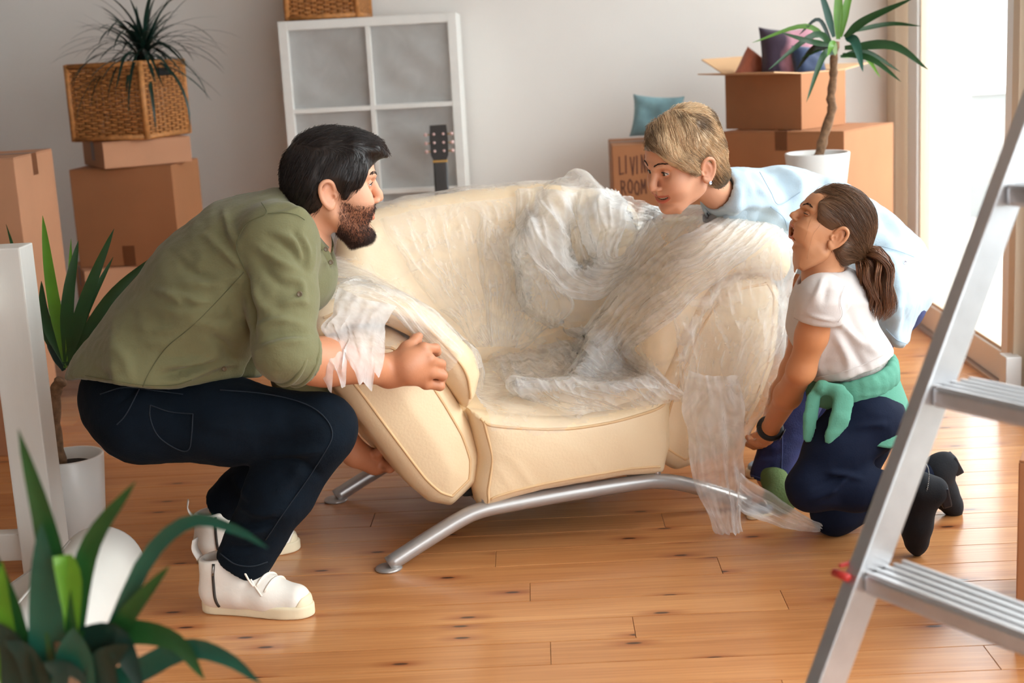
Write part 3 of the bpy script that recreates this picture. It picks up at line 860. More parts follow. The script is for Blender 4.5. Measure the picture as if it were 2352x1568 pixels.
tk = [p-np.array(yr.location) for p in tk]; tk.insert(0, V(-.02, 0, .17))
tp = spline(tk, 26); tube('trunk', tp, np.linspace(.017, .012, 26)+.0022*np.sin(np.arange(26)*2.4), M_bark, yr, 10)
for (pts, w, mm) in (
        ([(1925, 90, 5), (1925, 10, 5), (1928, -60, 5)], .032, M_leaf2), ([(1930, 85, 5), (1945, 10, 5), (1965, -40, 5)], .028, M_leaf2),
        ([(1915, 85, 5), (1897, 20, 5), (1880, -30, 5.0)], .026, M_leaft), ([(1940, 85, 4.95), (1990, 45, 4.9), (2100, -5, 4.8)], .03, M_leaf),
        ([(1945, 75, 5), (2040, 55, 5), (2115, 60, 4.95)], .016, M_leaf), ([(1945, 85, 4.95), (1965, 100, 4.9), (1982, 165, 4.85)], .036, M_leaft),
        ([(1940, 110, 5), (2050, 105, 4.95), (2132, 160, 4.9)], .032, M_leaf), ([(1935, 125, 5), (2000, 135, 4.95), (2070, 188, 4.9)], .022, M_leaf),
        ([(1930, 130, 5), (1990, 120, 5), (2068, 165, 5)], .02, M_leaf), ([(1930, 130, 5), (1985, 130, 5.05), (2022, 178, 5.1)], .018, M_leaf2),
        ([(1915, 110, 5), (1870, 80, 4.95), (1765, 160, 4.9)], .024, M_leaf), ([(1915, 110, 5), (1850, 60, 5), (1728, 98, 5)], .018, M_leaf2),
        ([(1918, 120, 4.95), (1890, 130, 4.9), (1852, 235, 4.85)], .024, M_leaf), ([(1912, 105, 5), (1880, 45, 5), (1835, 80, 5)], .014, M_leafd),
        ([(1912, 115, 5), (1870, 110, 5.1), (1830, 160, 5.2)], .022, M_leafd), ([(1912, 105, 4.95), (1860, 95, 4.9), (1795, 75, 4.9)], .02, M_leaf),
        ([(1920, 125, 4.95), (1912, 100, 4.85), (1900, 130, 4.8)], .024, M_leaf2), ([(1916, 125, 5.05), (1890, 110, 5.1), (1840, 135, 5.15)], .02, M_leaf)):
    leaf_path(yr, mm, [at(p[0], p[1], p[2]-5+PY)-np.array(yr.location) for p in pts], w)

# strap-leaved plant close to the camera
fp = thing('strap_leaf_plant', 'blurred strap-leaved plant close to the camera at the lower left', 'plant', tuple(onfloor(120, 1568)*V(.62, .62, 0)), 0)
fp.location = (-.60, 1.62, 0); FL = V(-.60, 1.62, 0)
pot(fp, (0, 0, 0), .13, .24, .8)
tube('stem', spline([V(0, 0, .2), V(.01, 0, .35), V(0, 0, .52)], 8), .016, M_bark, fp, 10)
F0 = 1.62
for (pts, w, mm) in (
        ([(150, 1500), (115, 1250), (42, 985)], .034, M_leaf), ([(120, 1520), (105, 1350), (95, 1200)], .04, M_leaft),
        ([(165, 1450), (210, 1250), (312, 1105)], .026, M_leaf), ([(150, 1490), (165, 1330), (140, 1280), (150, 1420)], .024, M_leaf2),
        ([(240, 1480), (340, 1280), (440, 1195), (540, 1215), (615, 1258)], .016, M_leaft), ([(250, 1470), (310, 1390), (390, 1298)], .022, M_leaf),
        ([(200, 1480), (270, 1470), (330, 1590)], .040, M_leafd), ([(280, 1450), (400, 1470), (470, 1560)], .026, M_leaf),
        ([(260, 1560), (420, 1490), (520, 1510), (600, 1570)], .024, M_leaft), ([(60, 1500), (20, 1380), (-20, 1250)], .030, M_leaf),
        ([(40, 1560), (10, 1430), (5, 1290)], .030, M_leaf2), ([(170, 1600), (175, 1500), (170, 1440)], .05, M_leaft),
        ([(60, 1600), (30, 1480), (-30, 1420)], .036, M_leafd), ([(110, 1600), (60, 1500), (10, 1470)], .03, M_leafd),
        ([(230, 1600), (240, 1520), (300, 1480)], .04, M_leafd), ([(200, 1600), (150, 1540), (100, 1520)], .036, M_leafd)):
    q = [FL*0+V(0, 0, .5)*1.0]
    P_ = [at(x, y, F0-.02*i)-FL for i, (x, y) in enumerate(pts)]
    base = V(0, 0, .50)
    leaf_path(fp, mm, [base]+P_, w*1.3, n=16)
# ------------------------------------------------------------------ white wooden stand, rolls, ladder, near carton
ws = thing('white_wooden_stand', 'white painted wooden stand with a tall square post at the left edge', 'stand', (-1.245, 3.295, 0))
box('post', (-.045, -.045, 0), (.045, .045, .80), M_whitewood, ws, .004)
box('post', (-.70, -.045, 0), (-.61, .045, .80), M_whitewood, ws, .004)
box('crossbar', (-.72, -.085, .655), (-.022, -.046, .745), M_whitewood, ws, .004)
box('stretcher', (-.61, -.02, .03), (-.046, .02, .10), M_whitewood, ws, .004)
M_roll = mat('white_foam', rgb(222, 220, 214), .7, var=.03)
def roll(label, a, b, r, seg=40):
    a = np.asarray(a, float); b = np.asarray(b, float)
    t = thing('foam_roll', label, 'roll', tuple(a), 0, 'white rolls on the floor'); d = b-a
    L_ = np.linalg.norm(d); n = 14
    s = np.concatenate([[0], .03*(1-np.cos(np.linspace(0, PI/2, 6)))[1:]*r/.03*.35+0, np.linspace(r*.4, L_-r*.4, n), ])
    prof = [.02*r, .55*r, .78*r, .9*r, .97*r, r]+[r]*n
    pts = [a+d*q/L_ for q in s[:len(prof)]]
    tube('sheet', pts, prof[:len(pts)], M_roll, t, seg).location = tuple(-a)
    # wound edge seam
    u = unit(np.cross(d, V(0, 0, 1))); w = np.cross(u, d/L_)
    e = math.radians(60); nrm = u*math.cos(e)+w*math.sin(e)
    if nrm[2] < 0: nrm = u*math.cos(e)-w*math.sin(e)
    tube('seam', [a+d*.1+nrm*r, b-d*.05+nrm*r], .0035, M_roll, t, 6).location = tuple(-a)
    return t
roll('thick white foam roll lying on the floor behind the blurred plant', (-1.02, 3.06, .096), (-.99, 2.15, .096), .096)
roll('thin white roll on the floor beside the foot of the white post', (-1.165, 3.14, .042), (-1.29, 2.5, .042), .042, 24)

# step ladder
ld = thing('step_ladder', 'aluminium step ladder standing close to the camera at the right', 'ladder', (0, 0, 0))
E_ = V(.54, -.84, 0)                       # along the steps
LN = V(.84, .54, 0)                        # lean of the front stiles
A0 = at(1984, 1330, 1.85); A1 = at(2140, 905, 1.93)
dirn = (A1-A0)/(A1[2]-A0[2]); foot = A0-dirn*A0[2]; top = A0+dirn*(1.42-A0[2])
def beam(name, p, q, u, w, su, sw, m, parent, bevel=.003):
    """a box-section bar from p to q, su wide along u and sw along w"""
    p = np.asarray(p); q = np.asarray(q); d = unit(q-p); u = unit(np.asarray(u)-d*(np.asarray(u)@d)); w = np.cross(d, u)
    L_ = np.linalg.norm(q-p); Mx = Matrix(((u[0], w[0], d[0], p[0]), (u[1], w[1], d[1], p[1]), (u[2], w[2], d[2], p[2]), (0, 0, 0, 1)))
    return box(name, (-su/2, -sw/2, 0), (su/2, sw/2, L_), m, parent, bevel, Mx)
for k, off in enumerate((V(0, 0, 0), E_*.40)):
    s_ = beam('stile', foot+off, top+off, LN, E_, .052, .024, M_alu, ld)
    beam('foot_cap', foot+off-dirn*.0, foot+off+dirn*.05, LN, E_, .058, .030, M_black, s_)
bk_top = top+V(0, 0, 0)
lean2 = V(LN[0]*.62, LN[1]*.62, 0)
for off in (E_*.03, E_*.37):
    b0 = foot+lean2+off+LN*.12; b0[2] = 0
    beam('rear_stile', b0, top+off+LN*.05, LN, E_, .026, .018, M_alu, ld)
for kz, zz in enumerate((A0[2]-.262, A0[2], A1[2], A1[2]+.262, A1[2]+.50)):
    c = foot+dirn*zz; c[2] = zz
    p0 = c+E_*.012; p1 = c+E_*.388
    st_ = beam('step', p0+LN*.03, p1+LN*.03, LN, V(0, 0, 1), .085, .028, M_alu, ld, .006)
    for g in range(5):
        beam('grip_ridge', p0+LN*(-.005+.017*g)+V(0, 0, .0145), p1+LN*(-.005+.017*g)+V(0, 0, .0145), LN, V(0, 0, 1), .006, .003, M_alu, st_, 0)
    if kz == 1:
        beam('red_gasket', c+V(0, 0, .022)-LN*.03-E_*.016, c+V(0, 0, .022)+LN*.035-E_*.016, V(0, 0, 1), E_, .005, .006, M_red, ld, .002)
        tube('red_plug', [c+V(0, 0, .012)-LN*.034-E_*.022, c+V(0, 0, .012)-LN*.034+E_*.005], .006, M_red, ld, 10)
    tube('rivet', [c-E_*.014, c-E_*.009], .008, M_steel, ld, 10)

carton('cardboard box at the right edge behind the step ladder', (.880, 2.58), rad(-24), .40, .38, .385, M_card2, 0)
# ------------------------------------------------------------------ sofa
M_leather = mat('cream_leather', rgb(236, 211, 174), .42, var=.03, vscale=4, bump=.10, bscale=160, coat=.08)
M_seam = mat('leather_piping', rgb(226, 190, 144), .5)
M_thread = mat('stitching', rgb(176, 128, 84), .7)
SO = V(-.381, 3.185, 0); STH = rad(20)
SU = V(math.cos(STH), math.sin(STH), 0); SV = V(-math.sin(STH), math.cos(STH), 0)
def sw(u, v, z): return SO+SU*u+SV*v+V(0, 0, z)
sofa = thing('sofa', 'cream leather two-seat sofa on silver tube legs, half wrapped in plastic', 'sofa', tuple(SO), STH)
MID = .465
def mir(poly): return [(2*MID-a, b) for a, b in poly][::-1]
FR_UZ = np.stack([V(1, 0, 0), V(0, 0, 1), V(0, -1, 0)], 1)      # x=u, y=z, n=towards the viewer
FR_UV = np.stack([V(1, 0, 0), V(0, 1, 0), V(0, 0, 1)], 1)
PAD = [(-.115, .47), (-.10, .535), (-.04, .575), (.05, .565), (.125, .505), (.185, .40), (.228, .31), (.247, .235), (.236, .165), (.165, .112), (.11, .132), (.065, .18), (-.012, .305), (-.075, .41)]
WING = [(.208, .352), (.236, .385), (.252, .44), (.240, .49), (.201, .535), (.15, .59), (.09, .635), (.02, .668), (-.06, .686), (-.125, .68), (-.165, .645), (-.17, .595), (-.15, .565),
        (-.11, .570), (-.05, .592), (.02, .585), (.085, .548), (.125, .50), (.165, .425)]
PAD_R = [(1.066, .45), (1.072, .55), (1.03, .612), (.89, .60), (.805, .515), (.745, .40), (.702, .31), (.683, .235), (.694, .165), (.765, .112), (.83, .122), (.925, .142), (1.01, .265), (1.052, .36)][::-1]
WING_R = [(.722, .352), (.694, .385), (.678, .44), (.690, .50), (.722, .56), (.758, .63), (.80, .695), (.86, .730), (.95, .732), (1.035, .715), (1.085, .67), (1.088, .61), (1.06, .575), (1.0, .60), (.93, .608), (.865, .585), (.815, .52), (.765, .43)][::-1]
def wing_r(): return WING_R
TILT = rad(14)
BK_ORG = V(MID, .50, .34); FR_BK = np.stack([V(1, 0, 0), V(0, math.sin(TILT), math.cos(TILT)), V(0, -math.cos(TILT), math.sin(TILT))], 1)
BACK = [(-.43, .10), (-.44, .25), (-.41, .39), (-.34, .455), (-.2, .485), (0, .50), (.2, .495), (.34, .465), (.43, .40), (.47, .28), (.46, .1), (.42, -.14), (-.40, -.14)]
SEAT = [(.20, .06), (.30, .012), (.465, -.004), (.63, .012), (.745, .05), (.76, .3), (.74, .58), (.20, .58), (.185, .3)]
FRONT = [(.216, .355), (.29, .336), (.386, .318), (.465, .310), (.568, .312), (.68, .325), (.735, .345), (.735, .2), (.71, .125), (.60, .140), (.465, .142), (.377, .138), (.30, .128), (.225, .112), (.218, .16), (.236, .235), (.225, .30)]
def bend_front(px, py): return .035*(1-((px-.465)/.3)**2)
def bend_back(px, py): return -.10*(1-(px/.5)**2)+.02
def seat_bend(px, py): return .03*((px-.465)/.3)**2+.05*np.clip(py-.05, 0, 1)
VOLS = []
def part(name, lo, hi, vox, fn, relief=None, m=None, it=1):
    vol = Vol(lo, hi, vox); fn(vol); v, f = vol.mesh(); v = relax(v, f, it); VOLS.append(vol)
    if relief is not None: v = v+vnormals(v, f)*relief(v)[:, None]
    return mesh_obj(name, v, f, m or M_leather, sofa)
def creases(p, sc, amp): return amp*(ridge(p*np.array(sc), 2)-.4)
PADN = .30
for side, poly in (('l', PAD), ('r', PAD_R)):
    us = [q[0] for q in poly]
    part('arm_pad', (min(us)-.05, -.08, .06), (max(us)+.05, .66, .65), .0065,
         lambda vo: vo.slab(poly, V(0, PADN, 0), FR_UZ, PADN-.03, .034, .045, .07), it=2)
for side, poly in (('l', WING), ('r', wing_r())):
    us = [q[0] for q in poly]
    part('arm_wing', (min(us)-.05, -.09, .30), (max(us)+.05, .62, .80), .0065,
         lambda vo: vo.slab(poly, V(0, .27 if side == 'l' else .15, 0), FR_UZ, .27 if side == 'l' else .15, .032, .025, .03), lambda p: creases(p, (9, 5, 9), .005), it=2)
part('seat_front', (.17, -.16, .06), (.79, .16, .42), .006,
     lambda vo: vo.slab(FRONT, V(0, .045, 0), FR_UZ, .045, .028, .012, .04, bend=bend_front),
     lambda p: .0035*(ridge(np.stack([p[:, 0]*11+p[:, 2]*6, p[:, 1]*3, p[:, 2]*3], 1), 2)-.3)*np.clip((.345-p[:, 2])/.1, 0, 1)*np.clip((p[:, 2]-.12)/.06, 0, 1), it=2)
part('seat_cushion', (.12, -.12, .18), (.82, .68, .52), .0065,
     lambda vo: vo.slab(SEAT, V(0, 0, .275), FR_UV, .055, .045, .02, .12, bend=seat_bend), lambda p: creases(p, (6, 6, 6), .003), it=2)
part('backrest', (-.10, .30, .12), (1.05, .86, .98), .0075,
     lambda vo: vo.slab(BACK, BK_ORG, FR_BK, .075, .06, .035, .12, bend=bend_back), lambda p: creases(p, (5, 3, 4), .004), it=2)
box('underside', (.20, .06, .125), (.73, .60, .16), mat('black_dust_cover', rgb(34, 32, 30), .9), sofa, .01)
# piping along the visible seams, laid on the cushions
def snap_to(vol, p, it=8):
    h = vol.vox; p = np.asarray(p, float).copy()
    for _ in range(it):
        g = np.stack([vol.sample(p+np.eye(3)[i]*h)-vol.sample(p-np.eye(3)[i]*h) for i in range(3)], 1); g /= np.linalg.norm(g, axis=1)[:, None]+1e-9
        p = p-g*np.clip(vol.sample(p), -.01, .01)[:, None]
    return p
def seam_line(vol, pts, r=.0036, n=70, lift=0.0):
    p = snap_to(vol, spline(np.array(pts), n))
    for _ in range(2): p[1:-1] = p[:-2]*.25+p[1:-1]*.5+p[2:]*.25
    return tube('piping', p, r, M_seam, sofa, 6)
def grown(poly, d, z=-.03):
    q = np.array(poly+poly[:1]); c = []
    t = np.gradient(np.vstack([q[-2], q, q[1]]), axis=0)[1:-1]; nrm = np.stack([t[:, 1], -t[:, 0]], 1); nrm /= np.linalg.norm(nrm, axis=1)[:, None]
    if poly_sd((q+nrm*.004)[:1, 0], (q+nrm*.004)[:1, 1], poly)[0] < 0: nrm = -nrm
    return [V(a, z, b) for a, b in q+nrm*d]
seam_line(VOLS[0], grown(PAD, -.004, -.045), .0034, 150); seam_line(VOLS[1], grown(PAD_R, -.004, -.045), .0034, 150)
wl = [V(a, -.05, b) for a, b in ((.222, .368), (.213, .42), (.195, .475), (.15, .535), (.09, .585), (.01, .625), (-.07, .635), (-.13, .625))]
seam_line(VOLS[2], wl)
seam_line(VOLS[4], [V(u, -.08, z+.002) for u, z in ((.224, .352), (.29, .334), (.386, .316), (.465, .308), (.568, .310), (.68, .323), (.728, .340))])
seam_line(VOLS[4], [V(u, -.09, z-.002) for u, z in ((.228, .114), (.30, .130), (.377, .140), (.465, .144), (.60, .142), (.705, .128))], .0034)
seam_line(VOLS[4], [V(u, -.03, z) for u, z in ((.226, .345), (.236, .30), (.246, .24), (.232, .165), (.228, .125))], .0034)
# tube frames
M_tube = mat('silver_painted_tube', rgb(176, 172, 170), .32, metal=.55)
def sled(v, nm):
    c = spline([V(-.012, v, .012), V(.08, v, .055), V(.165, v, .092), V(.215, v, .107), V(.28, v, .112), V(.465, v, .115), V(.64, v, .114), V(.70, v, .108), V(.76, v, .092), V(.85, v, .055), V(.942, v, .012)], 60)
    t = tube('leg_frame', c, .0195, M_tube, sofa, 16)
    for u in (-.012, .942):
        lathe('foot_plate', [(.03, .0), (.033, .003), (.03, .007), (.001, .009)], M_tube, t, 24, (u, v, 0)).scale = (1, 1, 1)
    return t
sled(0.0, 'f'); sled(.58, 'b')
for u in (.25, .66):
    tube('cross_tube', [V(u, .0, .112), V(u, .58, .112)], .014, M_tube, sofa, 12)
for u in (.235, .69):
    tube('mount_bolt', [V(u, 0, .112), V(u, .0, .155)], .009, M_steel, sofa, 10)
# ------------------------------------------------------------------ plastic film over the sofa
fv = Vol((-.30, -.22, .02), (1.22, .95, 1.02), .0075)
fv.slab(PAD, V(0, PADN, 0), FR_UZ, PADN, .034, .045, .07, k=.03)
fv.slab(PAD_R, V(0, PADN, 0), FR_UZ, PADN, .034, .045, .07, k=.03)
fv.slab(WING, V(0, .27, 0), FR_UZ, .275, .032, .03, .03, k=.04)
fv.slab(wing_r(), V(0, .15, 0), FR_UZ, .165, .032, .04, .03, k=.06)
fv.slab(SEAT, V(0, 0, .275), FR_UV, .055, .045, .02, .12, k=.05, bend=seat_bend)
fv.slab(FRONT, V(0, .045, 0), FR_UZ, .045, .028, .012, .04, k=.03, bend=bend_front)
fv.slab(BACK, BK_ORG, FR_BK, .075, .06, .035, .12, k=.06, bend=bend_back)
def loc(x, y, v):
    d = RC @ np.array([(x-1176.0)/FPX, -(y-784.0)/FPX, -1.0]); t = ((SO+SV*v-CAM_POS)@SV)/(d@SV); p = CAM_POS+d*t-SO
    return V(p@SU, v, p[2])
# bunched swags lying over back, seat corner and right arm
fv.chain([loc(1290, 440, .56), loc(1235, 560, .44), loc(1260, 660, .40), loc(1330, 700, .36), loc(1400, 660, .36), loc(1480, 600, .36), loc(1590, 530, .22), loc(1660, 515, .10)], [.03, .04, .05, .05, .05, .045, .035, .03], k=.06)
fv.chain([loc(1340, 425, .58), loc(1400, 520, .44), loc(1430, 620, .38)], [.025, .035, .04], k=.06)
fv.chain([loc(1590, 640, .1), loc(1480, 720, .18), loc(1400, 800, .22), loc(1330, 860, .12)], [.03, .045, .045, .02], k=.06)
fv.chain([loc(1560, 870, .02), loc(1470, 905, -.02), loc(1300, 900, .03), loc(1180, 880, .06)], [.025, .02, .018, .012], k=.05)
fv.ell(loc(1322, 412, .60), (.018, .02, .02), k=.02)
v, f = fv.mesh(.006); v = relax(v, f, 3)
n = vnormals(v, f)
q = v+.05*np.stack([noise3(v*7), noise3(v*7+31), noise3(v*7+57)], 1)
dsp = .0035*ridge(q*np.array([9, 9, 6]), 2)
right = np.clip((v[:, 0]-.72)/.15, 0, 1)
dsp += right*.004*ridge(np.stack([q[:, 0]*16+q[:, 2]*7, q[:, 1]*9, q[:, 2]*4-q[:, 0]*3], 1), 3)
v2 = v+n*(np.maximum(dsp, -.002)+.002)[:, None]
cen = v2[f].mean(1); nf = n[f].mean(1)
u_, w_, z_ = cen[:, 0], cen[:, 1], cen[:, 2]
edge = .02*noise3(cen*np.array([14, 5, 5]))+.012*noise3(cen*31)
zlim = np.where(u_ < .225, .47+edge, np.where(u_ < .76, .325+edge*1.3-.03*np.exp(-((u_-.40)/.10)**2), .155+edge))
seat_part = (u_ > .2) & (u_ < .78) & (nf[:, 2] > .45) & (w_ > .015+edge*.6)
keep = ((z_ > zlim) | seat_part) & (nf[:, 2] > -.75) & (w_ < .80)
keep &= ~((u_ < .225) & (w_ < .02) & (z_ < .535+edge) & (nf[:, 1] < -.2))
keep &= ~((u_ < .25) & (u_ > .12) & (z_ < .47+edge) & (w_ < .15))
keep &= ~((u_ < -.02) & (z_ < .60) & (nf[:, 0] < .3) & (w_ < .45))
v3, f3 = drop_loose(v2, f[keep])
film = mesh_obj('plastic_sheet', v3, f3, M_film, None); film.location = tuple(SO); film.rotation_euler = (0, 0, STH)
tag(film, 'crumpled clear plastic sheet draped over the cream sofa', 'plastic sheet')

def hit(px):
    """first point of the wrapped sofa seen at pixel positions, in sofa coordinates"""
    px = np.asarray(px, float); d = np.stack([(px[:, 0]-1176)/FPX, -(px[:, 1]-784)/FPX, -np.ones(len(px))], 1)@RC.T
    d /= np.linalg.norm(d, axis=1)[:, None]
    A_ = np.stack([SU, SV, V(0, 0, 1)], 1); o = (CAM_POS-SO)@A_; d = d@A_
    t = np.full(len(px), 2.75); best = np.full(len(px), 9.0); tb = t.copy()
    for _ in range(90):
        p = o+d*t[:, None]; inside = ((p > fv.lo+.01) & (p < fv.lo+(fv.n-2)*fv.vox)).all(1)
        s_ = np.where(inside, fv.sample(np.clip(p, fv.lo+.01, fv.lo+(fv.n-2)*fv.vox)), .03)
        b = inside & (s_ < best); best = np.where(b, s_, best); tb = np.where(b, t, tb)
        t = t+np.clip(s_, 0, .03)*.7
    return o+d*tb[:, None], best
def folded_sheet(left, right, rows, cols, nf, amp, seed, m, crumple=.004, taper=(.25, .5), lift=.012, edge=.03):
    Lc = spline(np.array(left, float), rows); Rc = spline(np.array(right, float), rows)
    i = np.linspace(0, 1, cols)[None, :]; j = np.linspace(0, 1, rows)[:, None]
    px = Lc[:, None]*(1-i[:, :, None])+Rc[:, None]*i[:, :, None]
    rs = np.random.RandomState(seed)
    # ragged border
    px = px+np.stack([noise3(px.reshape(-1, 2)@np.array([[.02, 0, 0], [0, .02, 0]])+seed).reshape(rows, cols), noise3(px.reshape(-1, 2)@np.array([[.02, 0, 0], [0, .02, 0]])+seed+9).reshape(rows, cols)], 2)*7
    p, best = hit(px.reshape(-1, 2)); p = p.reshape(rows, cols, 3)
    for _ in range(10):                                   # span hollows like a taut sheet
        q = p.copy(); q[1:-1, 1:-1] = (p[:-2, 1:-1]+p[2:, 1:-1]+p[1:-1, :-2]+p[1:-1, 2:])/4; q[1:-1, 1:-1, 1] = np.minimum(q[1:-1, 1:-1, 1], p[1:-1, 1:-1, 1]+.001); p = q
    a = np.gradient(p, axis=1); b = np.gradient(p, axis=0); nn = np.cross(a, b); nn /= np.linalg.norm(nn, axis=2)[:, :, None]+1e-9
    A_ = np.stack([SU, SV, V(0, 0, 1)], 1); vw = unit((CAM_POS-SO)@A_-p.mean((0, 1))); nn = np.where((nn@vw)[:, :, None] < 0, -nn, nn); nn = nn*.6+vw*.4
    ph = rs.rand(4)*6
    wob = .055*np.sin(j*4+ph[0])+.03*np.sin(j*9+ph[1])+.05*noise3(np.stack([(i*5+0*j).ravel(), (j*4+0*i).ravel(), np.full(rows*cols, seed*1.3)], 1)).reshape(rows, cols)
    c1 = np.abs(np.sin((i+wob)*nf*PI+ph[2])); c2 = np.abs(np.sin((i-.7*wob)*nf*2.37*PI+ph[3]+2*j))
    prof = (1-c1)**1.6+.45*(1-c2)**2
    tap = np.clip(j/taper[0], 0, 1)*np.clip((1-j)/taper[1]*1.0+.25, 0, 1); ed = np.clip(i/edge, 0, 1)*np.clip((1-i)/edge, 0, 1)
    cr = ridge(p.reshape(-1, 3)*np.array([26, 26, 26])+seed, 3).reshape(rows, cols)
    h = lift*ed+amp*prof*tap*(.4+.6*ed)+crumple*(cr-.2)
    p = p+nn*np.maximum(h, .004)[:, :, None]
    fs = np.array([(y*cols+x, y*cols+x+1, (y+1)*cols+x+1, (y+1)*cols+x) for y in range(rows-1) for x in range(cols-1)])
    ok = best.reshape(-1) < .05
    fs = fs[ok[fs].all(1)]
    vv, ff = drop_loose(p.reshape(-1, 3), fs)
    o = mesh_obj('gathered_fold', vv, ff, m, film)
    return o
folded_sheet([(870, 500), (950, 640), (1090, 800)], [(1240, 440), (1235, 600), (1180, 800)], 90, 120, 9, .008, 1, M_film4, .001, (.15, .6), .017)
folded_sheet([(1180, 440), (1205, 560), (1270, 660), (1360, 690), (1450, 640), (1530, 560)], [(1420, 440), (1440, 520), (1420, 585), (1430, 590), (1470, 560), (1500, 500)], 110, 90, 6, .020, 2, M_film2, .004, (.08, .3), .02)
folded_sheet([(1320, 770), (1400, 680), (1520, 580), (1660, 500)], [(1380, 860), (1500, 770), (1640, 650), (1800, 535)], 110, 90, 7, .016, 3, M_film2, .004, (.2, .3), .014)
folded_sheet([(1115, 820), (1150, 880), (1230, 930), (1330, 965)], [(1340, 740), (1430, 820), (1500, 870), (1560, 905)], 80, 120, 7, .011, 4, M_film4, .004, (.2, .5), .014)
folded_sheet([(1230, 800), (1300, 850), (1420, 900)], [(1420, 760), (1500, 840), (1570, 900)], 60, 70, 5, .014, 6, M_film2, .007, (.2, .5), .012)
folded_sheet([(1540, 690), (1560, 800), (1565, 920)], [(1800, 545), (1800, 740), (1720, 940)], 110, 110, 5, .008, 5, M_film4, .005, (.2, .5), .014)
folded_sheet([(800, 640), (860, 640), (940, 690), (1060, 800)], [(730, 700), (800, 690), (900, 720), (1030, 850)], 90, 50, 4, .008, 7, M_film2, .004, (.1, .3), .006)
folded_sheet([(1290, 425), (1380, 440), (1480, 465)], [(1300, 480), (1400, 520), (1540, 520)], 70, 60, 4, .012, 8, M_film2, .005, (.2, .3), .006)
def drape(name, parent, rows, cols, fn, m):
    vs = np.array([fn(i/(cols-1), j/(rows-1)) for j in range(rows) for i in range(cols)])
    fs = [(j*cols+i, j*cols+i+1, (j+1)*cols+i+1, (j+1)*cols+i) for j in range(rows-1) for i in range(cols-1)]
    return vs, np.array(fs)
def ragged_sheet(name, left, right, m, parent=None, rows=70, cols=46, amp=.012, seed=0, tears=.10, waves=7, bow=.02, outd=V(0, -1, 0)):
    """sheet between two edge curves given top to bottom, with folds running down it and a torn lower edge"""
    Ld = spline(left, 200); Rd = spline(right, 200); rs = np.random.RandomState(seed)
    cc = np.linspace(0, 1, cols); ph = seed*1.7
    tear = np.interp(cc, np.linspace(0, 1, 17), rs.rand(17)**2.2)
    low = 1-tears*(1.1*(1-tear)+.35*np.sin(cc*9+ph)); low = np.clip(low, .3, 1.08)
    jj = np.clip(np.linspace(0, 1, rows)[:, None]*low[None, :], 0, 1)*199; i0 = np.minimum(jj.astype(int), 198); fr_ = (jj-i0)[:, :, None]
    g = (Ld[i0]*(1-fr_)+Ld[i0+1]*fr_)*(1-cc[None, :, None])+(Rd[i0]*(1-fr_)+Rd[i0+1]*fr_)*cc[None, :, None]
    j = np.linspace(0, 1, rows)[:, None]; i = np.linspace(0, 1, cols)[None, :]
    eL = noise3(np.stack([np.linspace(0, 7, rows), np.full(rows, seed*2.3), np.zeros(rows)], 1))*.10; eR = noise3(np.stack([np.linspace(0, 7, rows), np.full(rows, seed*3.1), np.ones(rows)], 1))*.10
    g = g+(g[:, -1:]-g[:, :1])*((1-i)**2*eL[:, None]+i**2*eR[:, None])[:, :, None]
    ph = seed*1.7
    nz = noise3(np.stack([(i*4+0*j).ravel()+seed, (j*6+0*i).ravel(), np.full(rows*cols, seed*.7)], 1)).reshape(rows, cols)
    wav = np.sin(i*waves*PI+ph+1.6*np.sin(j*3+ph)+1.8*nz)*(.35+.65*j)+.4*np.sin(i*waves*2.3*PI+2*ph-2*j+2*nz)+1.2*nz
    fl_ = g.reshape(-1, 3)
    cr = ridge(fl_*24+seed, 3).reshape(rows, cols)
    g = g+(outd[None, None]*(amp*(wav+.9*cr)+bow*np.sin(i*PI)*np.ones_like(j))[:, :, None])
    vs = g.reshape(-1, 3)
    fs = [(a*cols+b, a*cols+b+1, (a+1)*cols+b+1, (a+1)*cols+b) for a in range(rows-1) for b in range(cols-1)]
    vv, ff = vs, np.array(fs)
    return mesh_obj(name, vv, ff, m, parent)
folded_sheet([(1095, 490), (1105, 620), (1125, 800)], [(1300, 655), (1310, 720), (1190, 805)], 80, 90, 6, .009, 11, M_film4, .002, (.1, .5), .022)
# torn piece hanging from the left arm in front of the man's forearm
t1 = ragged_sheet('torn_plastic', [at(765, 655, 3.09), at(750, 740, 2.97), at(748, 830, 2.885), at(756, 935, 2.89)],
                  [at(905, 700, 3.11), at(880, 760, 3.05), at(890, 830, 2.995), at(895, 930, 3.00)], M_film3, amp=.006, seed=3, tears=.28, bow=.035, waves=4, cols=70)
tag(t1, 'torn strip of clear plastic hanging from the sofa arm over the man\'s forearm', 'plastic sheet')
t2 = ragged_sheet('torn_plastic', [at(1575, 850, 3.39), at(1570, 920, 3.37), at(1578, 1010, 3.36), at(1592, 1110, 3.36), at(1632, 1200, 3.34), at(1660, 1245, 3.32)],
                  [at(1690, 860, 3.44), at(1712, 930, 3.41), at(1700, 1010, 3.40), at(1712, 1090, 3.38), at(1700, 1190, 3.34), at(1712, 1242, 3.32)], M_film3, amp=.009, seed=5, tears=.10, bow=.03, waves=4, cols=60)
tag(t2, 'long crumpled plastic flap hanging below the right front of the sofa', 'plastic sheet')
t4 = ragged_sheet('taut_plastic', [at(1640, 600, 3.40), at(1650, 720, 3.385), at(1660, 850, 3.39), at(1650, 960, 3.40)],
                  [at(1812, 528, 3.47), at(1822, 650, 3.46), at(1812, 790, 3.455), at(1775, 930, 3.45), at(1725, 1040, 3.44)], M_film, amp=.005, seed=12, tears=.08, bow=.012, waves=3, cols=60)
tag(t4, 'taut clear plastic pulled down over the outer corner of the right sofa arm', 'plastic sheet')
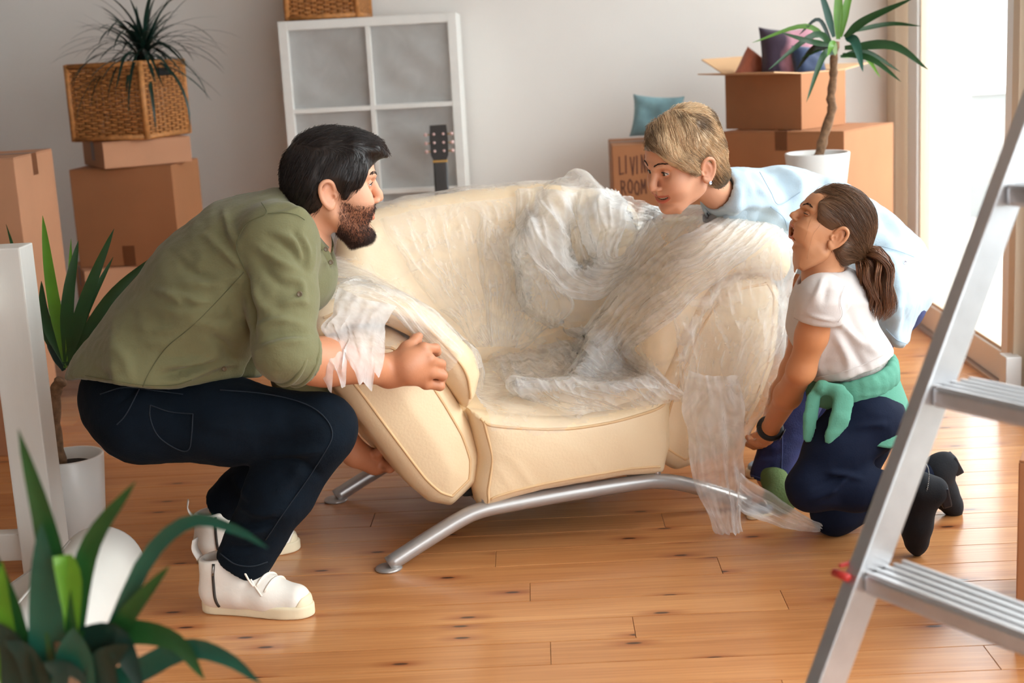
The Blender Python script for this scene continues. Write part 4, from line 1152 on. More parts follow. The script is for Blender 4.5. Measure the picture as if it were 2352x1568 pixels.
t3 = ragged_sheet('torn_plastic', [at(1700, 1085, 3.37), at(1730, 1110, 3.34), at(1790, 1145, 3.30), at(1850, 1180, 3.26), at(1893, 1208, 3.235)],
                  [at(1690, 1165, 3.36), at(1730, 1185, 3.33), at(1790, 1205, 3.28), at(1845, 1220, 3.25), at(1890, 1219, 3.235)], M_film3, amp=.006, seed=8, tears=.05, bow=.008, rows=60, cols=24)
tag(t3, 'twisted tail of plastic trailing towards the girl\'s knee', 'plastic sheet')
# ------------------------------------------------------------------ people: shared builders
def topx(v):
    q = (np.asarray(v)-CAM_POS)@RC
    return np.stack([1176+FPX*q[:, 0]/-q[:, 2], 784-FPX*q[:, 1]/-q[:, 2]], 1)
def fold(v, n, strokes):
    """pinched folds: (points on the cloth in the photo, width, height); only on the side turned to the viewer"""
    p = topx(v); view = CAM_POS-v; view /= np.linalg.norm(view, axis=1)[:, None]
    face = np.clip((n*view).sum(1)*2.5, 0, 1); out = np.zeros(len(v))
    for pts, w, a in strokes:
        pts = np.asarray(pts, float)
        if len(pts) > 2: pts = spline(pts, 4*len(pts))
        best = np.full(len(v), 1e9); tt = np.zeros(len(v)); L = len(pts)-1
        lo = pts.min(0)-3*w; hi = pts.max(0)+3*w
        m = np.where(((p > lo) & (p < hi)).all(1))[0]
        if not len(m): continue
        for i in range(L):
            d, t = seg_dist(p[m], pts[i], pts[i+1]); b = d < best[m]
            best[m] = np.where(b, d, best[m]); tt[m] = np.where(b, (i+t)/L, tt[m])
        out[m] += a*np.exp(-(best[m]/w)**2)*np.sin(np.clip(tt[m], .03, .97)*PI)**.6
    return out*face
def set_tint(o, t):
    a = o.data.color_attributes.new('tint', 'FLOAT_COLOR', 'POINT')
    c = np.ones((len(t), 4), np.float32); c[:, :3] = t; a.data.foreach_set('color', c.ravel())
def frame_of(fwd, up):
    f = unit(fwd); l = unit(np.cross(up, f)); u = np.cross(f, l)
    return np.stack([f, l, u], 1)
M_skin_m = mat('skin_man', rgb(216, 160, 128), .5, attr=True, bump=.05, bscale=240)
M_skin_w = mat('skin_woman', rgb(216, 158, 126), .48, attr=True, bump=.03, bscale=240)
M_skin_g = mat('skin_girl', rgb(206, 146, 106), .5, attr=True, bump=.03, bscale=240)
M_eye = mat('eye_white', rgb(232, 228, 224), .15)
M_iris = mat('iris_brown', rgb(58, 38, 26), .12)
M_teeth = mat('teeth', rgb(240, 234, 222), .25)
M_mouth = mat('mouth_inside', rgb(110, 40, 40), .5)
M_brow = mat('brow_hair', rgb(52, 36, 28), .7)
M_lash = mat('lash', rgb(24, 18, 16), .6)

ZT = np.array([-.125, -.115, -.105, -.092, -.082, -.070, -.058, -.047, -.035, -.020, 0, .025, .045, .07, .09, .11, .123, .131, .136])
FX = np.array([.050, .068, .082, .0915, .092, .0865, .0925, .092, .094, .091, .088, .0875, .0965, .0935, .086, .066, .042, .018, -.008])
BX = np.array([.045, .040, .030, .015, .002, -.012, -.022, -.035, -.05, -.072, -.089, -.100, -.104, -.104, -.099, -.084, -.064, -.043, -.02])
WX = np.array([.006, .020, .031, .042, .049, .0545, .0585, .062, .0655, .069, .0725, .0755, .0765, .076, .0715, .060, .045, .030, .012])
def head_vol(vox=.0025, jaw=0.0, wide=1.0, nose=1.0, chin=1.0, open_=0.0, smile=0.0, child=False, ears=True, neck=None, neck_r=.056, lips=1.0, slim=1.0, mouth=(.025, .001, .002, .002)):
    """head at the origin of the ears: x forward, y left, z up"""
    vo = Vol((-.16, -.125, -.20), (.15, .125, .165), vox)
    zt, fx, bx, wx = ZT.copy(), FX.copy(), BX.copy(), WX.copy()*wide
    low = zt < -.045
    wx = wx*np.interp(zt, [-.09, -.02], [slim, 1.0])
    if open_:                                       # dropped jaw
        dz = np.where(low, -open_, 0.0); fx = fx-open_*np.interp(ZT, [-.125, -.09, -.058, -.045], [1.5, 1.35, .55, 0.0])
        zt = zt+dz
    fx = fx+np.where((zt < -.075) & (zt > -.11-open_), .004*(chin-1)*10, 0)
    sl, (x, y, z) = vo.win(vo.lo, vo.lo+vo.n*vox)
    zz = z[0, 0]
    a = np.interp(zz, zt, fx); b = np.interp(zz, zt, bx); w = np.interp(zz, zt, wx)
    # smooth the tables
    ker = np.exp(-np.linspace(-2, 2, 9)**2); ker /= ker.sum()
    a, b, w = (np.convolve(np.pad(q, 4, 'edge'), ker, 'valid') for q in (a, b, w))
    cx = (b*.42+a*.58)[None, None]; rxf = np.maximum((a[None, None]-cx), .004); rxb = np.maximum(cx-b[None, None], .004); wy = np.maximum(w, .003)[None, None]
    X = x-cx; rx_ = np.where(X > 0, rxf, rxb); e = 2.25
    q = ((np.abs(X)/rx_)**e+(np.abs(y)/wy)**e)**(1/e)
    dist = (q-1)*np.minimum(rx_, wy)*.9
    over = np.maximum(z-.136, zt[0]-z); dist = np.maximum(dist, over)
    vo.put(sl, dist, 0)
    zj = -open_
    ch = .004 if child else 0
    for s in (-1, 1):
        vo.cap((.0, s*.055*wide*slim, -.045+zj*.3), (.062-open_*1.35, s*.030*wide*slim, -.090+zj), .015, .014, k=.025)       # jaw line
        vo.ell((.058, s*.046*wide, -.004+.006*smile), (.024, .020, .020), k=.025)                        # cheekbone
        vo.ell((.066, s*.038*wide, -.03+zj*.3+.006*smile), (.022, .020+.004*smile+ch, .020), k=.03)      # cheek
        vo.cap((.0905, s*.012, .041), (.078, s*.045, .045), .0085 if not child else .007, .007, k=.012)  # brow
        vo.ell((.0945, s*.032, .0235), (.017, .018, .0125), k=.010, mode='sub')                          # socket
        vo.ell((.0755, s*.031, .0245), (.0128,)*3, k=.002)                                               # eyeball bulge
    # nose
    nn = nose
    vo.chain([V(.086, 0, .036), V(.090+.007*nn, 0, .018), V(.093+.016*nn, 0, .0), V(.094+.0195*nn, 0, -.010)], [.0070, .0074, .0082, .0088], k=.011)
    for s in (-1, 1):
        vo.ell((.0945+.006*nn, s*.0115, -.0155), (.0095, .0068, .0066), k=.006)
        vo.ell((.0965+.009*nn, s*.0062, -.0235), (.005, .0034, .004), k=.002, mode='sub')
    vo.cap((.092, 0, -.022), (.0935, 0, -.036), .006, .006, k=.01)
    # chin
    vo.ell((.080-open_*1.35, 0, -.096+zj), (.0165, .021*slim, .014), k=.018)
    # mouth: (half width, upper opening, lower opening, corner lift)
    cw, hu, hl, lf = mouth
    T_ = np.linspace(-1, 1, 13); up_, lo_ = [], []
    for t_ in T_:
        g_ = max(0.0, 1-t_*t_); yy = t_*cw
        xx = .0935-.36*(abs(yy)/.06)**2*.06-.0035*smile*t_*t_
        zb = -.0495+lf*t_*t_
        r_ = (hu+hl)*.5*g_**.6
        if hu+hl > .002 and g_ > .02:
            zc = zb+(hu-hl)*.5*g_**.6; ba = open_*.45*g_
            n_ = 3 if hl > .012 else 1
            for q_ in range(n_):
                zq = zc if n_ == 1 else zb+(hu-r_*.55)*1.0+(-(hl+hu)+r_*1.1)*q_/(n_-1)
                rq = r_*.92 if n_ == 1 else min(r_*.62, cw*.5)
                vo.cap(V(.068, yy*.9, zq), V(xx+.012-(ba if q_ else 0), yy, zq), rq, rq, k=.0015, mode='sub')
        up_.append(V(xx+.0015*g_, yy, zb+hu*g_**.6+.0022)); lo_.append(V(xx+.0005*g_-open_*.50*g_**.5, yy, zb-hl*g_**.6-.0028*g_))
    ru = [.0022+.0020*lips*max(0, 1-t_*t_)*(1-.25*math.exp(-(t_/.12)**2)) for t_ in T_]; rl_ = [.0022+.0030*lips*max(0, 1-t_*t_)**.7 for t_ in T_]
    vo.chain(up_, ru, k=.003); vo.chain(lo_, rl_, k=.003)
    if ears:
        for s in (-1, 1):
            R_ = frame_of(unit(V(1, -s*.32, 0)), V(-.18, 0, 1))
            vo.ell((-.013, s*.0765, .004), (.0165, .0075, .0285), R=R_, k=.006)
            vo.ell((-.008, s*.0865, .004), (.0105, .0085, .017), R=R_, k=.004, mode='sub')
            hx = [V(.002, s*.0765, .012), V(-.004, s*.083, .028), V(-.016, s*.088, .0335), V(-.029, s*.089, .026), V(-.031, s*.087, .008), V(-.024, s*.084, -.012), V(-.012, s*.080, -.025), V(-.004, s*.076, -.026), V(.001, s*.0745, -.016)]
            hx = spline(hx, 26); vo.chain(hx, [.0038]*20+[.0045]*6, k=.004)
            vo.ell((-.009, s*.0785, -.024), (.0075, .0052, .0085), k=.005)
            vo.ell((.004, s*.0755, -.001), (.0045, .005, .006), k=.004)
            vo.ell((-.003, s*.080, -.002), (.0045, .006, .006), k=.002, mode='sub')
    if neck is not None:
        vo.cap((-.026, 0, -.015), neck, neck_r, neck_r*1.04, k=.022)
    return vo
def head_tint(v, mouth=(.025, .001, .002, .002), open_=0.0, lipc=(.86, .52, .50), blush=.10):
    t = np.ones((len(v), 3)); x, y, z = v.T
    for s in (-1, 1):
        b = np.exp(-((x-.07)/.03)**2-((y-s*.043)/.02)**2-((z+.015)/.02)**2)[:, None]*blush
        t *= 1-b*np.array([0, .55, .55])
        e = np.exp(-((y-s*.086)/.012)**2-((x+.012)/.025)**2-((z-.004)/.03)**2)[:, None]*.16
        t *= 1-e*np.array([.0, .6, .6])
    b = np.exp(-((x-.113)/.02)**2-(y/.014)**2-((z+.01)/.012)**2)[:, None]*.14; t *= 1-b*np.array([0, .5, .5])
    cw, hu, hl, lf = mouth
    q = np.clip(y/(cw+.002), -1, 1); g = np.clip(1-q*q, 0, 1); zb = -.0495+lf*q*q; on = np.abs(y) < cw+.002
    zu = zb+hu*g**.6+.0022; zl = zb-hl*g**.6-.0028*g
    m = np.clip(np.maximum(1-(np.abs(z-zu)-.0018-.0016*g).clip(0)/.0014, 1-(np.abs(z-zl)-.0026-.0024*g).clip(0)/.0014), 0, 1)*on*(x > .066-open_)
    t = t*(1-m[:, None])+np.array(lipc)*m[:, None]
    ins = on & (z < zu-.0005) & (z > zl+.0005) & (x < .0925-.018*np.abs(q)-.4*open_*(z < -.06)) & (x > .05)
    t[ins] = np.array([.40, .13, .13])
    return t
def place(v, org, R, s): return np.asarray(org)+(np.asarray(v)*s)@R.T
def eye_parts(parent, pl, s, gaze, sides=(-1, 1), lidopen=1.0, lash=True, child=False, squint=0.0):
    for sd in sides:
        c = V(.0752, sd*.031, .0245); g = unit(gaze); r = .0133
        u = np.linspace(0, PI, 13); w = np.linspace(0, 2*PI, 21)[:-1]
        F = frame_of(g, V(0, 0, 1)); vs = []
        for a in u:
            for b in w: vs.append(c+F@(V(math.cos(a), math.sin(a)*math.cos(b), math.sin(a)*math.sin(b))*r))
        fs = [(i*20+j, i*20+(j+1) % 20, (i+1)*20+(j+1) % 20, (i+1)*20+j) for i in range(12) for j in range(20)]
        e = mesh_obj('eye', pl(np.array(vs)), fs, M_eye, parent)
        e.data.materials.append(M_iris)
        idx = np.zeros(len(fs), np.int32); idx[:20*2] = 1; e.data.polygons.foreach_set('material_index', idx)
        def lid(z0, z1, rr, mm, name, thick):
            pts = []
            for a in np.linspace(-1.05, 1.05, 13):
                zz = z0+(z1-z0)*math.cos(a*1.45)
                el = math.asin(max(-.95, min(.95, zz/r)))
                pts.append(c+V(math.cos(a)*math.cos(el), math.sin(a)*math.cos(el)*1.02, math.sin(el))*rr)
            tube(name, pl(np.array(pts)), thick*s, mm, parent, 6)
        zu = .0065*lidopen-squint; zl = -.0055*lidopen+squint*.5
        if lidopen < .3: zu = -.002; zl = -.004
        # eyelids as small shells following the eyeball
        for (za, zb, nm) in ((zu, .0135, 'eyelid'), (-.0135, zl, 'eyelid')):
            vs = []; na, nb = 13, 7
            for a in np.linspace(-1.25, 1.25, na):
                for k in np.linspace(0, 1, nb):
                    edge = math.cos(a*1.22)**.7 if abs(a*1.22) < PI/2 else 0
                    if nm == 'eyelid' and za == zu: lo_ = -.0012+(zu+.0012)*edge; zz = lo_+(zb-lo_)*k
                    else: hi_ = -.0012+(zl+.0012)*edge; zz = za+(hi_-za)*k
                    el = math.asin(max(-.98, min(.98, zz/.0138)))
                    vs.append(c+V(math.cos(a)*math.cos(el), math.sin(a)*math.cos(el), math.sin(el))*.0143)
            fs = [(i*nb+j, (i+1)*nb+j, (i+1)*nb+j+1, i*nb+j+1) for i in range(na-1) for j in range(nb-1)]
            lo2 = mesh_obj('eyelid', pl(np.array(vs)), fs, parent.get('_skin') and MATS[parent['_skin']], parent)
            set_tint(lo2, np.ones((len(vs), 3))*np.array([.93, .86, .84]))
        if lash: lid(-.0012, zu, .0149, M_lash, 'eyelash', .0010 if not child else .0011)
def snap(vol, p, it=4):
    h = vol.vox; p = np.atleast_2d(np.asarray(p, float)).copy()
    for _ in range(it):
        g = np.stack([vol.sample(p+np.eye(3)[i]*h)-vol.sample(p-np.eye(3)[i]*h) for i in range(3)], 1); g /= np.linalg.norm(g, axis=1)[:, None]+1e-9
        p = p-g*np.clip(vol.sample(p), -.006, .006)[:, None]
    return p, g
def brow(parent, pl, vol, m, sd, lift=0.0, thick=.0030):
    pts = [V(.0985, sd*.012, .0455+lift*.3), V(.0975, sd*.024, .0505+lift), V(.090, sd*.036, .0525+lift), V(.078, sd*.047, .048+lift*.6)]
    c = spline(pts, 14); r = np.interp(np.linspace(0, 1, 14), [0, .25, .7, 1], [.8, 1.1, .9, .25])*thick
    # slightly raised strip made of short hairs
    rg = random.Random(4); R0, D0 = [], []
    for i in range(170):
        k = rg.random()*12.9; a = int(k); p = c[a]*(1-(k-a))+c[a+1]*(k-a)
        t = unit(c[a+1]-c[a]); R0.append(p+V(0, 0, rg.uniform(-1, 1)*r[a])); D0.append(unit(t+V(0, 0, .45-1.0*k/13))*.0062*rg.uniform(.7, 1.1))
    R0 = np.array(R0); D0 = np.array(D0)
    P0, g0 = snap(vol, R0); P1, g1 = snap(vol, P0+D0*.5); P2, g2 = snap(vol, P1+D0*.5)
    S = np.stack([P0, P1+g1*.0008, P2+g2*.0008], 1)
    return strands_mesh('eyebrow', pl(S.reshape(-1, 3)).reshape(S.shape), .00034, m, parent)
def trace(vol, roots, dirfn, steps, ds, lift, rng_, jit=.15, grav=None):
    """hair strands that follow a direction field along the surface of a volume"""
    p = roots.copy(); out = [p.copy()]; h = vol.vox
    off = lift*rng_.rand(len(p))**2*1.6; jt = (rng_.rand(len(p), 3)-.5)*2*jit
    def grad(q):
        g = np.stack([vol.sample(q+np.eye(3)[i]*h)-vol.sample(q-np.eye(3)[i]*h) for i in range(3)], 1)
        return g/(np.linalg.norm(g, axis=1)[:, None]+1e-9)
    for s in range(steps):
        n = grad(p); d = dirfn(p)+jt; d = d-n*(d*n).sum(1)[:, None]; d /= np.linalg.norm(d, axis=1)[:, None]+1e-9
        p = p+d*(ds if np.isscalar(ds) else ds[:, None])
        sd = vol.sample(p); n = grad(p); bad = np.abs(sd) > .007; p[bad] = out[-1][bad]+1e-5*(s+1); sd[bad] = off[bad]*min(1, (s+1)/3)
        p = p-n*np.clip(sd-off*min(1, (s+1)/3), -.01, .01)[:, None]
        out.append(p.copy())
    return np.stack(out, 1)
def cull(S, cuts, m=1.15):
    """keep strands that stay off the face and the ears"""
    ok = np.ones(len(S), bool)
    for c, r in cuts: ok &= ((((S-np.array(c))/np.array(r))**2).sum(2) > m).all(1)
    return ok
def strands_mesh(name, S, r, m, parent, tintv=None, extra=None):
    """S: n x k x 3 polylines -> thin three-sided tapered hairs in one mesh"""
    n, k, _ = S.shape
    t = np.gradient(S, axis=1); t /= np.linalg.norm(t, axis=2)[:, :, None]+1e-9
    a = np.cross(t, np.array([.31, .22, .93])); a /= np.linalg.norm(a, axis=2)[:, :, None]+1e-9; b = np.cross(t, a)
    prof = np.interp(np.linspace(0, 1, k), [0, .6, 1], [1, .85, .12])*r
    ring = [S+prof[None, :, None]*(a*math.cos(q)+b*math.sin(q)) for q in (0, 2*PI/3, 4*PI/3)]
    vs = np.stack(ring, 2).reshape(-1, 3)
    base = (np.arange(n)*k*3)[:, None, None]+(np.arange(k-1)*3)[None, :, None]
    F = []
    for j in range(3):
        j2 = (j+1) % 3
        F.append(np.concatenate([base+j, base+j2, base+3+j2, base+3+j], 2).reshape(-1, 4))
    F = np.vstack(F)
    if tintv is not None: tv = np.repeat(tintv, k*3, 0)
    if extra is not None:
        ev, ef, et = extra; F = np.vstack([F, ef+len(vs)]); vs = np.vstack([vs, ev])
        if tintv is not None: tv = np.vstack([tv, et])
    o = mesh_obj(name, vs, F, m, parent)
    if tintv is not None: set_tint(o, tv)
    return o
def teeth(parent, pl, x, z, w, h, n=8, curve=.010, lift=0.0):
    for i in range(n):
        u = (i+.5)/n*2-1
        hh = h*(1-.25*abs(u)); ww = w/n*.98
        c = V(x-curve*u*u, u*w, z+lift*u*u)
        bm = bmesh.new(); add_box(bm, (-.003, -ww, -hh), (.002, ww, 0)); bmesh.ops.bevel(bm, geom=list(bm.edges), offset=.0011, segments=2, affect='EDGES')
        Mx = np.array([v.co for v in bm.verts]); Mx = pl(Mx+c)
        for vv, q in zip(bm.verts, Mx): vv.co = q
        bm_obj('tooth', bm, M_teeth, parent, smooth=True)
def join_parts(name, parts, m, parent):
    VS, FS, TS, o = [], [], [], 0
    for v, f, t in parts:
        VS.append(v); FS.append(f+o); TS.append(np.ones((len(v), 3)) if t is None else t); o += len(v)
    ob = mesh_obj(name, np.vstack(VS), np.vstack(FS), m, parent); set_tint(ob, np.vstack(TS)); return ob
def soft(lo, hi, vox, fn, it=1, iso=0.0):
    vo = Vol(lo, hi, vox); fn(vo); v, f = vo.mesh(iso); return relax(v, f, it), f
def bounds(pts, m=.12):
    p = np.array(pts); return p.min(0)-m, p.max(0)+m
def shell_strip(name, A, B, th, m, parent, out=V(0, -1, 0)):
    """a thin cloth strip between two edge curves, with thickness"""
    A = np.asarray(A); B = np.asarray(B); n = len(A)
    nn = np.cross(np.gradient(A, axis=0), B-A); nn /= np.linalg.norm(nn, axis=1)[:, None]+1e-9
    vs = np.vstack([A, B, A+nn*th, B+nn*th]); fs = []
    for i in range(n-1):
        fs += [(i, i+1, n+i+1, n+i), (2*n+i, 3*n+i, 3*n+i+1, 2*n+i+1), (i, 2*n+i, 2*n+i+1, i+1), (n+i, n+i+1, 3*n+i+1, 3*n+i)]
    fs += [(0, n, 3*n, 2*n), (n-1, 3*n-1, 4*n-1, 2*n-1)]
    return mesh_obj(name, vs, fs, m, parent)
def disc_button(parent, c, nrm, r, m, name='button'):
    R = frame_of(nrm, V(0, 0, 1) if abs(unit(nrm)[2]) < .9 else V(1, 0, 0))
    o = lathe(name, [(r*.55, 0), (r, .0008), (r, .0018), (r*.75, .0024), (r*.55, .0016), (.0003, .0016)], m, parent, 14)
    Mx = Matrix(((R[0, 1], R[0, 2], R[0, 0], c[0]), (R[1, 1], R[1, 2], R[1, 0], c[1]), (R[2, 1], R[2, 2], R[2, 0], c[2]), (0, 0, 0, 1)))
    o.matrix_local = Mx; return o

def ring_collar(name, c0, ax, front, r0, r1, h, gap, fall, m, parent, th=.003):
    """a shirt collar: stands round the neck and folds down outside, open at the front"""
    ax = unit(ax); fr = unit(front-ax*(front@ax)); sd = np.cross(ax, fr); G = []
    for s in np.linspace(0, 1, 9):
        row = []
        for a in np.linspace(gap, 2*PI-gap, 40):
            k = 1-abs(a-PI)/(PI-gap)                       # 1 at the nape, 0 at the front points
            if s < .4: q = s/.4; r = r0+(r1-r0)*q; z = h*q*(.75+.25*k)
            else: q = (s-.4)/.6; r = r1+.006+.014*q; z = h*(.75+.25*k)-(fall*(1.25-.35*k))*q
            row.append(np.asarray(c0)+ax*z+(fr*math.cos(a)+sd*math.sin(a))*r)
        G.append(row)
    return cloth_sheet(name, G, th, m, parent)
def sub_union(vo, fn, k):
    """build a piece on its own, cut it, then blend it in"""
    t = Vol(vo.lo, vo.lo+(vo.n-1)*vo.vox, vo.vox); t.n = vo.n; t.d = np.full(vo.n, .25, np.float32); t.ax = vo.ax
    fn(t); vo.d = smin(vo.d, t.d, k).astype(np.float32)
# ------------------------------------------------------------------ the man
M_shirt = mat('olive_cotton', rgb(112, 110, 76), .85, var=.05, vscale=10, bump=.12, bscale=220, sheen=.15)
M_shirt_seam = mat('olive_seam', rgb(88, 90, 60), .85)
M_denim = mat('dark_indigo_denim', rgb(9, 19, 29), .9, spec=.15, var=.2, vscale=16, bump=.18, bscale=260)
M_denim_seam = mat('denim_seam', rgb(20, 32, 44), .8)
M_hairm = mat('dark_brown_hair', rgb(34, 26, 24), .42, attr=True)
M_shoe = mat('white_leather', rgb(232, 226, 218), .45, var=.05, vscale=14, bump=.06, bscale=120)
M_sole = mat('cream_rubber', rgb(226, 212, 182), .6, var=.1, vscale=14)
M_lace = mat('white_lace', rgb(232, 222, 210), .8)
M_zip = mat('zip_metal', rgb(70, 68, 66), .4, metal=.7)
M_watchm = mat('watch_metal', rgb(150, 148, 145), .3, metal=.9)
M_horn = mat('horn_button', rgb(96, 80, 56), .35)
man = thing('person', 'bearded man in an olive shirt and dark jeans squatting to lift the sofa arm', 'person', tuple(onfloor(560, 1360)))
man['_skin'] = 'skin_man'
MO = np.array(man.location)
def own(parent, before):
    """keep world placement of parts made in place coordinates"""
    off = Vector(parent.location)
    for o in parent.children:
        if o.name not in before: o.location = o.location-off
BEFORE = set()
# joints
m_pel = at(325, 945, 3.12); m_hn = at(340, 960, 3.00); m_hf = at(345, 955, 3.24)
m_kn = at(738, 985, 2.96); m_an = at(556, 1290, 2.97)
m_kf = at(735, 975, 3.30); m_af = at(518, 1165, 3.34)
m_w = at(430, 770, 3.11); m_c = at(545, 640, 3.10); m_nb = at(690, 520, 3.10)
m_sn = at(640, 560, 2.955); m_sf = at(655, 560, 3.27)
m_en = at(655, 815, 2.85); m_wn = at(893, 852, 3.075)
m_ef = at(690, 880, 3.32); m_wf = at(815, 1040, 3.40)
YF_ = V(0, 1, 0)
# --- head
mh_s = .955; mh_o = at(762, 441, 3.10)
mh_f = unit(V(.976, .19, -.10)); mh_R = frame_of(mh_f, unit(V(.10, 0, 1)))
nk_w = at(688, 556, 3.10); nk_l = ((nk_w-mh_o)@mh_R)/mh_s
MOUTH_M = (.027, .0012, .0035, .005); mpl = lambda p: place(p, mh_o, mh_R, mh_s)
hv = head_vol(.0024, smile=.55, mouth=MOUTH_M, neck=nk_l, neck_r=.056, chin=1.05, nose=.80)
v, f = hv.mesh(); v = relax(v, f, 1)
t = head_tint(v, MOUTH_M, lipc=(.86, .60, .56), blush=.12)
x, y, z = v.T
bm_ = (np.clip((-.012-z+.35*(.05-x).clip(0))/.02, 0, 1)*np.clip((x-.004)/.02, 0, 1))      # beard area
bm_ = np.where((z < -.03) | (x < .075), bm_, bm_*np.clip((np.abs(y)-.014)/.01, 0, 1))
bm_ *= np.clip((z+.132)/.015, 0, 1)
lipz = (np.abs(y) < .033) & (z > -.074) & (z < -.0365) & (x > .074)
bm_ = np.where(lipz, 0, bm_); bm_ = np.where((np.abs(y) < .016) & (z > -.088) & (z < -.06) & (x > .07), 0, bm_)
t = t*(1-.55*bm_[:, None]*np.array([.8, 1, 1.1]))
head_part = (place(v, mh_o, mh_R, mh_s), f, t)
# beard: short hairs over a thin raised layer
rg = np.random.RandomState(5)
fn_ = np.where(bm_ > .45)[0]
nrm = vnormals(v, f)
pick = fn_[rg.randint(0, len(fn_), 9500)]
roots = v[pick]+rg.randn(len(pick), 3)*.0012
dirs = V(.10, 0, -1.0)[None]+np.stack([np.zeros(len(pick)), np.sign(roots[:, 1])*-.05, np.zeros(len(pick))], 1)+rg.randn(len(pick), 3)*.35+nrm[pick]*.55
dirs /= np.linalg.norm(dirs, axis=1)[:, None]
ln = (.0035+.005*np.clip((-.05-roots[:, 2])/.05, 0, 1)+.002*np.clip((roots[:, 0]-.05)/.04, 0, 1)*(roots[:, 2] < -.07))*rg.uniform(.7, 1.2, len(pick))
S = np.stack([roots, roots+dirs*ln[:, None]*.5, roots+dirs*ln[:, None]+V(0, 0, -.0015)], 1)
sel = v[f].mean(1); tint_b = np.array([[1.5, 1.05, .85]])*rg.uniform(.6, 1.5, (len(pick), 1))
M_beard = mat('beard_hair', rgb(46, 31, 25), .55, attr=True)
strands_mesh('beard', place(S.reshape(-1, 3), mh_o, mh_R, mh_s).reshape(S.shape), .00030, M_beard, man, tint_b)
# hair
hh = Vol((-.16, -.12, -.12), (.14, .12, .20), .003)
hh.ell((-.006, 0, .052), (.105, .082, .094), k=.02)
hh.ell((-.048, 0, .008), (.060, .071, .073), k=.03)
hh.ell((.045, .005, .098), (.062, .060, .036), k=.03)
hh.chain([V(.05, -.01, .112), V(.095, -.015, .104), V(.121, -.012, .088)], [.022, .013, .004], k=.02, flat=(V(0, 1, 0), 2.2))
for s in (-1, 1): hh.chain([V(.028, s*.072, .035), V(.026, s*.0735, .0)], [.014, .006], k=.012)
for s in (-1, 1): hh.ell((.030, s*.058, .052), (.048, .026, .044), k=.015)
# hairline: remove the face, ears and nape
hh.ell((.122, 0, .006), (.062, .16, .074), k=.008, mode='sub')
hh.ell((.085, 0, -.06), (.075, .12, .07), k=.01, mode='sub')
for s in (-1, 1): hh.ell((-.012, s*.088, -.002), (.024, .03, .036), k=.006, mode='sub')
hh.half((-.05, 0, -.068), unit(V(.45, 0, -1)), k=.01, mode='and')
hv2, hf2 = hh.mesh(); hv2 = relax(hv2, hf2, 1); hn = vnormals(hv2, hf2)
def flow_m(p):
    d = np.stack([np.where(p[:, 2] > .06, .9, -.25)+0*p[:, 0], -p[:, 1]*2.0, np.where(p[:, 2] > .085, -.1, -1.0)], 1)
    w = np.clip((p[:, 0]+.02)/.06, 0, 1)[:, None]
    back = np.stack([-.35+0*p[:, 0], -p[:, 1]*3, -1+0*p[:, 0]], 1)
    top = np.stack([1+0*p[:, 0], .25-p[:, 1]*3, -.12+0*p[:, 0]], 1)
    side = np.stack([-.25+0*p[:, 0], 0*p[:, 0], -1+0*p[:, 0]], 1)
    k = np.clip((p[:, 2]-.085)/.03, 0, 1)[:, None]
    return (back*(1-w)+side*w)*(1-k)+top*k
hv2 = hv2+hn*(.0022*ridge(np.stack([hv2[:, 0]*30, hv2[:, 1]*70, hv2[:, 2]*18], 1), 2))[:, None]
pk = rg.randint(0, len(hv2), 7000)
S = trace(hh, hv2[pk], flow_m, 8, .0062, .006, rg, .25)
ok = cull(S, [((.122, 0, .006), (.062, .16, .074)), ((.085, 0, -.06), (.075, .12, .07)), ((-.012, -.088, -.002), (.024, .03, .036)), ((-.012, .088, -.002), (.024, .03, .036))]); S = S[ok]; pk = pk[ok]
tl = rg.uniform(.6, 1.7, (len(pk), 1))*np.array([[1, 1, 1]]); front_t = np.clip((hv2[pk][:, 0]-.05)/.05, 0, 1)[:, None]
tl = tl*(1+front_t*np.array([[1.2, .9, .7]]))  # paler, warmer strands towards the fringe
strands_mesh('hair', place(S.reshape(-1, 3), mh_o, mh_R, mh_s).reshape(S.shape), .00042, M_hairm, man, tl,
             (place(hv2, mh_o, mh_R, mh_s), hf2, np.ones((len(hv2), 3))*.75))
eye_parts(man, mpl, mh_s, V(1, -.05, -.15), lidopen=.75, squint=.001)
for sd in (-1, 1): brow(man, mpl, hv, M_brow, sd, -.001, .0034)
teeth(man, mpl, .0885, -.0465, .020, .006, lift=.003)
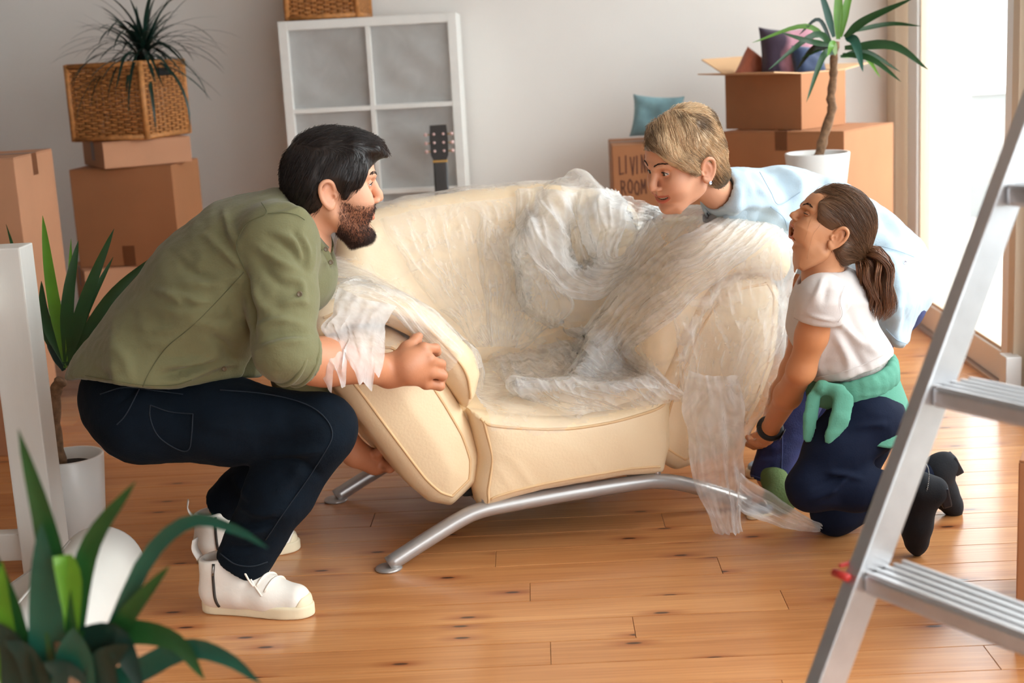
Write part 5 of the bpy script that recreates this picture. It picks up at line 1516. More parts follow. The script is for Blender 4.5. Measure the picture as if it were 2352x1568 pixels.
# --- core, arms, hands
def mcore(vo):
    vo.chain([m_pel, m_w, m_c, at(650, 560, 3.10)], [.115, .115, .128, .10], k=.05, flat=(YF_, 1.25))
    vo.cap(at(650, 560, 3.10), nk_w, .07, .062, k=.03)
    vo.chain([m_hn, m_kn, m_an], [.085, .058, .042], k=.03); vo.chain([m_hf, m_kf, m_af], [.085, .058, .042], k=.03)
    for s, e in ((m_sn, m_en), (m_sf, m_ef)): vo.cap(m_c*.35+at(650, 560, 3.10)*.65, s, .07, .058, k=.03); vo.cap(s, e, .055, .046, k=.03)
core = soft(*bounds([m_pel, m_an, m_af, m_kn, m_kf, m_sn, m_sf, nk_w, m_en, m_ef], .15), .009, mcore)
def marm(vo):
    vo.chain([m_sn*.3+m_en*.7, m_en, m_en*.62+m_wn*.38, m_wn], [.046, .047, .046, .031], k=.03)
    vo.cap(m_en*.75+m_wn*.25+V(0, 0, -.012), m_en*.45+m_wn*.55, .036, .03, k=.03)
    # back of the hand turned to the camera, knuckles towards the seat
    pc = at(938, 842, 3.065)
    vo.cap(m_wn, pc, .030, .034, k=.02, flat=(V(.1, 0, 1), 1.25))
    kn = [at(972, 800, 3.075), at(985, 826, 3.068), at(988, 854, 3.075), at(978, 880, 3.088)]
    for q in kn: vo.cap(pc, q, .026, .0145, k=.018)
    tips = [[at(1000, 800, 3.10), at(1003, 808, 3.15), at(985, 815, 3.17)], [at(1013, 836, 3.10), at(1014, 845, 3.15), at(995, 842, 3.18)],
            [at(1017, 862, 3.095), at(1016, 868, 3.13), at(996, 866, 3.15)], [at(1010, 886, 3.10), at(1012, 886, 3.13), at(990, 884, 3.14)]]
    for a, q in zip(kn, tips): vo.chain([a]+q, [.0125, .0108, .0098, .0088], k=.006)
    vo.chain([at(912, 832, 3.075), at(935, 800, 3.085), at(955, 780, 3.12), at(962, 772, 3.16)], [.018, .0145, .0115, .010], k=.012)
armn = soft(*bounds([m_sn*.3+m_en*.7, m_en, m_wn, at(1015, 770, 3.18), at(1015, 895, 3.05)], .07), .0032, marm)
def marmf(vo):
    vo.chain([m_ef, m_ef*.5+m_wf*.5, m_wf], [.046, .043, .031], k=.03)
    pc = at(862, 1062, 3.44); vo.cap(m_wf, pc, .030, .032, k=.02, flat=(V(0, 1, 0), 1.2))
    for i, yy in enumerate((3.40, 3.425, 3.45, 3.475)):
        vo.chain([pc, at(895, 1075, yy), at(915, 1065, yy+.02), at(912, 1048, yy+.03)], [.018, .011, .0098, .009], k=.008)
    vo.chain([pc, at(868, 1040, 3.40), at(880, 1028, 3.40)], [.016, .011, .0095], k=.01)
armf = soft(*bounds([m_ef, m_wf, at(920, 1090, 3.50), at(880, 1025, 3.38)], .07), .004, marmf)
def arm_tint(v):
    k = ridge(v*90, 2)[:, None]*.03
    return np.ones((len(v), 3))*np.array([.80, .66, .56])*(1+k)
body = join_parts('body', [(core[0], core[1], None), head_part, (armn[0], armn[1], arm_tint(armn[0])), (armf[0], armf[1], arm_tint(armf[0]))], M_skin_m, man)
for q in ((at(1003, 868, 3.142), V(-.4, -.7, -.2)),):
    pass
# --- shirt
def hemcut(vo):
    sl, (x, y, z) = vo.win((-1.2, 2.6, .2), (-.45, 3.6, .62))
    X, Y, Z = np.broadcast_arrays(x, y, z); pts = np.stack([X.ravel(), Y.ravel(), Z.ravel()], 1); q = topx(pts)
    hy = np.interp(q[:, 0], [150, 185, 260, 340, 410, 470, 560, 640, 700], [872, 868, 880, 891, 890, 878, 866, 864, 870])
    dd = ((q[:, 1]-hy)*pts[:, 1]/FPX); az = seg_dist(pts, m_sn, m_en)[0]; az2 = seg_dist(pts, m_sf, m_ef)[0]; az3 = seg_dist(pts, m_ef, m_wf)[0]
    dd = np.where((np.minimum(np.minimum(az, az2), az3) < .10) | (q[:, 0] > 660), -.3, dd)
    vo.put(sl, dd.reshape(X.shape), .004, 'and')
def mshirt(vo):
    fl = (YF_, 1.28)
    vo.chain([at(300, 880, 3.12), m_pel+V(-.005, 0, .03), at(400, 790, 3.11), at(500, 680, 3.10), at(590, 600, 3.10), at(655, 555, 3.10)], [.125, .138, .142, .150, .142, .105], k=.06, flat=fl)
    vo.cap(at(240, 845, 3.12), at(330, 830, 3.12), .045, .12, k=.05, flat=(YF_, 1.9))            # tail
    vo.cap(at(420, 850, 3.10), at(560, 850, 3.08), .07, .035, k=.06, flat=(YF_, 2.2))            # front hem
    vo.cap(at(600, 610, 3.10), at(705, 650, 3.10), .11, .060, k=.05, flat=(YF_, 1.35))           # chest
    vo.cap(at(668, 520, 3.10), at(690, 540, 3.10), .070, .066, k=.04)                            # neck opening
    for s, e, w in ((m_sn, m_en, m_wn), (m_sf, m_ef, m_wf)):
        vo.cap(at(610, 580, 3.10), s, .095, .080, k=.05)
        vo.chain([s, s*.5+e*.5, e+(s-e)*.04], [.080, .070, .064], k=.03)
        d = unit(w-e); vo.cap(e+(s-e)*.05, e+d*.035, .062, .058, k=.02)
    # cut neck and cuffs open
    ax = unit(mh_o-nk_w)
    vo.cap(at(722, 532, 3.10), mh_o, .063, .075, k=.01, mode='sub'); vo.cap(at(765, 560, 3.08), at(800, 500, 3.08), .05, .07, k=.01, mode='sub')
    na, nb = at(660, 446, 3.10), at(772, 606, 3.10); nd = unit(nb-na); nn = unit(np.cross(nd, V(0, 1, 0)))
    if nn[2] < 0: nn = -nn
    vo.half((na+nb)/2+nn*.004, nn, k=.006, mode='and', win=(at(640, 640, 3.1)-V(.0, .13, 0), at(860, 400, 3.1)+V(0, .13, 0)))
    hemcut(vo)
    for e, w in ((m_en, m_wn), (m_ef, m_wf)):
        d = unit(w-e); vo.half(e+d*.055, d, k=.006, mode='and', win=(e-.13, e+d*.10+.09))
        vo.cap(e+d*.035, e+d*.16, .049, .049, k=.006, mode='sub')
    # hem
    hem = [(185, 868), (260, 880), (340, 892), (410, 892), (470, 872), (560, 868), (620, 862)]
v, f = soft(*bounds([at(180, 880, 3.0), at(640, 860, 2.8), m_sn, m_sf, m_en, m_ef, at(760, 600, 3.1)], .17), .0058, mshirt)
n = vnormals(v, f)
st = [([(515, 490), (530, 530), (545, 565)], 9, .006), ([(470, 540), (530, 590), (562, 615)], 10, .006), ([(400, 590), (470, 640), (550, 655)], 11, -.004),
      ([(420, 650), (500, 650), (560, 630)], 10, .006), ([(350, 665), (400, 680), (420, 700)], 9, .006), ([(410, 675), (450, 690), (485, 690)], 8, .007), ([(330, 700), (420, 720), (500, 710)], 13, .004),
      ([(500, 735), (520, 730), (515, 700)], 9, -.005), ([(310, 780), (380, 785), (440, 760)], 14, .004), ([(260, 790), (290, 830), (300, 870)], 14, .005), ([(210, 840), (240, 860), (250, 880)], 10, -.004),
      ([(375, 840), (440, 830), (500, 818)], 9, .010), ([(360, 865), (430, 850), (505, 825)], 9, -.008), ([(380, 880), (420, 870), (500, 835), (545, 835)], 9, .008),
      ([(585, 560), (640, 600), (690, 625)], 10, .006), ([(610, 540), (660, 570), (700, 620)], 8, -.005), ([(630, 530), (680, 560), (702, 615)], 8, .005), ([(690, 540), (704, 570), (706, 615)], 6, .005), ([(672, 530), (694, 575), (700, 618)], 6, -.005),
      ([(720, 560), (716, 600), (706, 630)], 7, .005), ([(570, 640), (600, 700), (640, 720)], 13, .005), ([(590, 590), (640, 650), (700, 665)], 12, -.005), ([(640, 700), (680, 690), (708, 700)], 9, .006),
      ([(585, 755), (640, 735), (700, 745)], 10, .007), ([(590, 790), (650, 770), (712, 768)], 8, -.006), ([(600, 800), (650, 785), (705, 780)], 8, .006), ([(660, 640), (690, 650), (700, 690)], 8, .004),
      ([(555, 600), (570, 680), (580, 750)], 9, -.010), ([(560, 650), (575, 720), (585, 790)], 10, -.008), ([(620, 470), (660, 470), (700, 500)], 8, .004), ([(640, 490), (690, 488), (715, 510)], 6, .004),
      ([(300, 740), (370, 760), (450, 740), (520, 760)], 12, .004), ([(480, 770), (520, 800), (530, 840)], 14, -.008)]
dsp = 1.7*fold(v, n, st)+.0032*ridge(v*np.array([15, 8, 15])+.6*noise3(v*6)[:, None], 3)+.0008*noise3(v*60)
v = v+n*dsp[:, None]
shirt = mesh_obj('shirt', v, f, M_shirt, man)
def on_surf(pts, verts, lift=.002):
    """lay pixel points on the nearest surface that faces the viewer"""
    q = topx(verts); out = []
    dpt = np.linalg.norm(verts-CAM_POS, axis=1)
    for p in pts:
        d = np.hypot(q[:, 0]-p[0], q[:, 1]-p[1]); m = d < 9
        if not m.any(): m = d < d.min()+3
        i = np.where(m)[0]; j = i[np.argsort(dpt[i])[:4]]
        c = at(p[0], p[1], verts[j][:, 1].mean()); out.append(c+unit(CAM_POS-c)*lift)
    return np.array(out)
def seam(name, px, verts, m, parent, r=.0009, n_=40, lift=.0005):
    p = on_surf(spline(np.array(px, float), n_), verts, lift); k = np.array([.25, .5, .25])
    for _ in range(3):
        p[1:-1] = p[:-2]*.25+p[1:-1]*.5+p[2:]*.25
    return tube(name, p, r, m, parent, 5)
for px in ([(560, 625), (500, 690), (440, 750), (380, 800), (340, 860), (328, 888)], [(600, 465), (612, 490), (570, 510), (545, 550), (545, 580), (565, 625)],
           [(615, 490), (650, 488), (680, 493), (700, 505)], [(196, 862), (260, 873), (330, 884), (400, 884), (440, 872)]):
    seam('seam', px, v, M_shirt_seam, shirt)
# collar
_n = at(772, 606, 3.10)-at(660, 446, 3.10); _ax = unit(np.cross(_n, V(0, 1, 0))); _ax = _ax if _ax[2] > 0 else -_ax
ring_collar('collar', at(708, 522, 3.10)-_ax*.010, _ax, _n+V(0, -.02, 0), .078, .068, .040, .40, .052, M_shirt, shirt)
A2 = np.array([at(746, 566, 3.05), at(758, 580, 3.06), at(766, 606, 3.06)]); B2 = np.array([at(730, 585, 3.03), at(742, 604, 3.05), at(752, 626, 3.05)])
shell_strip('placket', spline(A2, 12), spline(B2, 12), .003, M_shirt, shirt)
for p in ((749, 572), (760, 602), (728, 612)): disc_button(shirt, at(p[0], p[1], 3.02), V(.3, -1, .1), .0055, M_horn)
disc_button(shirt, on_surf([(688, 675)], v, .002)[0], V(.2, -1, .1), .006, M_horn)
disc_button(shirt, on_surf([(516, 847)], v, .002)[0], V(0, -1, .1), .0055, M_horn)
d_ = unit(m_wn-m_en)
# rolled cuff
ring = []
F_ = frame_of(d_, V(0, 0, 1))
for k, (off, rr) in enumerate(((.012, .0605), (.045, .060))):
    pts = [m_en+d_*(off+.012*math.sin(a+1))+F_@V(0, math.cos(a)*rr, math.sin(a)*rr) for a in np.linspace(0, 2*PI, 37)]
    tube('cuff_roll', pts, .006-.001*k, M_shirt, shirt, 8)
# --- jeans
def mjean(vo):
    vo.ell(at(335, 935, 3.12), (.108, .165, .105), k=.04)
    for h, kk, a, y in ((m_hn, m_kn, m_an, 2.99), (m_hf, m_kf, m_af, 3.26)):
        vo.chain([h+V(-.01, 0, .0), h*.55+kk*.45+V(0, 0, .005), kk], [.098, .086, .072], k=.05)
        vo.chain([kk, kk*.55+a*.45+V(-.012, 0, -.005), a+(kk-a)*.02], [.072, .070, .060], k=.03)
        d = unit(a-kk); vo.half(a+d*.012, d, k=.004, mode='and', win=(a-.12, a+.12))
        vo.cap(a-d*.02, a+d*.1, .046, .046, k=.004, mode='sub')
    vo.chain([at(300, 905, 3.12), at(350, 850, 3.12)], [.11, .10], k=.05, flat=(YF_, 1.25))
    vo.half(at(330, 850, 3.12), unit(m_w-m_pel), k=.004, mode='and', win=(at(330, 850, 3.12)-.3, at(330, 850, 3.12)+.3)) if False else None
v, f = soft(*bounds([at(220, 950, 2.9), m_kn, m_kf, m_an, m_af, at(330, 860, 3.3)], .15), .0058, mjean)
n = vnormals(v, f)
st = [([(500, 870), (600, 880), (720, 910)], 12, -.003), ([(610, 1045), (680, 1040), (745, 1030)], 9, .006), ([(600, 1020), (660, 1010), (720, 990)], 12, -.004), ([(620, 1050), (690, 1060), (740, 1100)], 12, -.005),
      ([(540, 1160), (600, 1180), (640, 1170)], 10, .005), ([(520, 1195), (580, 1205), (640, 1190)], 9, -.005), ([(510, 1225), (560, 1225), (620, 1215)], 9, .006), ([(505, 1250), (560, 1260), (615, 1245)], 9, -.005), ([(620, 1130), (660, 1110), (700, 1060)], 12, .004),
      ([(260, 940), (300, 900), (330, 880)], 8, -.004), ([(440, 960), (520, 980), (600, 990)], 14, .003), ([(540, 1090), (560, 1130), (580, 1150)], 10, .004)]
v = v+n*(1.8*fold(v, n, st)+.0032*ridge(v*np.array([13, 9, 13])+.5*noise3(v*6)[:, None], 3))[:, None]
jeans = mesh_obj('jeans', v, f, M_denim, man)
for px in ([(345, 930), (345, 960), (362, 1000), (400, 1028), (432, 1035), (440, 1000), (443, 950)], [(345, 930), (390, 945), (443, 950)], [(230, 905), (280, 890), (330, 893), (420, 905)], [(320, 893), (290, 950), (268, 975)],
           [(505, 895), (620, 905), (720, 935), (765, 990), (745, 1040), (700, 1110), (650, 1180), (610, 1240)], [(505, 1270), (540, 1295), (580, 1300), (615, 1290)]):
    seam('seam', px, v, M_denim_seam, jeans, .0014)
# --- shoes
def sneaker(heel, toe, parent, z0=0.0, tilt=0.0, zip_side=1):
    heel = np.asarray(heel, float); toe = np.asarray(toe, float); L = np.linalg.norm(toe-heel); fwd = unit(toe-heel)
    R = np.stack([fwd, np.cross(V(0, 0, 1), fwd), V(0, 0, 1)], 1)
    sh_ = bpy.data.objects.new('shoe', None)
    W = lambda p: heel+np.asarray(p)@R.T*(L/.285)
    VO = []
    def sm(name, fn, lo, hi, m, vox=.0035, it=1, par=None):
        vo = Vol(lo, hi, vox); fn(vo); VO.append(vo); v, f = vo.mesh(); v = relax(v, f, it); return mesh_obj(name, W(v), f, m, par)
    def lay(pts, n_, lift): p, g = snap(VO[0], spline(np.array(pts), n_), 8); return W(p+g*lift)
    def upper(vo):
        vo.chain([V(.04, 0, .05), V(.10, 0, .055), V(.17, .003, .044), V(.238, .004, .036)], [.040, .042, .041, .037], k=.03, flat=(V(0, 1, 0), 1.05))
        vo.chain([V(.048, 0, .06), V(.052, 0, .105), V(.048, 0, .145)], [.042, .040, .043], k=.03)
        vo.chain([V(.055, 0, .12), V(.11, 0, .085), V(.16, 0, .062)], [.036, .030, .030], k=.025)
        vo.half((0, 0, .018), (0, 0, -1), k=.003)
        vo.half((.05, 0, .140), unit(V(-.10, 0, 1)), k=.003)
        vo.chain([V(.05, 0, .115), V(.045, 0, .18)], [.033, .036], k=.004, mode='sub')
    up = sm('shoe', upper, (-.03, -.08, -.01), (.31, .08, .19), M_shoe, .003, 2, parent)
    sole_poly = [(-.002, 0), (.006, .024), (.03, .036), (.08, .036), (.13, .037), (.19, .046), (.235, .045), (.268, .032), (.285, .008), (.283, -.012), (.265, -.032), (.23, -.042), (.19, -.042), (.13, -.036), (.08, -.034), (.03, -.034), (.006, -.022)]
    sm('sole', lambda vo: vo.slab([tuple(q) for q in spline(np.array(sole_poly+sole_poly[:1]), 60)[:-1]], V(0, 0, .0155), FR_UV, .0155, .005, k=0), (-.02, -.07, -.01), (.31, .07, .05), M_sole, .003, 1, up)
    def cap_(vo):
        vo.chain([V(.225, .004, .034), V(.244, .003, .032)], [.041, .036], k=.02, flat=(V(0, 1, 0), 1.04)); vo.half((0, 0, .024), (0, 0, -1), k=.003); vo.half((.236, 0, 0), unit(V(-1, 0, .55)), k=.004); vo.half((0, 0, .052), (0, 0, 1), k=.006)
    sm('toe_cap', cap_, (.18, -.07, 0), (.31, .07, .09), M_sole, .003, 1, up)
    # zip on the outer heel, laces, pull tab
    for sd in (-1, 1):
        tube('zip', lay([V(.062, sd*.05, .022), V(.058, sd*.05, .06), V(.058, sd*.05, .10), V(.062, sd*.05, .136)], 16, .0006), .0034, M_zip, up, 6)
    tube('zip_puller', lay([V(.062, -.05, .132), V(.059, -.05, .108)], 4, .004), .0022, M_watchm, up, 6)
    for i, xx in enumerate(np.linspace(.105, .18, 5)):
        zt_ = .122-.62*(xx-.095)
        tube('lace', lay([V(xx, -.034, zt_-.004), V(xx+.008, -.012, zt_+.012), V(xx+.014, .012, zt_+.01), V(xx+.016, .034, zt_-.006)], 14, .0016), .0024, M_lace, up, 6)
    for sd in (-1, 1):
        tube('lace', W(spline([V(.112, 0, .126), V(.122, sd*.03, .134), V(.148, sd*.050, .104), V(.156, sd*.042, .084), V(.132, sd*.022, .118), V(.114, 0, .126)], 24)), .0024, M_lace, up, 6)
        tube('lace', lay([V(.114, 0, .126), V(.135, sd*.025, .115), V(.160, sd*.045, .085), V(.178, sd*.05, .062)], 16, .0022), .0023, M_lace, up, 6)
    shell_strip('pull_tab', W(spline([V(.004, -.014, .13), V(-.008, -.014, .155), V(-.004, -.013, .178)], 8)), W(spline([V(.004, .014, .13), V(-.008, .014, .155), V(-.004, .013, .178)], 8)), .003, M_shoe, up)
    bpy.data.objects.remove(sh_)
    return up
sneaker(onfloor(470, 1398), onfloor(726, 1400)+V(0, -.03, 0), man)
sneaker(onfloor(452, 1290), onfloor(690, 1258), man)
# watch on the far wrist
wc = m_wf*.75+m_ef*.25; wd = unit(m_wf-m_ef); F_ = frame_of(wd, V(0, 0, 1))
wt = tube('watch', [wc+wd*.008*math.sin(0)+F_@V(0, math.cos(a)*.036, math.sin(a)*.036) for a in np.linspace(0, 2*PI, 33)], .009, M_black, man, 8)
cF = F_@V(0, .6, -.8)
cc = wc+F_@V(0, math.cos(-2.2)*.040, math.sin(-2.2)*.040)
disc_button(wt, cc, F_@V(0, math.cos(-2.2), math.sin(-2.2)), .017, M_watchm, 'watch_case')
own(man, BEFORE)
# ------------------------------------------------------------------ the woman
M_chambray = mat('pale_blue_chambray', rgb(172, 192, 206), .8, var=.04, vscale=12, bump=.10, bscale=240, sheen=.15)
M_chambray_seam = mat('chambray_seam', rgb(146, 168, 188), .8)
M_jeansw = mat('blue_denim', rgb(34, 44, 92), .8, var=.25, vscale=18, bump=.18, bscale=260)
M_jeansw_seam = mat('blue_denim_seam', rgb(70, 82, 130), .8)
M_hairw = mat('blonde_hair', rgb(216, 188, 154), .4, attr=True)
M_sockg = mat('green_sock', rgb(92, 112, 66), .95, bump=.4, bscale=180)
M_tee = mat('navy_cotton', rgb(30, 52, 84), .85)
M_gem = mat('earring_stone', rgb(200, 210, 230), .05, metal=.6)
woman = thing('person', 'smiling short-haired blonde woman in a pale blue shirt leaning over the sofa', 'person', tuple(onfloor(1750, 1170)))
woman['_skin'] = 'skin_woman'
wh_s = .92; MOUTH_W = (.036, .005, .0090, .0095); wh_f = unit(V(-.82, -.47, -.27)); wh_R = frame_of(wh_f, unit(V(.16, .04, 1)))
wh_o = at(1574, 390, 3.42); wpl = lambda p: place(slimlow(p), wh_o, wh_R, wh_s)
def slimlow(p):
    p = np.atleast_2d(np.asarray(p, float)); x, y, z = p.T; w = np.clip((x+.005)/.04, 0, 1)
    return np.stack([x, y, z*(1-w)+np.interp(z, [-.2, -.11, -.05, -.01, .2], [-.172, -.090, -.043, -.009, .2])*w], 1)
w_nb = at(1690, 480, 3.66); nk_l = ((w_nb-wh_o)@wh_R)/wh_s
hv = head_vol(.0024, smile=1.0, mouth=MOUTH_W, slim=.88, neck=nk_l, neck_r=.047, wide=.95, nose=.92, lips=1.15, chin=.98)
v, f = hv.mesh(); v = relax(v, f, 1)
head_part = (wpl(v), f, head_tint(v, MOUTH_W, lipc=(.80, .40, .40), blush=.22))
# hair: short crop, long fringe swept over the near temple
rg = np.random.RandomState(9)
hh = Vol((-.16, -.125, -.12), (.14, .125, .20), .003)
hh.ell((-.008, 0, .056), (.106, .083, .095), k=.02)
hh.ell((-.055, 0, .022), (.060, .072, .078), k=.03)
hh.ell((-.035, 0, .105), (.075, .066, .052), k=.03)
hh.chain([V(.045, -.02, .125), V(.078, .022, .108), V(.074, .056, .074), V(.052, .078, .038), V(.026, .084, .012)], [.020, .018, .014, .011, .006], k=.02)
hh.chain([V(-.05, .066, .02), V(-.062, .055, -.03), V(-.07, .035, -.055)], [.022, .020, .014], k=.02)
hh.chain([V(-.05, -.066, .02), V(-.062, -.055, -.03), V(-.07, -.035, -.055)], [.022, .020, .014], k=.02)
hh.ell((.116, -.03, .010), (.060, .13, .086), k=.006, mode='sub')
hh.ell((.104, .05, -.008), (.062, .09, .056), k=.006, mode='sub')
hh.ell((.070, 0, -.07), (.085, .12, .068), k=.01, mode='sub')
for s in (-1, 1): hh.ell((-.010, s*.092, -.008), (.022, .03, .032), k=.005, mode='sub')
hv2, hf2 = hh.mesh(); hv2 = relax(hv2, hf2, 1); hn = vnormals(hv2, hf2)
def flow_w(p):
    o = 0*p[:, 0]
    front = np.stack([.55+o, 1.0+o, -.55+o], 1); fr2 = np.stack([-.55+o, .55+o, -.75+o], 1)
    k = np.clip((.10-p[:, 2])/.05, 0, 1)[:, None]; fr = front*(1-k)+fr2*k
    back = np.stack([-.55+o, -p[:, 1]*2, -1+o], 1)
    w = np.clip((p[:, 0]+.035)/.05, 0, 1)[:, None]
    neg = np.stack([-.2+o, -.35+o, -1+o], 1); kn = np.clip((-.03-p[:, 1])/.03, 0, 1)[:, None]
    r = fr*w+back*(1-w); return r*(1-kn)+neg*kn
q = hv2@np.array([[.7, .2, .5], [-.5, .8, .1], [.3, -.4, .9]])
hv2 = hv2+hn*(.0030*ridge(np.stack([q[:, 0]*40, q[:, 1]*26, q[:, 2]*22], 1), 2))[:, None]
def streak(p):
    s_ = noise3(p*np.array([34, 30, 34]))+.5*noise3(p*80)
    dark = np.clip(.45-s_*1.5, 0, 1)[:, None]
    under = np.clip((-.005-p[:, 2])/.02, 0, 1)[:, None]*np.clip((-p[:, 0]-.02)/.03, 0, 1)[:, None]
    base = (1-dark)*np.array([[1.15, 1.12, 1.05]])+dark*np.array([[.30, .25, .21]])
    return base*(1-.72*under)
pk = rg.randint(0, len(hv2), 12500)
S = trace(hh, hv2[pk], flow_w, 10, .0058, .006, rg, .18)
ok = cull(S, [((.116, -.03, .010), (.060, .13, .086)), ((.104, .05, -.008), (.062, .09, .056)), ((-.010, .092, -.008), (.022, .03, .032)), ((-.010, -.092, -.008), (.022, .03, .032))]); S = S[ok]; pk = pk[ok]
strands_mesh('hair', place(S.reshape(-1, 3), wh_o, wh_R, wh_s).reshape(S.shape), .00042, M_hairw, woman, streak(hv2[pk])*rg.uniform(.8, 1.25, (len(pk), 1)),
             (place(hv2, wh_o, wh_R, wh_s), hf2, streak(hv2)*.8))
eye_parts(woman, wpl, wh_s, V(.95, -.12, -.05), lidopen=.78)
for sd in (-1, 1): brow(woman, wpl, hv, M_brow, sd, .002, .0022)
teeth(woman, wpl, .0912, -.0440, .030, .0088, 10, .013, .0085)
disc_button(woman, place([V(-.008, .0845, -.030)], wh_o, wh_R, wh_s)[0], wh_R[:, 1], .0045, M_gem, 'earring')
# body
w_c = at(1790, 500, 3.79); w_w = at(1950, 560, 3.78); w_p = at(2030, 640, 3.80)
w_sn = at(1768, 530, 3.72); w_en = at(1745, 700, 3.86); w_hn_ = at(1700, 820, 3.93)
w_sf = at(1725, 500, 3.86); w_ef = at(1640, 650, 4.0); w_hf_ = at(1590, 760, 3.98)
w_hl = at(2020, 690, 3.72); w_kl = at(1862, 850, 3.62); w_al = at(1770, 1092, 3.585)
w_hr = at(2035, 690, 3.88); w_kr = at(1915, 880, 3.84); w_ar = at(1850, 1075, 3.80)
def wcore(vo):
    vo.chain([w_nb, w_c, w_w, w_p], [.05, .10, .095, .11], k=.04, flat=(YF_, 1.25))
    for s, e, h in ((w_sn, w_en, w_hn_), (w_sf, w_ef, w_hf_)):
        vo.cap(w_c*.7+w_nb*.3+V(0, .03, -.02), s, .045, .045, k=.03); vo.chain([s, e, h], [.046, .038, .026], k=.02)
        d = unit(h-e)
        vo.cap(h, h+d*.07, .030, .030, k=.02)
        for j in range(4): vo.chain([h+d*.05, h+d*.10+V(.0, .02*(j-1.5), 0), h+d*.13+V(.02, .02*(j-1.5), .01)], [.014, .010, .009], k=.006)
        vo.chain([h+d*.03, h+d*.06+V(.035, 0, .01)], [.013, .010], k=.008)
    for h, k_, a in ((w_hl, w_kl, w_al), (w_hr, w_kr, w_ar)): vo.chain([h, k_, a], [.08, .055, .04], k=.03)
core = soft(*bounds([w_nb, w_p, w_al, w_ar, w_hf_, w_hn_, w_sn, w_sf], .16), .009, wcore)
join_parts('body', [(core[0], core[1], None), head_part], M_skin_w, woman)
def wshirt(vo):
    vo.chain([at(1705, 470, 3.72), at(1790, 495, 3.79), at(1880, 520, 3.80), at(1960, 570, 3.80), at(2040, 640, 3.80)], [.085, .118, .120, .122, .125], k=.05, flat=(YF_, 1.25))
    vo.cap(at(1700, 450, 3.62), at(1660, 440, 3.56), .066, .060, k=.04); vo.cap(at(1700, 468, 3.64), w_c, .082, .115, k=.04, flat=(YF_, 1.2))
    for s, e, h in ((w_sn, w_en, w_hn_), (w_sf, w_ef, w_hf_)):
        vo.cap(w_c*.6+w_nb*.4, s, .085, .085, k=.04); vo.cap(w_c, s, .10, .078, k=.05); vo.chain([s, e, e*.3+h*.7], [.078, .060, .05], k=.03)
    vo.chain([at(2050, 590, 3.74), at(2065, 680, 3.68), at(2068, 775, 3.66)], [.055, .034, .022], k=.05, flat=(V(.35, 1, 0), 3.2))
    vo.chain([at(2020, 650, 3.70), at(2015, 740, 3.66)], [.06, .025], k=.05, flat=(YF_, 2))
    vo.cap(at(1640, 432, 3.54), wh_o, .052, .06, k=.008, mode='sub')
v, f = soft(*bounds([at(1640, 440, 3.5), at(2130, 800, 3.6), w_sn, w_sf, w_hn_, w_hf_, at(2040, 650, 4.0)], .14), .0062, wshirt)
n = vnormals(v, f)
st = [([(1690, 400), (1750, 450), (1790, 500)], 12, .007), ([(1740, 385), (1800, 430), (1815, 480)], 13, -.006), ([(1780, 385), (1830, 420), (1840, 450)], 11, .008), ([(1760, 470), (1740, 520), (1690, 520)], 13, -.006),
      ([(1830, 390), (1880, 410), (1900, 430)], 12, -.005), ([(1700, 420), (1690, 460), (1680, 500)], 11, .006), ([(1660, 480), (1720, 470), (1780, 480)], 9, .006), ([(2040, 560), (2060, 650), (2060, 740)], 14, .006),
      ([(2090, 570), (2085, 680), (2080, 780)], 11, -.006), ([(1990, 460), (2050, 510), (2090, 560)], 12, .005), ([(1940, 435), (2000, 470), (2050, 540)], 14, -.005), ([(2030, 570), (2070, 590), (2105, 575)], 9, -.006), ([(1800, 505), (1830, 530), (1850, 560)], 10, .006), ([(1720, 400), (1735, 440), (1760, 460)], 9, -.006)]
v = v+n*(2.2*fold(v, n, st)+.0050*ridge(v*np.array([12, 9, 12])+.6*noise3(v*6)[:, None], 3))[:, None]
shirtw = mesh_obj('shirt', v, f, M_chambray, woman)
for px in ([(1745, 395), (1770, 440), (1790, 470), (1840, 440)], [(1770, 475), (1800, 500), (1810, 530)], [(2010, 562), (2060, 575), (2100, 590)], [(2035, 755), (2060, 780), (2085, 790)]):
    seam('seam', px, v, M_chambray_seam, shirtw, .0010)
ring_collar('collar', at(1672, 458, 3.58), wh_o-w_nb, V(-.6, -.5, -.6), .060, .054, .046, .45, .048, M_chambray, shirtw)
disc_button(shirtw, on_surf([(2078, 602)], v, .002)[0], V(.2, -1, 0), .006, M_gem)
tv, tf = soft(*bounds([at(1630, 480, 3.56), at(1680, 520, 3.66)], .10), .006, lambda vo: vo.chain([at(1640, 500, 3.60), at(1690, 520, 3.66)], [.030, .06], k=.02))
mesh_obj('undershirt', tv, tf, M_tee, woman)
def wjean(vo):
    vo.ell(at(2035, 680, 3.80), (.105, .15, .11), k=.04)
    for h, k_, a in ((w_hl, w_kl, w_al), (w_hr, w_kr, w_ar)):
        vo.chain([h, k_, a], [.092, .066, .052], k=.04)
        d = unit(a-k_); vo.half(a+d*.02, d, k=.004, mode='and', win=(a-.1, a+.11)); vo.cap(a, a+d*.1, .042, .042, k=.004, mode='sub')
v, f = soft(*bounds([w_hl, w_hr, w_kl, w_al, w_ar], .14), .006, wjean)
n = vnormals(v, f)
st = [([(1730, 960), (1770, 980), (1800, 970)], 10, .006), ([(1735, 1010), (1770, 1030), (1800, 1020)], 9, .006), ([(1730, 1050), (1770, 1060), (1800, 1045)], 8, .006), ([(1740, 900), (1780, 920), (1810, 900)], 10, -.005)]
v = v+n*(fold(v, n, st)+.003*ridge(v*np.array([14, 10, 14]), 2))[:, None]
jw = mesh_obj('jeans', v, f, M_jeansw, woman)
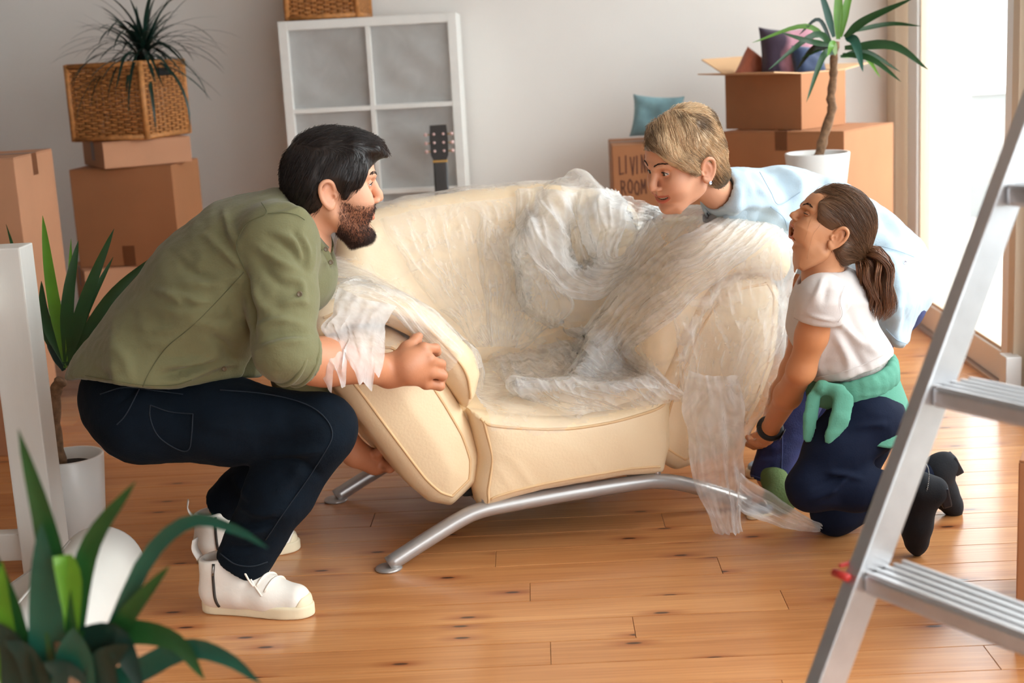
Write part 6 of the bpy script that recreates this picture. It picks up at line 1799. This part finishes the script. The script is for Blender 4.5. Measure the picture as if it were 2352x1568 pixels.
seam('seam', [(1724, 1090), (1760, 1100), (1800, 1098)], v, M_jeansw_seam, jw, .0014)
seam('seam', [(1795, 900), (1797, 1000), (1795, 1090)], v, M_jeansw_seam, jw, .0012)
# socks and trainers
def low_shoe(heel, toe, ank, parent, mu, ms, msock):
    heel = np.asarray(heel, float); toe = np.asarray(toe, float); L = np.linalg.norm(toe-heel); fwd = unit(toe-heel)
    R = np.stack([fwd, np.cross(V(0, 0, 1), fwd), V(0, 0, 1)], 1); W = lambda p: heel+np.asarray(p)@R.T*(L/.25)
    def sm(name, fn, lo, hi, m, par): vo = Vol(lo, hi, .0035); fn(vo); v, f = vo.mesh(); return mesh_obj(name, W(relax(v, f, 2)), f, m, par)
    def upper(vo):
        vo.chain([V(.035, 0, .045), V(.10, 0, .045), V(.17, 0, .034), V(.215, 0, .028)], [.034, .036, .036, .028], k=.03); vo.half((0, 0, .018), (0, 0, -1), k=.003)
        vo.half((.06, 0, .072), unit(V(.2, 0, 1)), k=.003)
    up = sm('shoe', upper, (-.02, -.07, 0), (.27, .07, .10), mu, parent)
    poly = [(-.002, 0), (.01, .028), (.05, .034), (.11, .033), (.17, .041), (.215, .038), (.243, .022), (.25, 0), (.243, -.022), (.215, -.036), (.17, -.038), (.11, -.033), (.05, -.033), (.01, -.026)]
    sm('sole', lambda vo: vo.slab(poly, V(0, 0, .012), FR_UV, .012, .004, k=0), (-.02, -.06, -.01), (.28, .06, .04), ms, up)
    for xx in (.10, .12, .14): tube('lace', W(spline([V(xx, -.022, .066-.25*(xx-.1)), V(xx+.006, 0, .083-.3*(xx-.1)), V(xx+.01, .022, .066-.25*(xx-.1))], 8)), .002, M_lace, up, 5)
    a_ = W([V(.045, 0, .06)])[0]
    sv, sf = soft(*bounds([a_, ank], .07), .005, lambda vo: vo.chain([W([V(.08, 0, .055)])[0], a_, ank], [.032, .035, .037], k=.02))
    mesh_obj('sock', sv, sf, msock, parent)
low_shoe(onfloor(1812, 1168), onfloor(1716, 1192), w_al+V(0, 0, .02), woman, mat('grey_blue_canvas', rgb(150, 164, 176), .8), M_sole, M_sockg)
low_shoe(w_ar*V(1, 1, 0)+V(.06, .02, 0), w_ar*V(1, 1, 0)+V(-.17, -.04, 0), w_ar+V(0, 0, .02), woman, MATS['grey_blue_canvas'], M_sole, M_sockg)
own(woman, BEFORE)
# ------------------------------------------------------------------ the girl
M_wtee = mat('white_cotton', rgb(208, 200, 197), .85, var=.02, bump=.06, bscale=240)
M_gtee = mat('grey_marl', rgb(176, 170, 164), .9, var=.2, vscale=120, bump=.1, bscale=200)
M_green = mat('green_sweatshirt', rgb(88, 150, 128), .9, var=.05, vscale=14, bump=.12, bscale=260)
M_leg = mat('navy_leggings', rgb(10, 20, 42), .85, spec=.2, bump=.08, bscale=260)
M_suede = mat('black_suede', rgb(12, 14, 22), .9, bump=.1, bscale=300)
M_heel = mat('black_heel', rgb(30, 36, 46), .45)
M_hairg = mat('brown_hair', rgb(112, 80, 56), .4, attr=True)
girl = thing('person', 'laughing girl with a ponytail and white T-shirt kneeling under the sofa end', 'person', tuple(onfloor(1960, 1230)))
girl['_skin'] = 'skin_girl'
gh_s = .80; gh_f = unit(V(-.87, -.03, .49)); gh_R = frame_of(gh_f, unit(V(.49, .02, .87)))
gh_o = at(1898, 537, 3.175)
g_nb = at(1893, 660, 3.19)
MOUTH_G = (.031, .003, .027, -.006); GO = .024
def childlike(p):
    """smaller lower face, rounder forehead"""
    p = np.atleast_2d(np.asarray(p, float)); x, y, z = p.T
    zf = np.interp(z, [-.20, -.15, -.13, -.078, -.0435, -.010, .045, .09, .14, .2], [-.145, -.10, -.082, -.053, -.0195, .001, .040, .085, .138, .20])
    zb = np.interp(z, [-.20, -.10, -.035, .035, .14, .2], [-.20, -.095, -.036, .038, .138, .20])
    w = np.clip((x-.012)/.05, 0, 1); w = w*w*(3-2*w)
    return np.stack([np.where(x < 0, x*.97, x*1.03), y, zf*w+zb*(1-w)], 1)
gpl = lambda p: place(childlike(p), gh_o, gh_R, gh_s)
hv = head_vol(.0024, open_=GO, mouth=MOUTH_G, neck=None, nose=.62, child=True, wide=1.0, lips=.85, chin=.96)
v, f = hv.mesh(); v = relax(v, f, 1)
head_part = (gpl(v), f, head_tint(v, MOUTH_G, GO, lipc=(.86, .50, .46), blush=.15))
rg = np.random.RandomState(21)
hh = Vol((-.18, -.12, -.12), (.13, .12, .19), .003)
hh.ell((-.012, 0, .054), (.106, .082, .092), k=.02)
hh.ell((-.055, 0, .020), (.062, .070, .070), k=.03)
hh.ell((-.092, 0, .000), (.035, .035, .03), k=.03)
hh.chain([V(-.045, .06, -.015), V(-.075, .03, -.045)], [.018, .014], k=.02); hh.chain([V(-.045, -.06, -.015), V(-.075, -.03, -.045)], [.018, .014], k=.02)
for s in (-1, 1): hh.ell((.030, s*.058, .052), (.048, .026, .044), k=.015)
hh.ell((.116, 0, .016), (.062, .15, .078), k=.008, mode='sub')
hh.ell((.085, 0, -.06), (.080, .12, .072), k=.01, mode='sub')
for s in (-1, 1): hh.ell((-.010, s*.088, -.004), (.024, .03, .034), k=.006, mode='sub')
PT = V(-.122, 0, -.006)
hv2, hf2 = hh.mesh(); hv2 = relax(hv2, hf2, 1); hn = vnormals(hv2, hf2)
def flow_g(p): d = PT-p; return d/(np.linalg.norm(d, axis=1)[:, None]+1e-6)
d0 = flow_g(hv2); az = np.arctan2(hv2[:, 1], hv2[:, 2]-.0)
hv2 = hv2+hn*(.0009*ridge(np.stack([az*7, hv2[:, 0]*6, 0*az], 1), 2))[:, None]
pk = rg.randint(0, len(hv2), 6500)
S = trace(hh, hv2[pk], flow_g, 9, np.minimum(.008, np.linalg.norm(PT-hv2[pk], axis=1)/9), .004, rg, .12)
ok = cull(S, [((.116, 0, .016), (.062, .15, .078)), ((.085, 0, -.06), (.080, .12, .072)), ((-.010, .088, -.004), (.024, .03, .034))], 1.0); S = S[ok]; pk = pk[ok]
tg_ = rg.uniform(.55, 1.5, (len(pk), 1))*np.array([[1, 1, 1]])
# ponytail: wavy locks from the band down the back
root = gpl(PT[None])[0]
path = np.array([root, at(2008, 600, 3.17), at(2014, 650, 3.16), at(2022, 700, 3.15), at(2014, 745, 3.15)])
c_ = spline(path, 22); nl = 2000
ph = rg.rand(nl)*2*PI; rd = np.sqrt(rg.rand(nl))
s_ = np.linspace(0, 1, 22); wid = np.interp(s_, [0, .12, .4, .75, 1], [.008, .034, .042, .036, .014])
tt, uu, ww = frames(c_)
lenf = rg.uniform(.55, 1.0, nl)
P_ = []
for k in range(nl):
    ss = s_*lenf[k]; cc = np.stack([np.interp(ss, s_, c_[:, i]) for i in range(3)], 1); wv = np.interp(ss, s_, wid)
    clump = int(ph[k]/(2*PI)*14); a = ph[k]+.25*np.sin(ss*6+clump*1.7); r = rd[k]*wv*(.8+.4*((clump*7) % 5)/5)
    wob = .006*np.sin(ss*(13+clump % 4)+clump*2.1)*np.clip(ss*2, 0, 1)
    P_.append(cc+uu*(np.cos(a)*r+wob)[:, None]+ww*(np.sin(a)*r+.6*wob)[:, None])
P_ = np.array(P_)[:, ::2]
tp = rg.uniform(.6, 1.6, (nl, 1))*np.array([[1.15, .95, .82]])
strands_mesh('hair', gpl(S.reshape(-1, 3)).reshape(S.shape), .00042, M_hairg, girl, tg_, (gpl(hv2), hf2, np.ones((len(hv2), 3))*.75))
pt = strands_mesh('ponytail', P_, .0008, M_hairg, girl, tp)
tube('hair_band', [root+gh_R@V(0, math.cos(a)*.013, math.sin(a)*.013) for a in np.linspace(0, 2*PI, 21)], .005, M_black, girl, 8)
# loose strands by the cheek
for pts in ([V(.06, .068, .07), V(.075, .062, .03), V(.07, .064, -.02), V(.062, .062, -.07)], [V(.055, .072, .05), V(.045, .076, .0), V(.052, .07, -.04), V(.03, .066, -.105)]):
    for j in range(1):
        c = spline(np.array(pts)+rg.randn(1, 3)*.003, 16); c, g_ = snap(hv, c, 6)
        for _ in range(6): c[1:-1] = c[:-2]*.25+c[1:-1]*.5+c[2:]*.25
        o_ = tube('loose_strand', gpl(c+g_*.002), .00018, M_hairg, girl, 4); set_tint(o_, np.ones((len(o_.data.vertices), 3))*2.2)
eye_parts(girl, gpl, gh_s, V(1, 0, 0), lidopen=.1, child=True)
for sd in (-1, 1): brow(girl, gpl, hv, M_brow, sd, .004, .0032)
teeth(girl, gpl, .0875, -.0465, .018, .007, 8)
# joints
g_c = at(1905, 735, 3.20); g_w = at(1955, 840, 3.22); g_p = at(1985, 930, 3.23)
g_sn = at(1890, 688, 3.085); g_en = at(1840, 850, 3.125); g_wn = at(1768, 985, 3.37)
g_sf = at(1875, 690, 3.29); g_ef = at(1822, 850, 3.40); g_wf = at(1765, 975, 3.52)
g_hn = at(1985, 960, 3.15); g_kn = at(1862, 1118, 3.10); g_an = at(2095, 1120, 3.09)
g_hf = at(1995, 960, 3.31); g_kf = at(1918, 1175, 3.285); g_af = at(2140, 1090, 3.36)
def gcore(vo):
    vo.chain([gh_o+gh_R@V(-.022, 0, -.03), at(1888, 625, 3.19), g_nb+V(0, 0, -.01)], [.044, .041, .044], k=.02)
    vo.chain([g_nb, g_c, g_w, g_p], [.04, .074, .07, .08], k=.03, flat=(YF_, 1.2))
    for s in (g_sn, g_sf): vo.cap(g_c*.5+g_nb*.5, s, .05, .042, k=.03)
    for h, k_, a in ((g_hn, g_kn, g_an), (g_hf, g_kf, g_af)): vo.chain([h, k_, a], [.06, .045, .03], k=.02)
core = soft(*bounds([gh_o, g_nb, g_p, g_an, g_af, g_kn, g_kf, g_sn, g_sf], .12), .006, gcore)
def garm(s, e, w, hand):
    def fn(vo):
        vo.chain([s, s*.5+e*.5, e, e*.6+w*.4, w], [.038, .034, .030, .030, .021], k=.02)
        d = unit(w-e); pc = w+d*.045
        vo.cap(w, pc, .020, .022, k=.012, flat=(YF_, 1.25))
        for j in range(4):
            o_ = V(0, .014*(j-1.5), 0)
            vo.chain([pc+o_, pc+o_+d*.032, pc+o_+d*.05+V(-.012, .008, .006), pc+o_+d*.05+V(-.030, .012, .012)], [.011, .0082, .0076, .0066], k=.004)
        vo.chain([w+d*.015+V(0, -.012, .004), w+d*.04+V(-.012, -.022, .012), w+d*.06+V(-.028, -.020, .016)], [.011, .0085, .007], k=.006)
    return fn
an = soft(*bounds([g_sn, g_en, g_wn+unit(g_wn-g_en)*.1], .06), .0034, garm(g_sn, g_en, g_wn, 0))
af_ = soft(*bounds([g_sf, g_ef, g_wf+unit(g_wf-g_ef)*.1], .06), .0045, garm(g_sf, g_ef, g_wf, 0))
at2 = lambda v: np.ones((len(v), 3))*np.array([.90, .78, .66])
join_parts('body', [(core[0], core[1], None), head_part, (an[0], an[1], at2(an[0])), (af_[0], af_[1], at2(af_[0]))], M_skin_g, girl)
# T-shirt
def gtee(vo):
    vo.chain([at(1893, 660, 3.20), g_c, g_w, at(1962, 862, 3.22)], [.060, .088, .092, .090], k=.04, flat=(YF_, 1.18))
    vo.cap(at(1900, 665, 3.20), at(1935, 665, 3.20), .05, .05, k=.03)
    for s, e in ((g_sn, g_en), (g_sf, g_ef)):
        vo.cap(at(1905, 690, 3.20), s, .066, .056, k=.03)
        d = unit(e-s); c = s*.72+e*.28
        def slv(t): t.cap(s, s*.5+e*.5, .053, .050, k=0); t.half(c, unit(V(-.12, .1, -1)), k=.003)
        sub_union(vo, slv, .015)
    vo.cap(at(1880, 645, 3.19), at(1885, 560, 3.19), .046, .08, k=.005, mode='sub')
    a, b = at(1865, 872, 3.2), at(2042, 808, 3.2); dd = unit(b-a); nn = unit(np.cross(dd, V(0, 1, 0)))
    if nn[2] > 0: nn = -nn
    vo.half((a+b)/2, nn, k=.004, mode='and', win=((a+b)/2-V(.25, .3, .08), (a+b)/2+V(.25, .3, .09)))
v, f = soft(*bounds([at(1850, 640, 3.1), at(2040, 870, 3.2), g_sn, g_sf], .11), .0046, gtee)
d = unit(g_en-g_sn); c = g_sn*.72+g_en*.28
n = vnormals(v, f)
st = [([(1935, 690), (1960, 740), (1965, 790)], 12, -.004), ([(1925, 735), (1960, 770), (1990, 800)], 10, .006), ([(1915, 760), (1945, 820), (1950, 860)], 10, .005), ([(1940, 760), (1970, 820), (1990, 850)], 9, -.005), ([(1890, 640), (1880, 670), (1868, 690)], 7, .004), ([(1900, 650), (1895, 680), (1890, 700)], 8, -.003),
      ([(1985, 760), (2000, 800), (2020, 810)], 10, .005), ([(1890, 780), (1880, 830), (1890, 860)], 11, .005), ([(1855, 720), (1880, 728), (1915, 735)], 4, .003), ([(1960, 690), (1990, 700), (2005, 730)], 10, .004)]
v = v+n*(1.6*fold(v, n, st)+.0026*ridge(v*np.array([14, 9, 14])+.5*noise3(v*6)[:, None], 2))[:, None]
tee = mesh_obj('t_shirt', v, f, M_wtee, girl)
M_wseam = mat('white_seam', rgb(214, 206, 204), .85)
seam('seam', [(1940, 655), (1930, 690), (1935, 720), (1925, 740)], v, M_wseam, tee, .0007)
seam('seam', [(1868, 868), (1920, 858), (1980, 838), (2036, 812)], v, M_wseam, tee, .0008)
# grey vest under it and sweatshirt round the waist
gv, gf = soft(*bounds([at(1950, 850, 3.2), at(2000, 950, 3.2)], .14), .006, lambda vo: vo.chain([at(1965, 860, 3.22), at(1988, 925, 3.23)], [.085, .088], k=.02, flat=(YF_, 1.2)))
gn = vnormals(gv, gf); gv = gv+gn*(.004*ridge(gv*np.array([10, 10, 34]), 2))[:, None]
mesh_obj('vest', gv, gf, M_gtee, girl)
def gsweat(vo):
    cen = at(1958, 868, 3.22)
    def pt(q): return cen+V(math.cos(q)*.090, math.sin(q)*.116, .026*math.cos(q))
    for k in range(28):
        a = 2*PI*k/28; b = 2*PI*(k+1)/28
        vo.cap(pt(a), pt(b), .014, .014, k=.008, flat=(V(0, 0, 1), 1.75))
        vo.cap(pt(a)+V(0, 0, -.010+.006*math.sin(a*3)), pt(b)+V(0, 0, -.010+.006*math.sin(b*3)), .012, .012, k=.006)
    vo.ell(at(1888, 890, 3.105), (.018, .016, .017), k=.008)
    fs_ = (V(0, 1, .1), .5)
    vo.chain([at(1892, 890, 3.10), at(1925, 898, 3.09), at(1938, 920, 3.08), at(1926, 965, 3.07), at(1906, 1008, 3.065)], [.014, .018, .023, .022, .013], k=.004, flat=(V(0, 1, .1), .4))
    vo.chain([at(1884, 890, 3.11), at(1868, 912, 3.105), at(1862, 955, 3.10), at(1856, 1004, 3.10)], [.012, .016, .017, .011], k=.003, flat=(V(0, 1, .1), .4))
v, f = soft(*bounds([at(1860, 850, 3.05), at(2085, 1075, 3.35), at(2030, 860, 3.40)], .08), .005, gsweat)
n = vnormals(v, f); v = v+n*(.0035*ridge(v*np.array([16, 12, 30]), 2))[:, None]
sweat = mesh_obj('sweatshirt', v, f, M_green, girl); 
G = []
for s_ in np.linspace(0, 1, 22):
    row = []
    for k in np.linspace(-1, 1, 46):
        a = k*rad(118); top = at(1958, 868, 3.22)+V(math.cos(a)*.094, math.sin(a)*.120, .026*math.cos(a)-.008)
        drop = (.175-.10*abs(k)**1.6)*s_; out = .055*s_**.8*(.5+.5*math.cos(a*.8))
        wv = .008*math.sin(k*11+s_*2)*s_
        row.append(top+V(math.cos(a)*(out+wv), math.sin(a)*(out*.5+wv), -drop))
    G.append(row)
cloth_sheet('sweatshirt_back', G, .004, M_green, sweat)
sweat['label'] = 'green sweatshirt tied round the waist'
# leggings
def gleg(vo):
    vo.ell(at(1990, 955, 3.23), (.085, .125, .085), k=.03)
    vo.chain([g_hn, g_hn*.5+g_kn*.5+V(0, 0, .008), g_kn], [.083, .066, .050], k=.04)
    vo.chain([g_kn, g_kn*.55+g_an*.45+V(0, 0, -.003), g_an], [.050, .047, .034], k=.03)
    vo.chain([g_hf, g_kf], [.080, .050], k=.04); vo.chain([g_kf, g_kf*.55+g_af*.45, g_af], [.054, .048, .034], k=.03)
v, f = soft(*bounds([g_hn, g_hf, g_kn, g_kf, g_an, g_af], .12), .005, gleg)
n = vnormals(v, f)
st = [([(1900, 1085), (1940, 1090), (1980, 1100)], 7, .006), ([(1870, 1120), (1920, 1100), (1960, 1090)], 7, -.004), ([(1900, 1140), (1930, 1110), (1950, 1095)], 6, .005), ([(1960, 985), (2000, 975), (2040, 975)], 8, .004), ([(2030, 1100), (2045, 1120), (2050, 1145)], 6, .004), ([(2050, 1100), (2062, 1120), (2068, 1145)], 6, .004), ([(1860, 1150), (1900, 1130), (1925, 1125)], 7, .004)]
v = v+n*(1.8*fold(v, n, st)+.0016*ridge(v*18, 2))[:, None]
mesh_obj('leggings', v, f, M_leg, girl)
# boots: toes on the floor, heels up
def boot(ank, heel, toe, parent, sole_dir):
    ank, heel, toe = (np.asarray(q, float) for q in (ank, heel, toe)); sd = unit(sole_dir)
    d = unit(toe-heel)
    def fn(vo):
        vo.chain([ank, heel*.75+ank*.25], [.035, .033], k=.02)
        vo.chain([heel-sd*.030, heel*.5+toe*.5-sd*.030, heel*.2+toe*.8-sd*.020, toe-sd*.010], [.030, .030, .023, .006], k=.02)
        vo.chain([ank, heel*.45+toe*.55-sd*.040], [.032, .020], k=.025)
    v, f = soft(*bounds([ank, heel, toe], .07), .0042, fn, 2)
    b = mesh_obj('boot', v, f, M_suede, parent)
    u = unit(np.cross(d, sd))
    beam('heel', heel+d*.012+sd*.0, heel+d*.012+sd*.022, u, d, .046, .048, M_heel, b, .004)
    pts = [heel+d*.03+sd*.002, heel*.5+toe*.5+sd*.004, toe*.85+heel*.15+sd*.003]
    return b
b1 = boot(g_an+V(.01, 0, 0), at(2158, 1128, 3.09), at(2117, 1270, 3.115), girl, V(.95, 0, .25))
b2 = boot(g_af+V(.01, 0, 0), at(2178, 1060, 3.37), at(2212, 1176, 3.385), girl, V(.85, 0, .45))
ac = at(2120, 1105, 3.09); ad = unit(at(2150, 1115, 3.09)-g_an); F_ = frame_of(unit(V(1, 0, -.2)), V(0, 0, 1))
VS = [(ac+F_@V(0, math.cos(a)*.0385, math.sin(a)*.0385)) for a in np.linspace(0, 2*PI, 60)]
tubes('anklet', [([p-V(0, 0, .0016), p, p+V(0, 0, .0016)], [.0006, .0020, .0006]) for p in VS], M_watchm, girl, 6)
# wristwatch
wd = unit(g_wn-g_en); F_ = frame_of(wd, V(0, 1, 0))
wt = tube('watch', [g_wn-wd*.004+F_@V(0, math.cos(a)*.0255, math.sin(a)*.0255) for a in np.linspace(0, 2*PI, 33)], .0085, M_black, girl, 8)
nn = unit(V(.75, -.45, -.25)); nn = unit(nn-wd*(nn@wd))
disc_button(wt, g_wn-wd*.004+nn*.032, nn, .0165, M_heel, 'watch_case')
own(girl, BEFORE)
